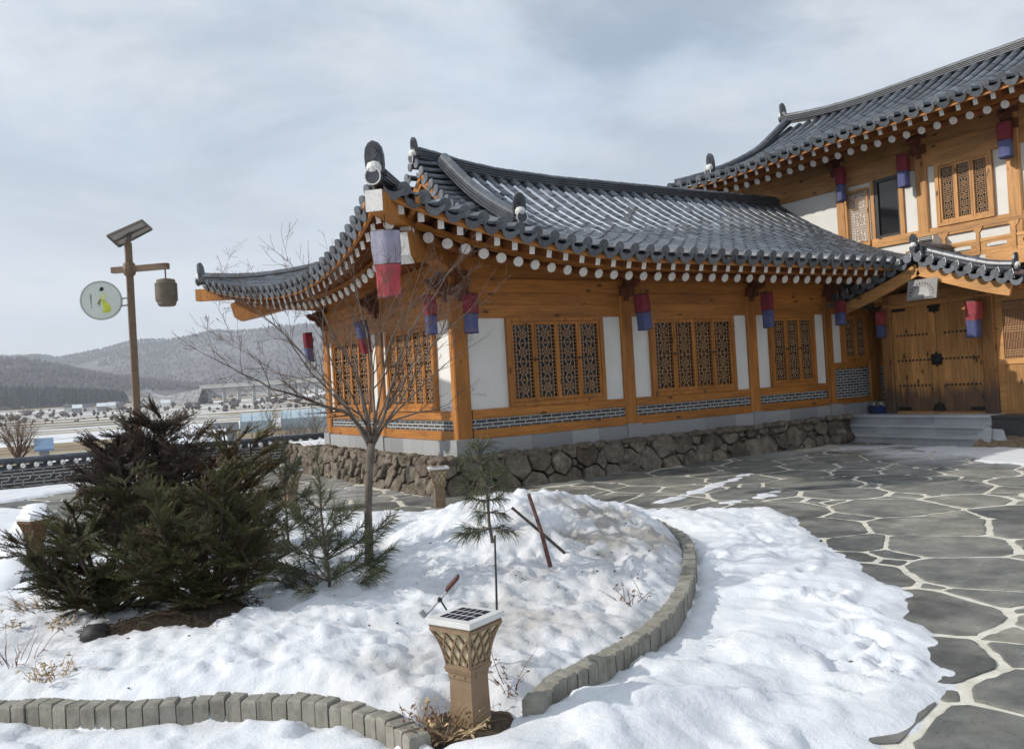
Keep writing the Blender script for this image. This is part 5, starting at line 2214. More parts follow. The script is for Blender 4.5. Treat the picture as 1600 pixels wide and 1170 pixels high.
# spotlight on a tilted stake behind the nearest light
SP = empty('stake_spotlight', at(690, 990, 4.25), 'small tilted spotlight with a red-brown plate, behind the nearest garden light', 'spotlight')
A, B_ = at(666, 960, 4.2), at(717, 903, 4.2)
ax = (B_-A).normalized()
m = MB(); m.tube([A, lerp(A, B_, .85)], .0055, 8); m.build('stem', [STEEL], SP)
sd = ax.cross(FWD).normalized()
m = MB(); m.tube([A-ax*.012-sd*.004, A+sd*.032-ax*.004], [.012, .016], 12); m.build('lamp_head', [STEEL], SP)
m = MB(); m.obox(lerp(A, B_, .84)+sd*.008, ax*.042, FWD*.045, sd*.007); m.build('solar_plate', [RUST], SP)
m = MB(); a, b = lerp(A, B_, .42), at(699, 990, 4.25); m.tube([a, lerp(a, b, .3)+RT*.022, lerp(a, b, .7)+RT*.012, b], .0045, 6); m.lathe(a, [(.012, -.01), (.012, .01)], 8, axis=FWD); m.tube([b, b-Z3*.25], .006, 6); m.build('bracket', [IRON], SP)
# thin rod
R0 = at(776.5, 958, 3.83)
m = MB()
m.tube([at(773, 836, 3.86), at(775, 900, 3.845), R0], [.0045, .005, .0055], 6)
tag(m.build('thin_rod', [IRON], None, origin=R0), 'thin dark upright rod rising from the corner of the nearest garden light', 'rod')
m = MB()
us = [2*PI*q/36 for q in range(37)]
rings = (0.02, .35, .7, 1.0)
vs = []
for k in rings:
    for a in us:
        rr = k*.21*(1+.25*nz(math.cos(a)*2, math.sin(a)*2, 8))
        x, y = LIGHT.x+math.cos(a)*rr, LIGHT.y+math.sin(a)*rr
        vs.append(V((x, y, .105-.03*k**3+.016*fbm(x*14, y*14, 3, 3))))
m.add(vs, [(i*37+j, i*37+j+1, (i+1)*37+j+1, (i+1)*37+j) for i in range(3) for j in range(36)])
tag(m.build('bare_soil', [plain('damp dark soil', (.085, .065, .048), .95, .1, .5, 30, .9)], None, True), 'bare damp soil thawed out round the nearest garden light', None, kind='structure')
# crossed tree stakes
m = MB()
m.tube([at(826, 772, 6.25), at(845, 828, 6.10), at(860, 885, 5.95)], [.0135, .0145, .016], 8)
tag(m.build('wooden_stake', [RUST], None, True, at(860, 880, 5.95)), 'reddish round stake leaning in the snow heap, crossing over a grey one', 'stake')
m = MB()
m.tube([at(800, 793, 6.1), at(840, 827, 6.18), at(892, 872, 6.3)], [.010, .0115, .012], 8)
tag(m.build('wooden_stake', [plain('grey weathered stick', (.10, .085, .07), .9, .2, .3, 30)], None, True, at(888, 868, 6.3)), 'thinner grey stake lying under the reddish one on the snow heap', 'stake')

# ================================================================== lamp post
D = 12.4
base = at(214, 640, D)
LP = empty('lamp_post', V((base.x, base.y, 0)), 'tall brown lamp post with a solar panel on top and a hanging drum lantern', 'lamp post')
bx, by = base.x, base.y
m = MB()
top = at(204, 372, D)
px, py = bx, by
def post(m, z0, z1, w): m.box(px-w, px+w, py-w, py+w, z0, z1)
zc = at(208, 420, D).z
post(m, 0, zc+.38, .046)
post(m, zc+.38, at(204, 374, D).z, .031)
m.build('post', [BROWNP], LP)
o = V((px, py, zc))
# arm runs across the view
AD = V((RT.x, RT.y, 0)).normalized()*math.cos(.15)+V((FWD.x, FWD.y, 0)).normalized()*-.15
AD.z = 0
AD.normalize()
m = MB(); m.obox(o+AD*.17, AD*.44, Z3*.042, AD.cross(Z3)*.042); m.build('cross_arm', [BROWNP], LP)
m = MB(); m.lathe(o-Z3*.10, [(.06, 0), (.085, .03), (.095, .10), (.085, .17), (.06, .20)], 10)
m.build('joint_collar', [BROWNP], LP)
lc = o+AD*.56
m = MB(); m.tube([lc-Z3*.04, lc-Z3*.18], .011, 6)
m.build('hanger', [BROWNP], LP)
m = MB()
H = .40
t0 = lc-Z3*.18
m.lathe(t0-Z3*H, [(.10, 0), (.122, .015), (.13, .04), (.13, .055), (.148, .075), (.152, .20), (.148, .325), (.13, .345), (.13, .365), (.122, .385), (.05, .40)], 26)
for k in range(12):
    ring = [t0-Z3*(.075+.0215*k)+V((math.cos(a), math.sin(a), 0))*.151 for a in [2*PI*q/26 for q in range(27)]]
    m.tube(ring, .0055, 4, cap=False)
m.build('drum_lantern', [plain('weathered brown drum', (.15, .125, .095), .6, .3, .2, 18, .2)], LP)
# solar panel seen from below
cs = [at(168, 369, D-.22), at(222, 345, D-.22), at(237, 358, D+.28), at(186, 385, D+.28)]
nn = (cs[1]-cs[0]).cross(cs[3]-cs[0]).normalized()
if nn.z < 0: nn = -nn
def pp(u, v): return lerp(lerp(cs[0], cs[1], u), lerp(cs[3], cs[2], u), v)
m = MB()
q = [pp(0, 0), pp(1, 0), pp(1, 1), pp(0, 1)]
m.add(q+[p+nn*.02 for p in q], [(0, 1, 2, 3), (4, 5, 6, 7), (0, 1, 5, 4), (1, 2, 6, 5), (2, 3, 7, 6), (3, 0, 4, 7)], mat=0)
for a, b in ((pp(0, 0), pp(1, 0)), (pp(1, 0), pp(1, 1)), (pp(1, 1), pp(0, 1)), (pp(0, 1), pp(0, 0)), (pp(0, .55), pp(1, .55))):
    m.bar(a, b, .026, .034, up=nn, mat=1)
c0 = pp(.5, .5)
m.tube([V((px, py, c0.z-.16)), c0], .03, 8, mat=1)
m.build('solar_panel', [plain('pale panel backing', (.42, .41, .39), .5, .3, .1, 8), plain('dark panel rail', (.12, .105, .09), .4, .4, .1, 8)], LP)
# round sign with a figure in a yellow skirt
sc = at(159, 470, D)
SG = empty('round_sign', sc, 'round white sign with a yellow-skirted figure bracketed to the brown lamp post', 'sign')
sn = (V((-FWD.x, -FWD.y, 0)).normalized()*.97+V((RT.x, RT.y, 0))*.22).normalized()
su = Z3
sx = su.cross(sn).normalized()
if sx.dot(RT) < 0: sx = -sx
m = MB()
r = .275
m.lathe(sc-sn*.05, [(r*.98, 0), (r, .008), (r, .085), (r*.985, .095)], 40, axis=sn)
m.build('disc', [plain('translucent white acrylic', (.62, .66, .60), .35, .4, .05, 4, 0)], SG)
m = MB()
ring = [sc+sn*.045+(sx*math.cos(a)+su*math.sin(a))*r for a in [2*PI*q/40 for q in range(41)]]
m.tube(ring, .012, 6, cap=False)
m.build('rim', [plain('silver rim', (.42, .42, .40), .4, .5, .1, 8, 0)], SG)
m = MB()
for dz in (.02, -.085):
    a = sc+sx*(r-.01)+su*dz
    m.tube([a, V((px, py, 0))+V((0, 0, a.z))-sx*.05], .012, 6)
m.build('sign_arm', [STEEL], SG)
YEL = plain('yellow print', (.58, .62, .07), .5, .3, .2, 8, 0)
PALEY = plain('pale yellow print', (.60, .62, .28), .5, .3, .2, 8, 0)
GREENP = plain('olive print', (.22, .24, .06), .5, .3, .2, 8, 0)
f0 = sc+sn*.0465
def fig(poly, mat, name, dz=0.0):
    m = MB()
    m.plate(f0+sn*dz, sx, su, sn, poly, .004)
    return m.build(name, [mat], SG)
fig([(.0, .0), (.045, .005), (.085, -.03), (.125, -.09), (.13, -.15), (.085, -.185), (.02, -.175), (.03, -.11), (.02, -.06)], YEL, 'printed_skirt')
fig([(-.025, .02), (.0, .075), (.02, .10), (.04, .10), (.055, .07), (.075, .04), (.055, .015), (.0, -.0)], PALEY, 'printed_jacket', .001)
fig([(-.055, -.06), (-.035, -.01), (-.01, .02), (.01, .01), (-.01, -.02), (-.02, -.09), (-.035, -.05)], GREENP, 'printed_ribbon', .002)
m = MB()
m.plate(f0+sn*.002, sx, su, sn, [(.018+.026*math.cos(a), .165+.03*math.sin(a)) for a in [2*PI*q/14 for q in range(14)]], .004)
m.plate(f0+sn*.002, sx, su, sn, [(-.02, .135), (.012, .145), (.012, .152), (-.02, .15)], .003)
m.build('printed_hair', [IRON], SG)
m = MB()
for k, (x, z, w, h) in enumerate(((-.135, .09, .012, .003), (-.13, .075, .003, .012), (-.135, .055, .010, .003), (-.14, .04, .003, .012), (-.13, .04, .003, .010), (-.135, .015, .012, .003), (-.13, .0, .003, .012), (-.14, -.015, .010, .003), (-.135, -.04, .010, .003), (-.135, -.055, .003, .010), (-.13, -.09, .008, .003), (-.13, -.10, .003, .008), (-.07, .105, .006, .003))):
    m.obox(f0+sx*x+su*z, sx*w, su*h, sn*.002)
m.build('printed_letters', [IRON], SG)

# ================================================================== trees and shrubs
def leafmat(name, lo, mid, hi, rough=.6, trans=0.0):
    t = NT(name)
    col = t.ramp(t.attr(), [(0, lo), (.5, mid), (1, hi)])
    t.fin(col, rough, .25)
    return t.m


def bark(name, c, scale=20):
    t = NT(name)
    co = t.coords((1, 1, .35), random=False)
    n = t.noise(co, scale, 6, .65)
    col = t.ramp(n, [(.3, tuple(x*.5 for x in c)), (.7, tuple(x*1.4 for x in c))])
    t.bump(n, .6, .01)
    return t.fin(col, .9, .15)


BARK = bark('grey-brown bark', (.155, .128, .108))
TWIG = bark('young red-brown twig', (.125, .085, .068), 40)
YBARK = bark('dark yew bark', (.06, .045, .035))
YEW = leafmat('yew needles', (.085, .052, .020), (.062, .072, .022), (.12, .125, .040))
YEWB = leafmat('bronzed yew needles', (.11, .050, .018), (.115, .080, .026), (.15, .13, .042))
YEWD = leafmat('dark purple-green needles', (.042, .026, .020), (.062, .045, .034), (.12, .085, .062))
PINE = leafmat('pine needles', (.052, .060, .030), (.092, .104, .054), (.17, .18, .09))


def spray(mb, p, d, L, rng, nl=.026, nw=.0032, gap=.0085, curl=.25, stem=.0022, tint=.5, sides=2):
    """one shoot: thin stem with needles along both sides"""
    d = d.normalized()
    side = d.cross(Z3)
    if side.length < .1: side = d.cross(V((1, 0, 0)))
    side.normalize()
    a = rng.uniform(-.9, .9)
    side = (side*math.cos(a)+d.cross(side)*math.sin(a)).normalized()
    n = max(4, int(L/gap))
    pts = []
    q = V(p)
    dd = d.copy()
    for i in range(n+1):
        pts.append(q.copy())
        dd = (dd+V((rng.uniform(-1, 1), rng.uniform(-1, 1), rng.uniform(-.6, 1)*curl))*.045).normalized()
        q = q+dd*(L/n)
    mb.tube([pts[0], pts[n//2], pts[n]], [stem, stem*.8, stem*.5], 3, cap=False, mat=1, tint=.4)
    vs, fs, = [], []
    for i in range(1, n+1):
        t = i/n
        dr = (pts[i]-pts[i-1]).normalized()
        for sg in (-1, 1):
            up = side.cross(dr)*rng.uniform(-.45, .75)
            nd = (side*sg*(.95-.45*t)+dr*(.45+.6*t)+up).normalized()
            ln = nl*(1-.35*t)*rng.uniform(.75, 1.15)
            w = side.cross(nd)
            w = (dr-nd*dr.dot(nd))
            if w.length < .05: w = nd.orthogonal()
            w = w.normalized()*nw*.5
            c = pts[i]
            o = len(vs)
            vs += [c, c+nd*ln*.45+w, c+nd*ln, c+nd*ln*.45-w]
            fs.append((o, o+1, o+2, o+3))
    mb.add(vs, fs, mat=0, tint=min(1, max(0, tint+rng.gauss(0, .10))))
    return pts


def limb(mb, p, d, L, r0, rng, seg=6, droop=0.0, wig=.12, r1=.25, mat=1):
    pts, rs = [V(p)], [r0]
    d = d.normalized()
    for i in range(seg):
        d = (d+V((rng.uniform(-1, 1), rng.uniform(-1, 1), rng.uniform(-1, 1)))*wig+V((0, 0, droop))).normalized()
        pts.append(pts[-1]+d*(L/seg))
        rs.append(r0*lerp(1, r1, (i+1)/seg))
    mb.tube(pts, rs, 5, mat=mat, tint=.5)
    return pts


def yew(base, label, stems, mats, seed, dens=1.0, shoot=(.07, .15), tintc=.5, name='yew_shrub', nl=.021, bough=None):
    """stems: list of (direction, length); boughs leave each stem and carry the shoots"""
    rng = random.Random(seed)
    root = empty(name, base, label, 'shrub')
    mt, mc = MB(), MB()
    for (d, L) in stems:
        d = V(d)
        pts = limb(mt, V(base)-Z3*.04, d, L, .016+.012*L, rng, 8, .015, .09, .2)
        nb = int(17*L*dens)+3
        for k in range(nb):
            t = lerp(.14, 1.0, (k+rng.random())/nb)
            i = min(len(pts)-2, int(t*(len(pts)-1)))
            p = lerp(pts[i], pts[i+1], t*(len(pts)-1)-i)
            az = rng.uniform(0, 2*PI)
            bd = V((math.cos(az), math.sin(az), rng.uniform(-.25, .65)))+d.normalized()*lerp(.1, .6, t)
            bl = (.36*L**.6)*lerp(1.0, .45, t)*rng.uniform(.6, 1.2)
            bp = limb(mt, p, bd, bl, .007, rng, 5, -.02, .14, .3)
            tb = tintc+rng.gauss(0, .22)
            ns = int(24*bl/.4*dens)+7
            for q in range(ns):
                tt = lerp(.25, 1.0, (q+rng.random())/ns)
                j = min(len(bp)-2, int(tt*(len(bp)-1)))
                sp = lerp(bp[j], bp[j+1], tt*(len(bp)-1)-j)
                bdir = (bp[j+1]-bp[j]).normalized()
                sdv = bdir.cross(Z3)
                sdv = sdv.normalized() if sdv.length > .1 else V((1, 0, 0))
                sd_ = (bdir*rng.uniform(.5, 1.0)+sdv*rng.choice((-1, 1))*rng.uniform(.2, .9)+Z3*rng.uniform(-.15, .5))
                spray(mc, sp, sd_, rng.uniform(*shoot), rng, nl, .0056, .0088, tint=tb)
            spray(mc, bp[-1], bp[-1]-bp[-2], rng.uniform(*shoot), rng, nl, .0056, .0088, tint=tb+.1)
    mt.build('stem', [YBARK, YBARK], root, True)
    mc.build('foliage', mats, root)
    return root
VX = V((RT.x, RT.y, 0)).normalized()     # across the view
VF = V((FWD.x, FWD.y, 0)).normalized()
def vd(a, b, c): return VX*a+Z3*b+VF*c
yb = on_ground(322, 965, .17)
yew(yb, 'bushy dark green yew with a visible dark trunk, in the middle of the evergreen clump',
    [(vd(-.05, 1, .1), .92), (vd(.25, 1, .0), .98), (vd(-.45, .9, .1), .92), (vd(.45, .75, .1), .80), (vd(-.75, .62, .15), .85), (vd(.05, .9, -.45), .72), (vd(.1, .9, .5), .85), (vd(.5, .42, -.1), .55), (vd(-.2, 1, -.25), .85), (vd(-.35, .55, -.3), .65)], [YEW, YBARK], 51, 1.05)
yb2 = on_ground(398, 930, .17)
yew(V((yb2.x, yb2.y+.35, .17)), 'bronze-tinted upright yew at the right edge of the evergreen clump',
    [(vd(-.18, 1, .0), .90), (vd(.16, 1, .0), 1.12), (vd(-.02, 1, .2), 1.0), (vd(-.35, 1, .1), .85), (vd(.02, 1, -.2), .8), (vd(.10, 1, .05), 1.20)], [YEWB, YBARK], 52, 1.0, tintc=.5)
yb3 = on_ground(165, 958, .15)
yew(yb3, 'low spreading dark yew at the left of the evergreen clump',
    [(vd(-.45, .85, .1), .78), (vd(-.2, 1, .0), .86), (vd(.15, 1, .2), .98), (vd(.5, .8, .0), .95), (vd(-.7, .6, .0), .62), (vd(-.75, .4, .1), .50), (vd(.8, .45, -.1), .85), (vd(.0, .8, -.45), .8), (vd(-.4, .6, -.35), .75), (vd(.4, .7, .4), .9)], [YEW, YBARK], 53, 1.1, tintc=.45)
yb4 = at(230, 800, 7.6)
yew(V((yb4.x, yb4.y, .12)), 'tall dark layered conifer behind the other shrubs, hiding the foot of the lamp post',
    [(vd(.0, 1, 0), 1.36), (vd(.24, 1, .1), 1.36), (vd(-.26, 1, .1), 1.34), (vd(.36, .9, .0), 1.30), (vd(-.38, .9, .0), 1.26), (vd(.55, .75, .1), 1.10), (vd(-.55, .75, .1), 1.05), (vd(.1, 1, .3), 1.15), (vd(-.1, 1, -.3), 1.1)], [YEWD, YBARK], 54, 1.35, shoot=(.09, .20), name='dark_conifer', nl=.023)
# mulch and a black stone under the yew
m = MB()
P0 = on_ground(262, 978, .17)
us = [2*PI*q/40 for q in range(41)]
rings = (0.02, .25, .5, .75, .92, 1.0)
vs = []
for k in rings:
    for a in us:
        rr = k*(1+.22*nz(math.cos(a)*2, math.sin(a)*2, 4))
        x, y = VX.x*math.cos(a)*.62*rr+VF.x*math.sin(a)*.30*rr, VX.y*math.cos(a)*.62*rr+VF.y*math.sin(a)*.30*rr
        p = P0+V((x, y, 0))
        p.z = bed_z(p.x, p.y, 1.0)+.035-.07*k**6+.012*fbm(p.x*12, p.y*12, 3, 4)
        vs.append(p)
n = len(us)
m.add(vs, [(i*n+j, i*n+j+1, (i+1)*n+j+1, (i+1)*n+j) for i in range(len(rings)-1) for j in range(n-1)])
rng = random.Random(61)
for k in range(260):
    a, r_ = rng.uniform(0, 2*PI), math.sqrt(rng.random())
    p = P0+VX*(math.cos(a)*.62*r_)+VF*(math.sin(a)*.3*r_)
    p.z = bed_z(p.x, p.y, 1.0)+.03+rng.uniform(0, .02)
    d = V((rng.uniform(-1, 1), rng.uniform(-1, 1), rng.uniform(-.2, .3))).normalized()
    m.tube([p-d*rng.uniform(.02, .06), p+d*rng.uniform(.02, .06)], .0025, 3, tint=rng.random())
tag(m.build('bark_mulch', [plain('dark bark mulch', (.055, .042, .032), .95, .1, .5, 40, .8, tint=.4)], None), 'patch of dark bark and dead needles under the evergreen clump', None, kind='stuff')
m = MB()
rng = random.Random(62)
lump(m, on_ground(150, 990, .2)+V((0, 0, .0)), .075, (1.25, 1, .8), rng, 14)
tag(m.build('black_stone', [plain('wet black stone', (.022, .02, .019), .55, .4, .4, 14, .6)], None, True), 'rounded black stone at the left end of the dark mulch patch', 'stone')


def pine(base, H, label, whorls, seed, lean=(0, 0), tintc=.5, nl=.085, nmul=1.0, stemw=.013, droop=.28):
    rng = random.Random(seed)
    root = empty('young_pine', base, label, 'tree', 'young pines in the snowy bed')
    mt, mc = MB(), MB()
    top = V(base)+V((lean[0], lean[1], H))
    pts = [lerp(V(base)-Z3*.05, top, t)+V((nz(t*3, seed)*.02, nz(t*3, seed+5)*.02, 0)) for t in (0, .2, .4, .6, .8, 1.0)]
    mt.tube(pts, [stemw, stemw*.9, stemw*.8, stemw*.62, stemw*.45, stemw*.3], 7, mat=1)
    def stem_at(t):
        i = min(4, int(t*5))
        return lerp(pts[i], pts[i+1], t*5-i)
    def needles(bp, r0, dens, upb):
        L = sum((b-a).length for a, b in zip(bp, bp[1:]))
        n = int(L/.010*dens*nmul)
        vs, fs, tn_ = [], [], []
        for k in range(n):
            t = lerp(r0, 1.0, (k+rng.random())/n)
            i = min(len(bp)-2, int(t*(len(bp)-1)))
            c = lerp(bp[i], bp[i+1], t*(len(bp)-1)-i)
            d = (bp[i+1]-bp[i]).normalized()
            s_ = d.orthogonal().normalized()
            a = rng.uniform(0, 2*PI)
            rad = s_*math.cos(a)+d.cross(s_)*math.sin(a)
            for q in range(2):
                nd = (d*rng.uniform(.55, 1.0)+rad*rng.uniform(.45, .8)+V((rng.uniform(-.15, .15), rng.uniform(-.15, .15), upb-droop*rng.random()))).normalized()
                ln = nl*rng.uniform(.7, 1.15)
                w = nd.orthogonal().normalized()
                an = rng.uniform(0, PI)
                w = (w*math.cos(an)+nd.cross(w)*math.sin(an))*.0016
                mid = c+nd*ln*.5-Z3*.002
                tip = c+nd*ln-Z3*ln*.16
                o = len(vs)
                vs += [c-w, c+w, mid+w, mid-w, tip]
                fs += [(o, o+1, o+2, o+3), (o+3, o+2, o+4)]
        mc.add(vs, fs, mat=0, tint=min(1, max(0, rng.gauss(tintc, .15))))
    for (t, n, L, up) in whorls:
        a0 = rng.uniform(0, 2*PI)
        for k in range(n):
            az = a0+2*PI*k/n+rng.uniform(-.35, .35)
            d = V((math.cos(az), math.sin(az), up))
            bl = L*rng.uniform(.7, 1.15)
            bp = limb(mt, stem_at(t), d, bl, .0065, rng, 6, .045, .05, .5)
            needles(bp, .30, 1.5, .0)
            if bl > .22:
                for q in range(2):
                    j = rng.choice((2, 3, 4))
                    sd_ = (bp[j+1]-bp[j]).normalized()
                    cr = sd_.cross(Z3).normalized()*rng.choice((-1, 1))
                    b2 = limb(mt, bp[j], sd_+cr*.9, bl*.38, .004, rng, 4, .05, .05, .5)
                    needles(b2, .15, 1.5, .0)
    needles([stem_at(t) for t in (.62, .72, .82, .92, 1.0)], .0, 1.5, .25)
    mt.build('trunk', [BARK, BARK], root, True)
    mc.build('needles', [PINE], root)
    return root
b = on_ground(516, 930, .19)
pine(V((b.x, b.y, .19)), 1.02, 'young pine with long drooping needles right of the yews, in front of the bare tree', [(.05, 6, .46, .22), (.14, 6, .54, .32), (.28, 5, .50, .38), (.45, 4, .42, .5), (.60, 3, .18, .9)], 71, (-.045, .0), .5, nl=.105, nmul=1.35)
b = on_ground(452, 878, .15)
pine(V((b.x, b.y, .15)), 1.05, 'second young pine, partly hidden behind the bronze yew', [(.10, 5, .44, .3), (.28, 5, .46, .4), (.48, 5, .40, .5), (.68, 4, .28, .7)], 72, (.02, .05), .35, nl=.095, nmul=1.5)
b = at(769, 832, 5.95)
pine(V((b.x, b.y, b.z-.02)), .66, 'small weeping pine on top of the snow heap beside the crossed stakes', [(.14, 4, .24, -.15), (.30, 4, .12, -.1), (.42, 5, .15, .0), (.54, 5, .16, .1), (.66, 5, .15, .2), (.78, 5, .13, .3), (.90, 4, .10, .7)], 73, (-.05, .02), .42, nl=.12, nmul=1.3, droop=.85)

# ------------------------------------------------------------------ bare tree
def bare_tree():
    rng = random.Random(81)
    b = on_ground(576, 885, .24)
    D0 = (b-EYEPOS).dot(FWD)
    root = empty('bare_tree', V((b.x, b.y, .2)), 'leafless small tree with one grey trunk forking into many thin branches before the house corner', 'tree')
    trunk, crown = MB(), MB()
    def P(x, y, dd): return at(x, y, D0+dd)
    tp = [P(576, 900, 0), P(577, 860, .0), P(575, 800, .0), P(577, 740, 0), P(580, 692, .0)]
    trunk.tube(tp, [.042, .033, .030, .029, .032], 12, mat=0)
    def twig(p, d, L, r, lev):
        d = d.normalized()
        seg = max(3, int(L/.07))
        pts, rs = [p], [r]
        for i in range(seg):
            d = (d+V((rng.gauss(0, 1), rng.gauss(0, 1), rng.gauss(0, 1)+.35))*.085).normalized()
            pts.append(pts[-1]+d*(L/seg))
            rs.append(max(.0012, r*(1-.75*(i+1)/seg)))
        crown.tube(pts, rs, 5 if r > .006 else 4, cap=lev < 2, mat=1 if r < .009 else 0, tint=.5)
        # buds
        if lev < 3:
            n = rng.randint(2, 3) if lev < 2 else rng.randint(1, 2)
            for _ in range(n):
                i = rng.randint(max(1, seg//4), seg-1)
                sd_ = d.orthogonal().normalized()
                a = rng.uniform(0, 2*PI)
                s_ = sd_*math.cos(a)+d.cross(sd_)*math.sin(a)
                twig(pts[i], (pts[i]-pts[i-1]).normalized()+s_*rng.uniform(.45, .9)+Z3*.15, L*rng.uniform(.35, .65), rs[i]*.7, lev+1)
    limbs = [
        (0.0252, [(578, 700, 0), (560, 655, -.05), (522, 636, -.15), (480, 626, -.25), (440, 612, -.35), (392, 592, -.45), (350, 567, -.5), (305, 545, -.55)]),
        (0.0207, [(578, 696, 0), (556, 655, .1), (522, 612, .25), (484, 566, .4), (446, 520, .5), (405, 488, .55), (360, 458, .55), (346, 418, .6)]),
        (0.0192, [(579, 696, 0), (572, 630, -.1), (550, 570, -.2), (522, 520, -.3), (492, 470, -.35), (470, 430, -.4), (442, 402, -.4)]),
        (0.0207, [(581, 694, 0), (585, 630, .1), (581, 570, .2), (568, 505, .3), (560, 455, .3), (552, 415, .35)]),
        (0.0222, [(583, 694, 0), (604, 640, -.1), (613, 600, -.2), (622, 560, -.25), (650, 505, -.35), (690, 445, -.4), (724, 398, -.45)]),
        (0.0192, [(583, 696, 0), (606, 656, .1), (648, 618, .25), (690, 572, .35), (738, 540, .4)]),
        (0.0148, [(600, 662, .05), (640, 646, .2), (688, 640, .35), (722, 612, .45)]),
        (0.0163, [(582, 690, .05), (600, 575, .3), (612, 520, .4), (645, 470, .5), (700, 432, .55), (726, 392, .6)]),
        (0.0133, [(575, 668, 0), (540, 600, -.4), (515, 560, -.6), (500, 500, -.75), (512, 450, -.85)]),
        (0.0133, [(585, 670, 0), (625, 560, .5), (660, 480, .8), (676, 430, .9)]),
        (0.0118, [(566, 650, -.02), (500, 600, .15), (452, 588, .3), (400, 570, .4), (352, 590, .45)]),
        (0.0118, [(605, 640, -.1), (650, 560, -.5), (700, 520, -.6), (745, 470, -.7)]),
        (0.0096, [(613, 600, -.2), (640, 540, -.1), (636, 480, 0), (655, 430, .05)]),
        (0.0096, [(600, 575, .3), (590, 500, .3), (600, 450, .35), (618, 405, .4)]),
    ]
    limbs += [
        (.014, [(585, 690, 0), (640, 600, -.1), (668, 560, -.2), (698, 500, -.2), (702, 460, -.25), (690, 428, -.3)]),
        (.014, [(578, 690, 0), (562, 600, .35), (548, 520, .6), (560, 455, .7), (545, 408, .75)]),
        (.014, [(577, 682, 0), (530, 625, -.3), (470, 560, -.5), (432, 500, -.6), (398, 468, -.65)]),
        (.012, [(592, 662, 0), (632, 600, .3), (655, 540, .5), (692, 490, .6), (735, 468, .65)]),
        (.012, [(580, 680, 0), (575, 600, -.5), (590, 520, -.8), (628, 450, -1.0)]),
        (.010, [(560, 652, 0), (505, 618, .5), (440, 590, .8), (385, 548, .9), (330, 520, 1.0)]),
    ]
    for r0, pl in limbs:
        pts = [P(*q) for q in pl]
        # smooth
        sm = [pts[0]]
        for a, c in zip(pts, pts[1:]):
            sm += [lerp(a, c, .33)+V((rng.uniform(-1, 1), rng.uniform(-1, 1), rng.uniform(-1, 1)))*.012, lerp(a, c, .72)+V((rng.uniform(-1, 1), rng.uniform(-1, 1), rng.uniform(-1, 1)))*.012]
        sm.append(pts[-1])
        n = len(sm)
        rs = [max(.0018, r0*.74*(1-.93*(i/(n-1))**.75)) for i in range(n)]
        crown.tube(sm, rs, 7, mat=0, tint=.5)
        for i in range(3, n-1):
            for _ in range(2 if rng.random() < .3 else 1):
                d = (sm[i+1]-sm[i]).normalized()
                o = d.orthogonal().normalized()
                a = rng.uniform(0, 2*PI)
                s_ = o*math.cos(a)+d.cross(o)*math.sin(a)
                twig(sm[i], d*.9+s_*rng.uniform(.5, 1.0)+Z3*.2, rng.uniform(.18, .52)*(1.1-.5*i/n), min(rs[i]*.6, .0085), 0 if rng.random() < .45 else 1)
        twig(sm[-1], sm[-1]-sm[-2], rng.uniform(.12, .25), .0026, 2)
    trunk.build('trunk', [BARK, TWIG], root, True)
    crown.build('crown', [BARK, TWIG], root, True)
bare_tree()

# ------------------------------------------------------------------ dry weeds
STRAW = leafmat('dry straw', (.14, .085, .045), (.34, .23, .12), (.52, .40, .24), .9)
STALK = leafmat('dead red-brown stalk', (.07, .03, .02), (.15, .07, .045), (.30, .19, .13), .9)
def weeds(base, n, h, spread, mat, label, seed, leaf=.3, lean=V((0, 0, 0))):
    rng = random.Random(seed)
    m = MB()
    for _ in range(n):
        a, r_ = rng.uniform(0, 2*PI), spread*.35*math.sqrt(rng.random())
        p = V(base)+V((math.cos(a)*r_, math.sin(a)*r_, -.02))
        d = V((math.cos(a)*rng.uniform(.1, 1.0), math.sin(a)*rng.uniform(.1, 1.0), rng.uniform(.4, 1)))+lean
        d.normalize()
        L = h*rng.uniform(.4, 1.15)
        pts = [p]
        for i in range(5):
            d = (d+V((rng.gauss(0, .16), rng.gauss(0, .16), -.07))).normalized()
            pts.append(pts[-1]+d*L/5)
        tnt = rng.random()
        m.tube(pts, [.0024, .0022, .002, .0017, .0013, .0008], 3, tint=tnt)
        for i in range(1, 6):
            if rng.random() < leaf:
                s_ = V((rng.gauss(0, 1), rng.gauss(0, 1), rng.gauss(0, .6))).normalized()
                c = pts[i]
                l2 = rng.uniform(.012, .035)
                w = s_.orthogonal().normalized()*l2*.22
                m.add([c, c+s_*l2*.5+w, c+s_*l2-Z3*.006, c+s_*l2*.5-w], [(0, 1, 2, 3)], tint=min(1, tnt+.2))
    o = m.build('dry_weed', [mat], None, origin=V(base))
    return tag(o, label, 'weed')
weeds(on_ground(700, 1134, .10), 90, .17, .34, STRAW, 'tuft of dry straw at the foot of the nearest garden light', 1)
weeds(on_ground(655, 1130, .12), 14, .13, .22, STALK, 'sprawling brown stalks left of the nearest garden light', 2, .6)
weeds(on_ground(800, 1085, .13), 9, .30, .06, STALK, 'tall dead seed stalk right of the nearest garden light', 3, .95, V((-.3, .05, .3)))
weeds(on_ground(985, 836, .24), 18, .16, .26, STALK, 'reddish dead stems beside the upper end of the right kerb', 4, .2)
weeds(on_ground(985, 935, .34), 12, .13, .3, STALK, 'sparse dead twigs in the dirty snow of the heap', 5, .3)
weeds(on_ground(75, 1050, .19), 40, .09, .3, STRAW, 'flattened yellow grass clump in the snow at lower left', 6, .5)
weeds(on_ground(95, 975, .17), 16, .12, .16, STRAW, 'small brown plant in the snow below the left yew', 7, .7)
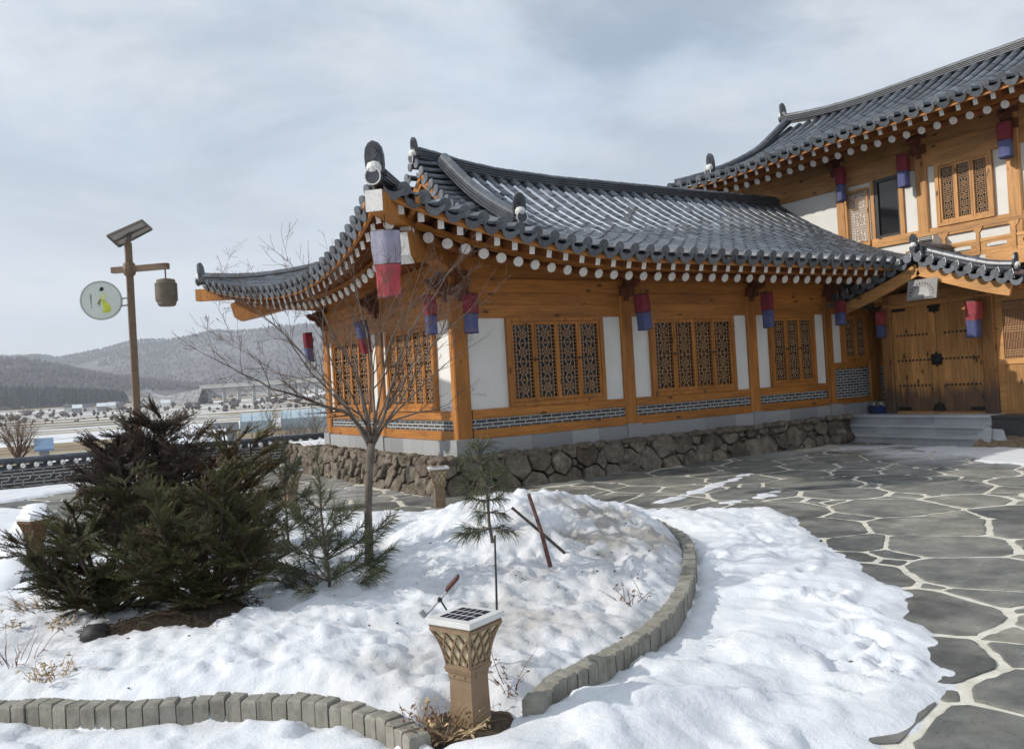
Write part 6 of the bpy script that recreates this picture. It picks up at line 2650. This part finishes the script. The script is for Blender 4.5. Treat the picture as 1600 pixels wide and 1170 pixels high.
weeds(on_ground(25, 1030, .18), 16, .24, .3, STALK, 'pale leafless stems at the left edge of the bed', 8, .25)
weeds(on_ground(398, 940, .2), 55, .18, .3, STRAW, 'straw-coloured weed clump between the yews and the young pine', 9, .5)
weeds(on_ground(70, 945, .15), 60, .20, .5, STRAW, 'dry grass thicket under the left yew by the path', 10, .5)
weeds(on_ground(255, 815, .05), 110, .22, .9, STRAW, 'bleached grass clump behind the evergreen shrubs', 11, .4)
weeds(on_ground(20, 975, .17), 10, .07, .12, STRAW, 'tiny brown sprig in the snow at far left', 12, .6)
m = MB()
m.add([on_ground(148, 1040, .2)+VX*x+VF*y+Z3*z for x, y, z in ((-.022, 0, .0), (0, -.02, .012), (.026, .004, .02), (.012, .03, .012), (-.012, .025, .004))], [(0, 1, 2, 3, 4)])
tag(m.build('dead_leaf', [STALK], None), 'single curled reddish leaf on the snow at lower left', 'leaf')
# crumbs of bark and seed blown over the snow
m = MB()
rng = random.Random(91)
for k in range(170):
    x, y = rng.uniform(-6, -.3), rng.uniform(-8.2, -4)
    if rng.random() < .5: x, y = rng.gauss(-2.2, .8), rng.gauss(-6.4, .6)
    d = sdist(x, y, BED)
    if d < .06: continue
    z = bed_z(x, y, d)
    lump(m, (x, y, z+.001), rng.uniform(.003, .009), (1.3, 1, .5), rng, 5)
tag(m.build('bark_litter', [plain('dark crumbs', (.05, .038, .03), .9, .1, .4, 40, 0)], None), 'dark crumbs of bark scattered over the snow of the bed', None, kind='stuff')
# ================================================================== valley, hills and far things
def azr(x, y):
    dx, dy = x-EYEPOS.x, y-EYEPOS.y
    return math.atan2(dx*RT.x+dy*RT.y, dx*FWD.x+dy*FWD.y), math.hypot(dx, dy)
def pxaz(px): return math.atan((px-800)/F)
# skyline heights of the far ridge: azimuth across the view -> tangent of elevation
SKY = [(-3.2, .05), (-1.2, .05), (pxaz(0), .052), (pxaz(60), .050), (pxaz(95), .046), (pxaz(150), .051), (pxaz(205), .058), (pxaz(240), .058), (pxaz(270), .057), (pxaz(300), .062), (pxaz(345), .070), (pxaz(400), .070), (pxaz(450), .074), (pxaz(520), .072), (pxaz(700), .065), (0.3, .07), (1.2, .06), (3.2, .05)]
NEAR = [(-3.2, .03), (pxaz(-150), .055), (pxaz(0), .047), (pxaz(40), .046), (pxaz(85), .040), (pxaz(130), .032), (pxaz(180), .025), (pxaz(240), .018), (pxaz(330), .012), (0, .01), (3.2, .02)]
def terr(x, y):
    a, r = azr(x, y)
    if r < 26: return -.06
    h = -.06-4.1*sstep(26, 80, r)
    h += 1.0*sstep(150, 500, r)+3.0*sstep(420, 900, r)
    h += .5*fbm(x*.012, y*.012, 2, 3)*sstep(40, 150, r)
    if r > 700:
        n1 = fbm(x*.0016, y*.0016, 5.1, 5)
        hn = interp(NEAR, a)*1500+EYE
        h = max(h, lerp(h, hn+42*n1-10, sstep(820, 1500, r))*(1-.55*sstep(1500, 2100, r)))
        hs = interp(SKY, a)*2900+EYE
        n2 = fbm(x*.0011, y*.0011, 8.3, 5)
        h = max(h, lerp(2, hs+46*n2-14, sstep(1250, 2900, r)**1.15)*(1-.6*sstep(2950, 4200, r)))
    return h
m = MB()
rs = [20, 23, 26, 29, 33, 38, 44, 52, 62, 75, 90, 110, 135, 165, 200, 245, 300, 365, 430, 500, 570, 640, 710, 790, 880, 980, 1090, 1210, 1340, 1480, 1620, 1760, 1900, 2050, 2200, 2350, 2500, 2650, 2800, 2950, 3100, 3300]
azs = frange(-PI, -.75, .12)[:-1]+frange(-.75, -.05, .006)[:-1]+frange(-.05, PI, .12)
VXg, VFg = V((RT.x, RT.y, 0)).normalized(), V((FWD.x, FWD.y, 0)).normalized()
vs = []
for r in rs:
    for a in azs:
        p = EYEPOS+VXg*(math.sin(a)*r)+VFg*(math.cos(a)*r)
        vs.append((p.x, p.y, terr(p.x, p.y)))
n = len(azs)
fs = [(i*n+j, i*n+j+1, (i+1)*n+j+1, (i+1)*n+j) for i in range(len(rs)-1) for j in range(n-1)]
c = len(vs)
vs.append((EYEPOS.x, EYEPOS.y, -.06))
fs += [(c, j+1, j) for j in range(n-1)]
m.add(vs, fs)
def terrain_mat():
    t = NT('winter valley ground')
    tc = t.node('ShaderNodeTexCoord')
    sx = t.node('ShaderNodeSeparateXYZ')
    t.l.new(tc.outputs['Object'], sx.inputs[0])
    band = t.coords((.0035, .020, .02), random=False)
    fld = t.noise(band, 1.6, 6, .6, .6)
    col = t.ramp(fld, [(.30, (.13, .105, .08)), (.44, (.24, .19, .13)), (.52, (.33, .265, .17)), (.60, (.17, .145, .115)), (.72, (.27, .225, .165))])
    sn = t.noise(t.coords((.006, .034, .03), random=False), 1.3, 7, .62, 1.0)
    snow = t.ramp(sn, [(.505, 0.0), (.55, 1.0)])
    col = t.mix(t.math('MULTIPLY', snow, .92), col, (.74, .76, .79))
    # wooded slopes: grey-brown bare trees with snow showing between
    w1 = t.noise(t.coords((.02, .02, .02), random=False), 1.0, 8, .7)
    w2 = t.noise(t.coords((.0022, .0022, .004), random=False), 1.4, 6, .6)
    wood_ = t.ramp(w1, [(.34, (.082, .070, .070)), (.5, (.118, .100, .098)), (.66, (.160, .142, .138))])
    wood_ = t.mix(t.ramp(w2, [(.42, 0.0), (.72, .42)]), wood_, (.30, .29, .29))
    clear = t.noise(t.coords((.006, .003, .012), random=False), 1.0, 5, .6, .8)
    wood_ = t.mix(t.ramp(clear, [(.66, 0.0), (.70, .8)]), wood_, (.62, .64, .66))
    hz = t.math('ADD', sx.outputs['Z'], t.math('MULTIPLY', t.noise(t.coords((.004, .004, .004), random=False), 1, 3), 10.0))
    k = t.ramp(t.math('MULTIPLY', hz, .01), [(.075, 0.0), (.14, 1.0)])
    col = t.mix(k, col, wood_)
    t.bump(w1, 1.0, 4.0)
    return t.fin(col, .95, .05)
TER = m.build('terrain', [terrain_mat()], None, True)
tag(TER, 'snow-streaked valley floor rising to bare wooded hills', None, kind='structure')

# bare woods on the slopes and the dark pine wood at their foot
def hazel(): return leafmat('bare wood crowns', (.098, .083, .080), (.117, .100, .096), (.135, .117, .112), .95)
m = MB()
rng = random.Random(101)
cnt = 0
while cnt < 9500:
    a = rng.uniform(pxaz(-60), pxaz(560))
    r = rng.choice((rng.uniform(950, 1500), rng.uniform(1300, 2950), rng.uniform(2300, 2950)))
    p = EYEPOS+VXg*(math.sin(a)*r)+VFg*(math.cos(a)*r)
    z = terr(p.x, p.y)
    if z < 16: continue
    if fbm(p.x*.004, p.y*.004, 3, 3) < -.45: continue
    h = rng.uniform(5, 9)
    w = rng.uniform(1.8, 3.6)
    t = rng.random()
    b = V((p.x, p.y, z-1))
    k = 5
    top = b+Z3*(h+1)
    vs = [b]+[b+Z3*h*rng.uniform(.5, .72)+V((math.cos(2*PI*q/k), math.sin(2*PI*q/k), 0))*w*rng.uniform(.6, 1.1) for q in range(k)]+[top]
    m.add(vs, [(0, 1+(q+1) % k, 1+q) for q in range(k)]+[(k+1, 1+q, 1+(q+1) % k) for q in range(k)], tint=t)
    cnt += 1
tag(m.build('bare_woods', [hazel()], None), 'grey-brown leafless woods covering the far hillsides', None, kind='stuff')
m = MB()
cnt = 0
while cnt < 1500:
    a = rng.uniform(pxaz(-60), pxaz(196))
    k_ = (a-pxaz(-60))/(pxaz(196)-pxaz(-60))
    r = rng.uniform(860, 930+60*(1-k_))
    p = EYEPOS+VXg*(math.sin(a)*r)+VFg*(math.cos(a)*r)
    z = terr(p.x, p.y)
    h = rng.uniform(12, 21)*(1-.35*k_**3)
    w = rng.uniform(2.4, 4.2)
    b = V((p.x, p.y, z-1))
    vs, fs = [], []
    n = 6
    levels = ((.12, 1.0), (.42, .62), (.40, .82), (.70, .36), (.68, .5), (1.0, .02))
    for hh, ww in levels:
        j0 = rng.uniform(0, PI)
        for q in range(n): vs.append(b+Z3*(hh*h)+V((math.cos(2*PI*q/n+j0), math.sin(2*PI*q/n+j0), 0))*w*ww*rng.uniform(.8, 1.15))
    for i in range(len(levels)-1):
        for q in range(n): fs.append((i*n+q, i*n+(q+1) % n, (i+1)*n+(q+1) % n, (i+1)*n+q))
    m.add(vs, fs, tint=rng.random())
    cnt += 1
tag(m.build('pine_woods', [leafmat('far pine green', (.010, .017, .016), (.018, .028, .026), (.035, .048, .042), .9)], None), 'dark pine wood along the foot of the left hill', None, kind='stuff')
m = MB()
cnt = 0
while cnt < 450:
    a = rng.uniform(pxaz(-60), pxaz(530))
    r = rng.uniform(320, 880)
    p = EYEPOS+VXg*(math.sin(a)*r)+VFg*(math.cos(a)*r)
    if fbm(p.x*.006, p.y*.03, 9, 3) < .12: continue
    z = terr(p.x, p.y)
    h = rng.uniform(.8, 3.0)*(.6 if r < 450 else 1.2)
    w = h*rng.uniform(.4, .9)
    b = V((p.x, p.y, z-.3))
    k = 5
    vs = [b]+[b+Z3*h*rng.uniform(.4, .75)+V((math.cos(2*PI*q/k), math.sin(2*PI*q/k), 0))*w*rng.uniform(.5, 1.1) for q in range(k)]+[b+Z3*(h+.3)]
    m.add(vs, [(0, 1+(q+1) % k, 1+q) for q in range(k)]+[(k+1, 1+q, 1+(q+1) % k) for q in range(k)], tint=rng.random())
    cnt += 1
tag(m.build('scrub', [hazel()], None), 'scattered brown scrub and hedges on the valley floor', None, kind='stuff')

def far(px, py, r):
    """ground point on the valley floor in the direction of a pixel at horizontal range r"""
    a = pxaz(px)
    p = EYEPOS+VXg*(math.sin(a)*r)+VFg*(math.cos(a)*r)
    return V((p.x, p.y, terr(p.x, p.y)))
# viaduct
CONC = plain('pale concrete', (.40, .40, .39), .9, .1, .15, .05, 0)
v0, v1 = far(318, 0, 640), far(560, 0, 560)
zt = EYE+9
VI = empty('road_viaduct', V((v0.x, v0.y, v0.z)), 'long pale road viaduct on slim piers crossing the far valley', 'bridge')
m = MB(); m.bar(V((v0.x, v0.y, zt-.8)), V((v1.x, v1.y, zt-.8)), 8, 1.6); m.bar(V((v0.x, v0.y, zt+.5)), V((v1.x, v1.y, zt+.5)), 8.4, .8); m.build('deck', [CONC], VI)
for k in range(10):
    p = lerp(v0, v1, (k+.4)/10)
    m = MB(); g_ = terr(p.x, p.y)
    m.box(p.x-1.1, p.x+1.1, p.y-1.1, p.y+1.1, g_-1, zt-1.5); m.build('pier', [CONC], VI)
# snowy embankment at the near end of the viaduct
m = MB()
e0 = far(225, 0, 660)
us = frange(0, 1, .08)
m.add([lerp(V((e0.x, e0.y, 0)), V((v0.x, v0.y, 0)), u)+VFg*(w*16)+Z3*(terr(e0.x, e0.y)-1+(zt-terr(e0.x, e0.y))*sstep(1, .15, abs(w))*(.45+.55*u)) for u in us for w in (-1, -.15, .15, 1)], [(i*4+j, i*4+j+1, (i+1)*4+j+1, (i+1)*4+j) for i in range(len(us)-1) for j in range(3)])
m.add([V((v0.x, v0.y, zt))+VXg*x+VFg*y-Z3*z for x, y, z in ((0, -3, 0), (0, 3, 0), (22, 5, 15), (22, -8, 15))], [(0, 1, 2, 3)])
tag(m.build('embankment', [plain('snow dusted embankment', (.27, .265, .26), .95, .1, .5, .35, 0)], None), 'snow-dusted embankment leading up to the viaduct', None, kind='structure')

# greenhouses
GH = plain('blue greenhouse film', (.40, .50, .56), .45, .4, .12, .35, 0)
GHR = plain('grey hoop', (.50, .55, .58), .5, .3, .1, 1, 0)
def greenhouse(px0, px1, r, h, label, depth=12):
    a, b = far(px0, 0, r), far(px1, 0, r)
    a.z = b.z = min(a.z, b.z)-.1
    root = empty('greenhouse', (a+b)/2, label, 'greenhouse', 'plastic greenhouses in the valley')
    d = (b-a).normalized()
    back = V((-d.y, d.x, 0))
    if back.dot(VFg) < 0: back = -back
    m = MB()
    prof = [(0, 0), (.0, h*.62), (depth*.12, h*.86), (depth*.3, h), (depth*.7, h), (depth*.88, h*.86), (depth, h*.62), (depth, 0)]
    n = len(prof)
    vs = [e+back*y+Z3*z for e in (a, b) for y, z in prof]
    m.add(vs, [(i, i+1, n+i+1, n+i) for i in range(n-1)]+[tuple(range(n)), tuple(range(2*n-1, n-1, -1))])
    m.build('film_cover', [GH], root)
    m = MB()
    L = (b-a).length
    k = int(L/1.3)
    for q in range(k+1):
        e = lerp(a, b, q/k)
        m.tube([e+back*y+Z3*z for y, z in [(y-.04, z+.04) for y, z in prof[:5]]], .06, 4, cap=False)
    m.build('hoops', [GHR], root)
greenhouse(372, 422, 140, 3.1, 'left pale blue plastic greenhouse in the valley beyond the garden wall')
greenhouse(436, 520, 142, 3.2, 'right pale blue plastic greenhouse partly hidden by the house')
# long grey shed roof
def shed(px0, px1, r, h, rh, depth, wm, rm, label, name='shed', grp=None, ridge_along=True):
    a, b = far(px0, 0, r), far(px1, 0, r)
    a.z = b.z = min(a.z, b.z)-.2
    root = empty(name, (a+b)/2, label, 'building', grp)
    d = (b-a).normalized()
    back = V((-d.y, d.x, 0))
    if back.dot(VFg) < 0: back = -back
    m = MB()
    c = (a+b)/2+back*depth/2
    L = (b-a).length
    m.obox(c+Z3*h/2, d*L/2, back*depth/2, Z3*h/2)
    for e in (a, b): m.add([e+Z3*h, e+back*depth+Z3*h, e+back*depth/2+Z3*(h+rh)], [(0, 1, 2)])
    m.build('wall', [wm], root)
    m = MB()
    ov = .3
    for s in (0, 1):
        y0 = -ov if s == 0 else depth+ov
        q = [a-d*ov+back*y0+Z3*(h-.1), b+d*ov+back*y0+Z3*(h-.1), b+d*ov+back*depth/2+Z3*(h+rh), a-d*ov+back*depth/2+Z3*(h+rh)]
        m.add(q+[p+Z3*.12 for p in q], [(0, 1, 2, 3), (4, 5, 6, 7), (0, 1, 5, 4), (1, 2, 6, 5), (2, 3, 7, 6), (3, 0, 4, 7)])
    m.build('roof', [rm], root)
    return root
GREYW = plain('grey block wall', (.25, .25, .25), .9, .1, .15, .6, 0)
SNOWR = plain('snowy roof', (.66, .68, .71), .8, .2, .12, .4, 0)
BLUER = plain('blue sheet roof', (.13, .21, .33), .5, .4, .12, .5, 0)
DARKR = plain('dark grey roof', (.10, .10, .105), .7, .3, .2, .5, 0)
shed(56, 72, 66, 2.5, .55, 5, GREYW, BLUER, 'small grey shed with a blue sheet roof left of the lamp post')
shed(225, 285, 66, 1.8, .7, 12, GREYW, SNOWR, 'low snow-roofed shed behind the brick boundary wall')
shed(292, 345, 78, 2.2, .8, 10, GREYW, SNOWR, 'second snow-roofed shed showing between the conifer branches')
shed(82, 112, 62, 1.0, .35, 10, GREYW, SNOWR, 'low flat snow-covered frame left of the dark conifer')
shed(90, 150, 52, .55, .25, 8, GREYW, SNOWR, 'lowest snow-covered bed frame just beyond the brick wall')
shed(322, 366, 104, 2.2, .7, 10, GREYW, DARKR, 'long dark-roofed shed left of the greenhouses')
for k, (px, r, w) in enumerate(((112, 560, 14), (128, 600, 18), (150, 580, 14), (166, 620, 18), (180, 600, 12), (250, 610, 14), (268, 640, 12), (98, 640, 16))):
    shed(px, px+w, r, 3.2, 2.0, 8, [GREYW, PLASTER][k % 2], [SNOWR, DARKR, BLUER][k % 3 if k % 3 != 2 else 0], 'tiny far village house with a snowy or grey roof below the dark pine wood', 'village_house', 'far village houses')
# brown round bush and bare roadside trees
def far_tree(px, r, h, w, label, seed, mat, cat='tree', low=False, n0=7):
    rng = random.Random(seed)
    b = far(px, 0, r)
    root = empty('bare_shrub' if low else 'bare_tree', b, label, cat)
    mt, mc = MB(), MB()
    if not low: mt.tube([b-Z3*.3, b+Z3*h*.3], [h*.022, h*.016], 6)
    else: mt.tube([b-Z3*.3, b+Z3*h*.06], [h*.03, h*.02], 6)
    def go(p, d, L, r_, lev):
        pts, rs = [p], [r_]
        d = d.normalized()
        for i in range(4):
            d = (d+V((rng.gauss(0, .16), rng.gauss(0, .16), rng.gauss(0, .16)+.06))).normalized()
            pts.append(pts[-1]+d*L/4)
            rs.append(r_*(1-.18*(i+1)))
        mc.tube(pts, rs, 3, cap=False, tint=rng.random())
        if lev:
            for _ in range(4 if lev > 1 else 5):
                i = rng.randint(1, 4)
                s_ = V((rng.gauss(0, 1), rng.gauss(0, 1), rng.gauss(0, .7)+.3)).normalized()
                go(pts[i], d+s_*.9, L*rng.uniform(.45, .7), rs[i]*.6, lev-1)
    for k in range(n0):
        a = 2*PI*k/n0+rng.uniform(-.3, .3)
        sp = rng.uniform(.2, .9)*w/h*1.1
        go(b+Z3*h*(.05 if low else rng.uniform(.18, .3)), V((math.cos(a)*sp, math.sin(a)*sp, .9)), h*rng.uniform(.38, .5), h*.009, 3)
    mt.build('trunk', [YBARK], root)
    mc.build('crown', [mat], root)
BRN = leafmat('russet twigs', (.10, .065, .045), (.17, .115, .085), (.25, .18, .14), .95)
GRY = leafmat('grey twigs', (.09, .078, .07), (.15, .13, .118), (.22, .20, .185), .95)
far_tree(24, 34, 2.9, 2.6, 'dense russet leafless bush beyond the brick wall at far left', 111, BRN, 'shrub', True, 22)
far_tree(420, 46, 3.2, 2.2, 'grey leafless tree standing before the left greenhouse', 112, GRY)
far_tree(490, 42, 2.9, 2.6, 'grey leafless tree near the far corner of the house', 113, GRY)
for k, px in enumerate((446, 462, 478, 494)):
    far_tree(px, 30+k, 1.5, 1.9, 'leafless grey-brown hedge bush behind the far end of the fieldstone wall', 120+k, GRY, 'shrub', True, 14)
for o in bpy.data.objects:
    if o.get('label', '').startswith('leafless grey-brown hedge'): o['group'] = 'hedge bushes behind the stone wall'

# ------------------------------------------------------------------ air
HAZE = True
if HAZE:
    m = MB()
    m.box(-3450, 3450, -3450, 3450, -12, 420)
    h = bpy.data.materials.new('thin winter haze')
    h.use_nodes = True
    nt = h.node_tree
    for nd in list(nt.nodes): nt.nodes.remove(nd)
    out = nt.nodes.new('ShaderNodeOutputMaterial')
    pv_ = nt.nodes.new('ShaderNodeVolumePrincipled')
    pv_.inputs['Color'].default_value = (.84, .90, 1.0, 1)
    pv_.inputs['Density'].default_value = .00022
    pv_.inputs['Anisotropy'].default_value = .2
    nt.links.new(pv_.outputs[0], out.inputs['Volume'])
    tag(m.build('haze', [h], None), 'thin bluish winter haze filling the valley air', None, kind='stuff')
    S.cycles.volume_bounces = 1
    S.cycles.volume_max_steps = 32
    S.cycles.volume_step_rate = 10
S.cycles.max_bounces = 6
S.cycles.diffuse_bounces = 3
S.cycles.glossy_bounces = 2
S.cycles.transmission_bounces = 2
S.cycles.caustics_reflective = False
S.cycles.caustics_refractive = False
S.cycles.use_adaptive_sampling = True
S.cycles.use_denoising = True
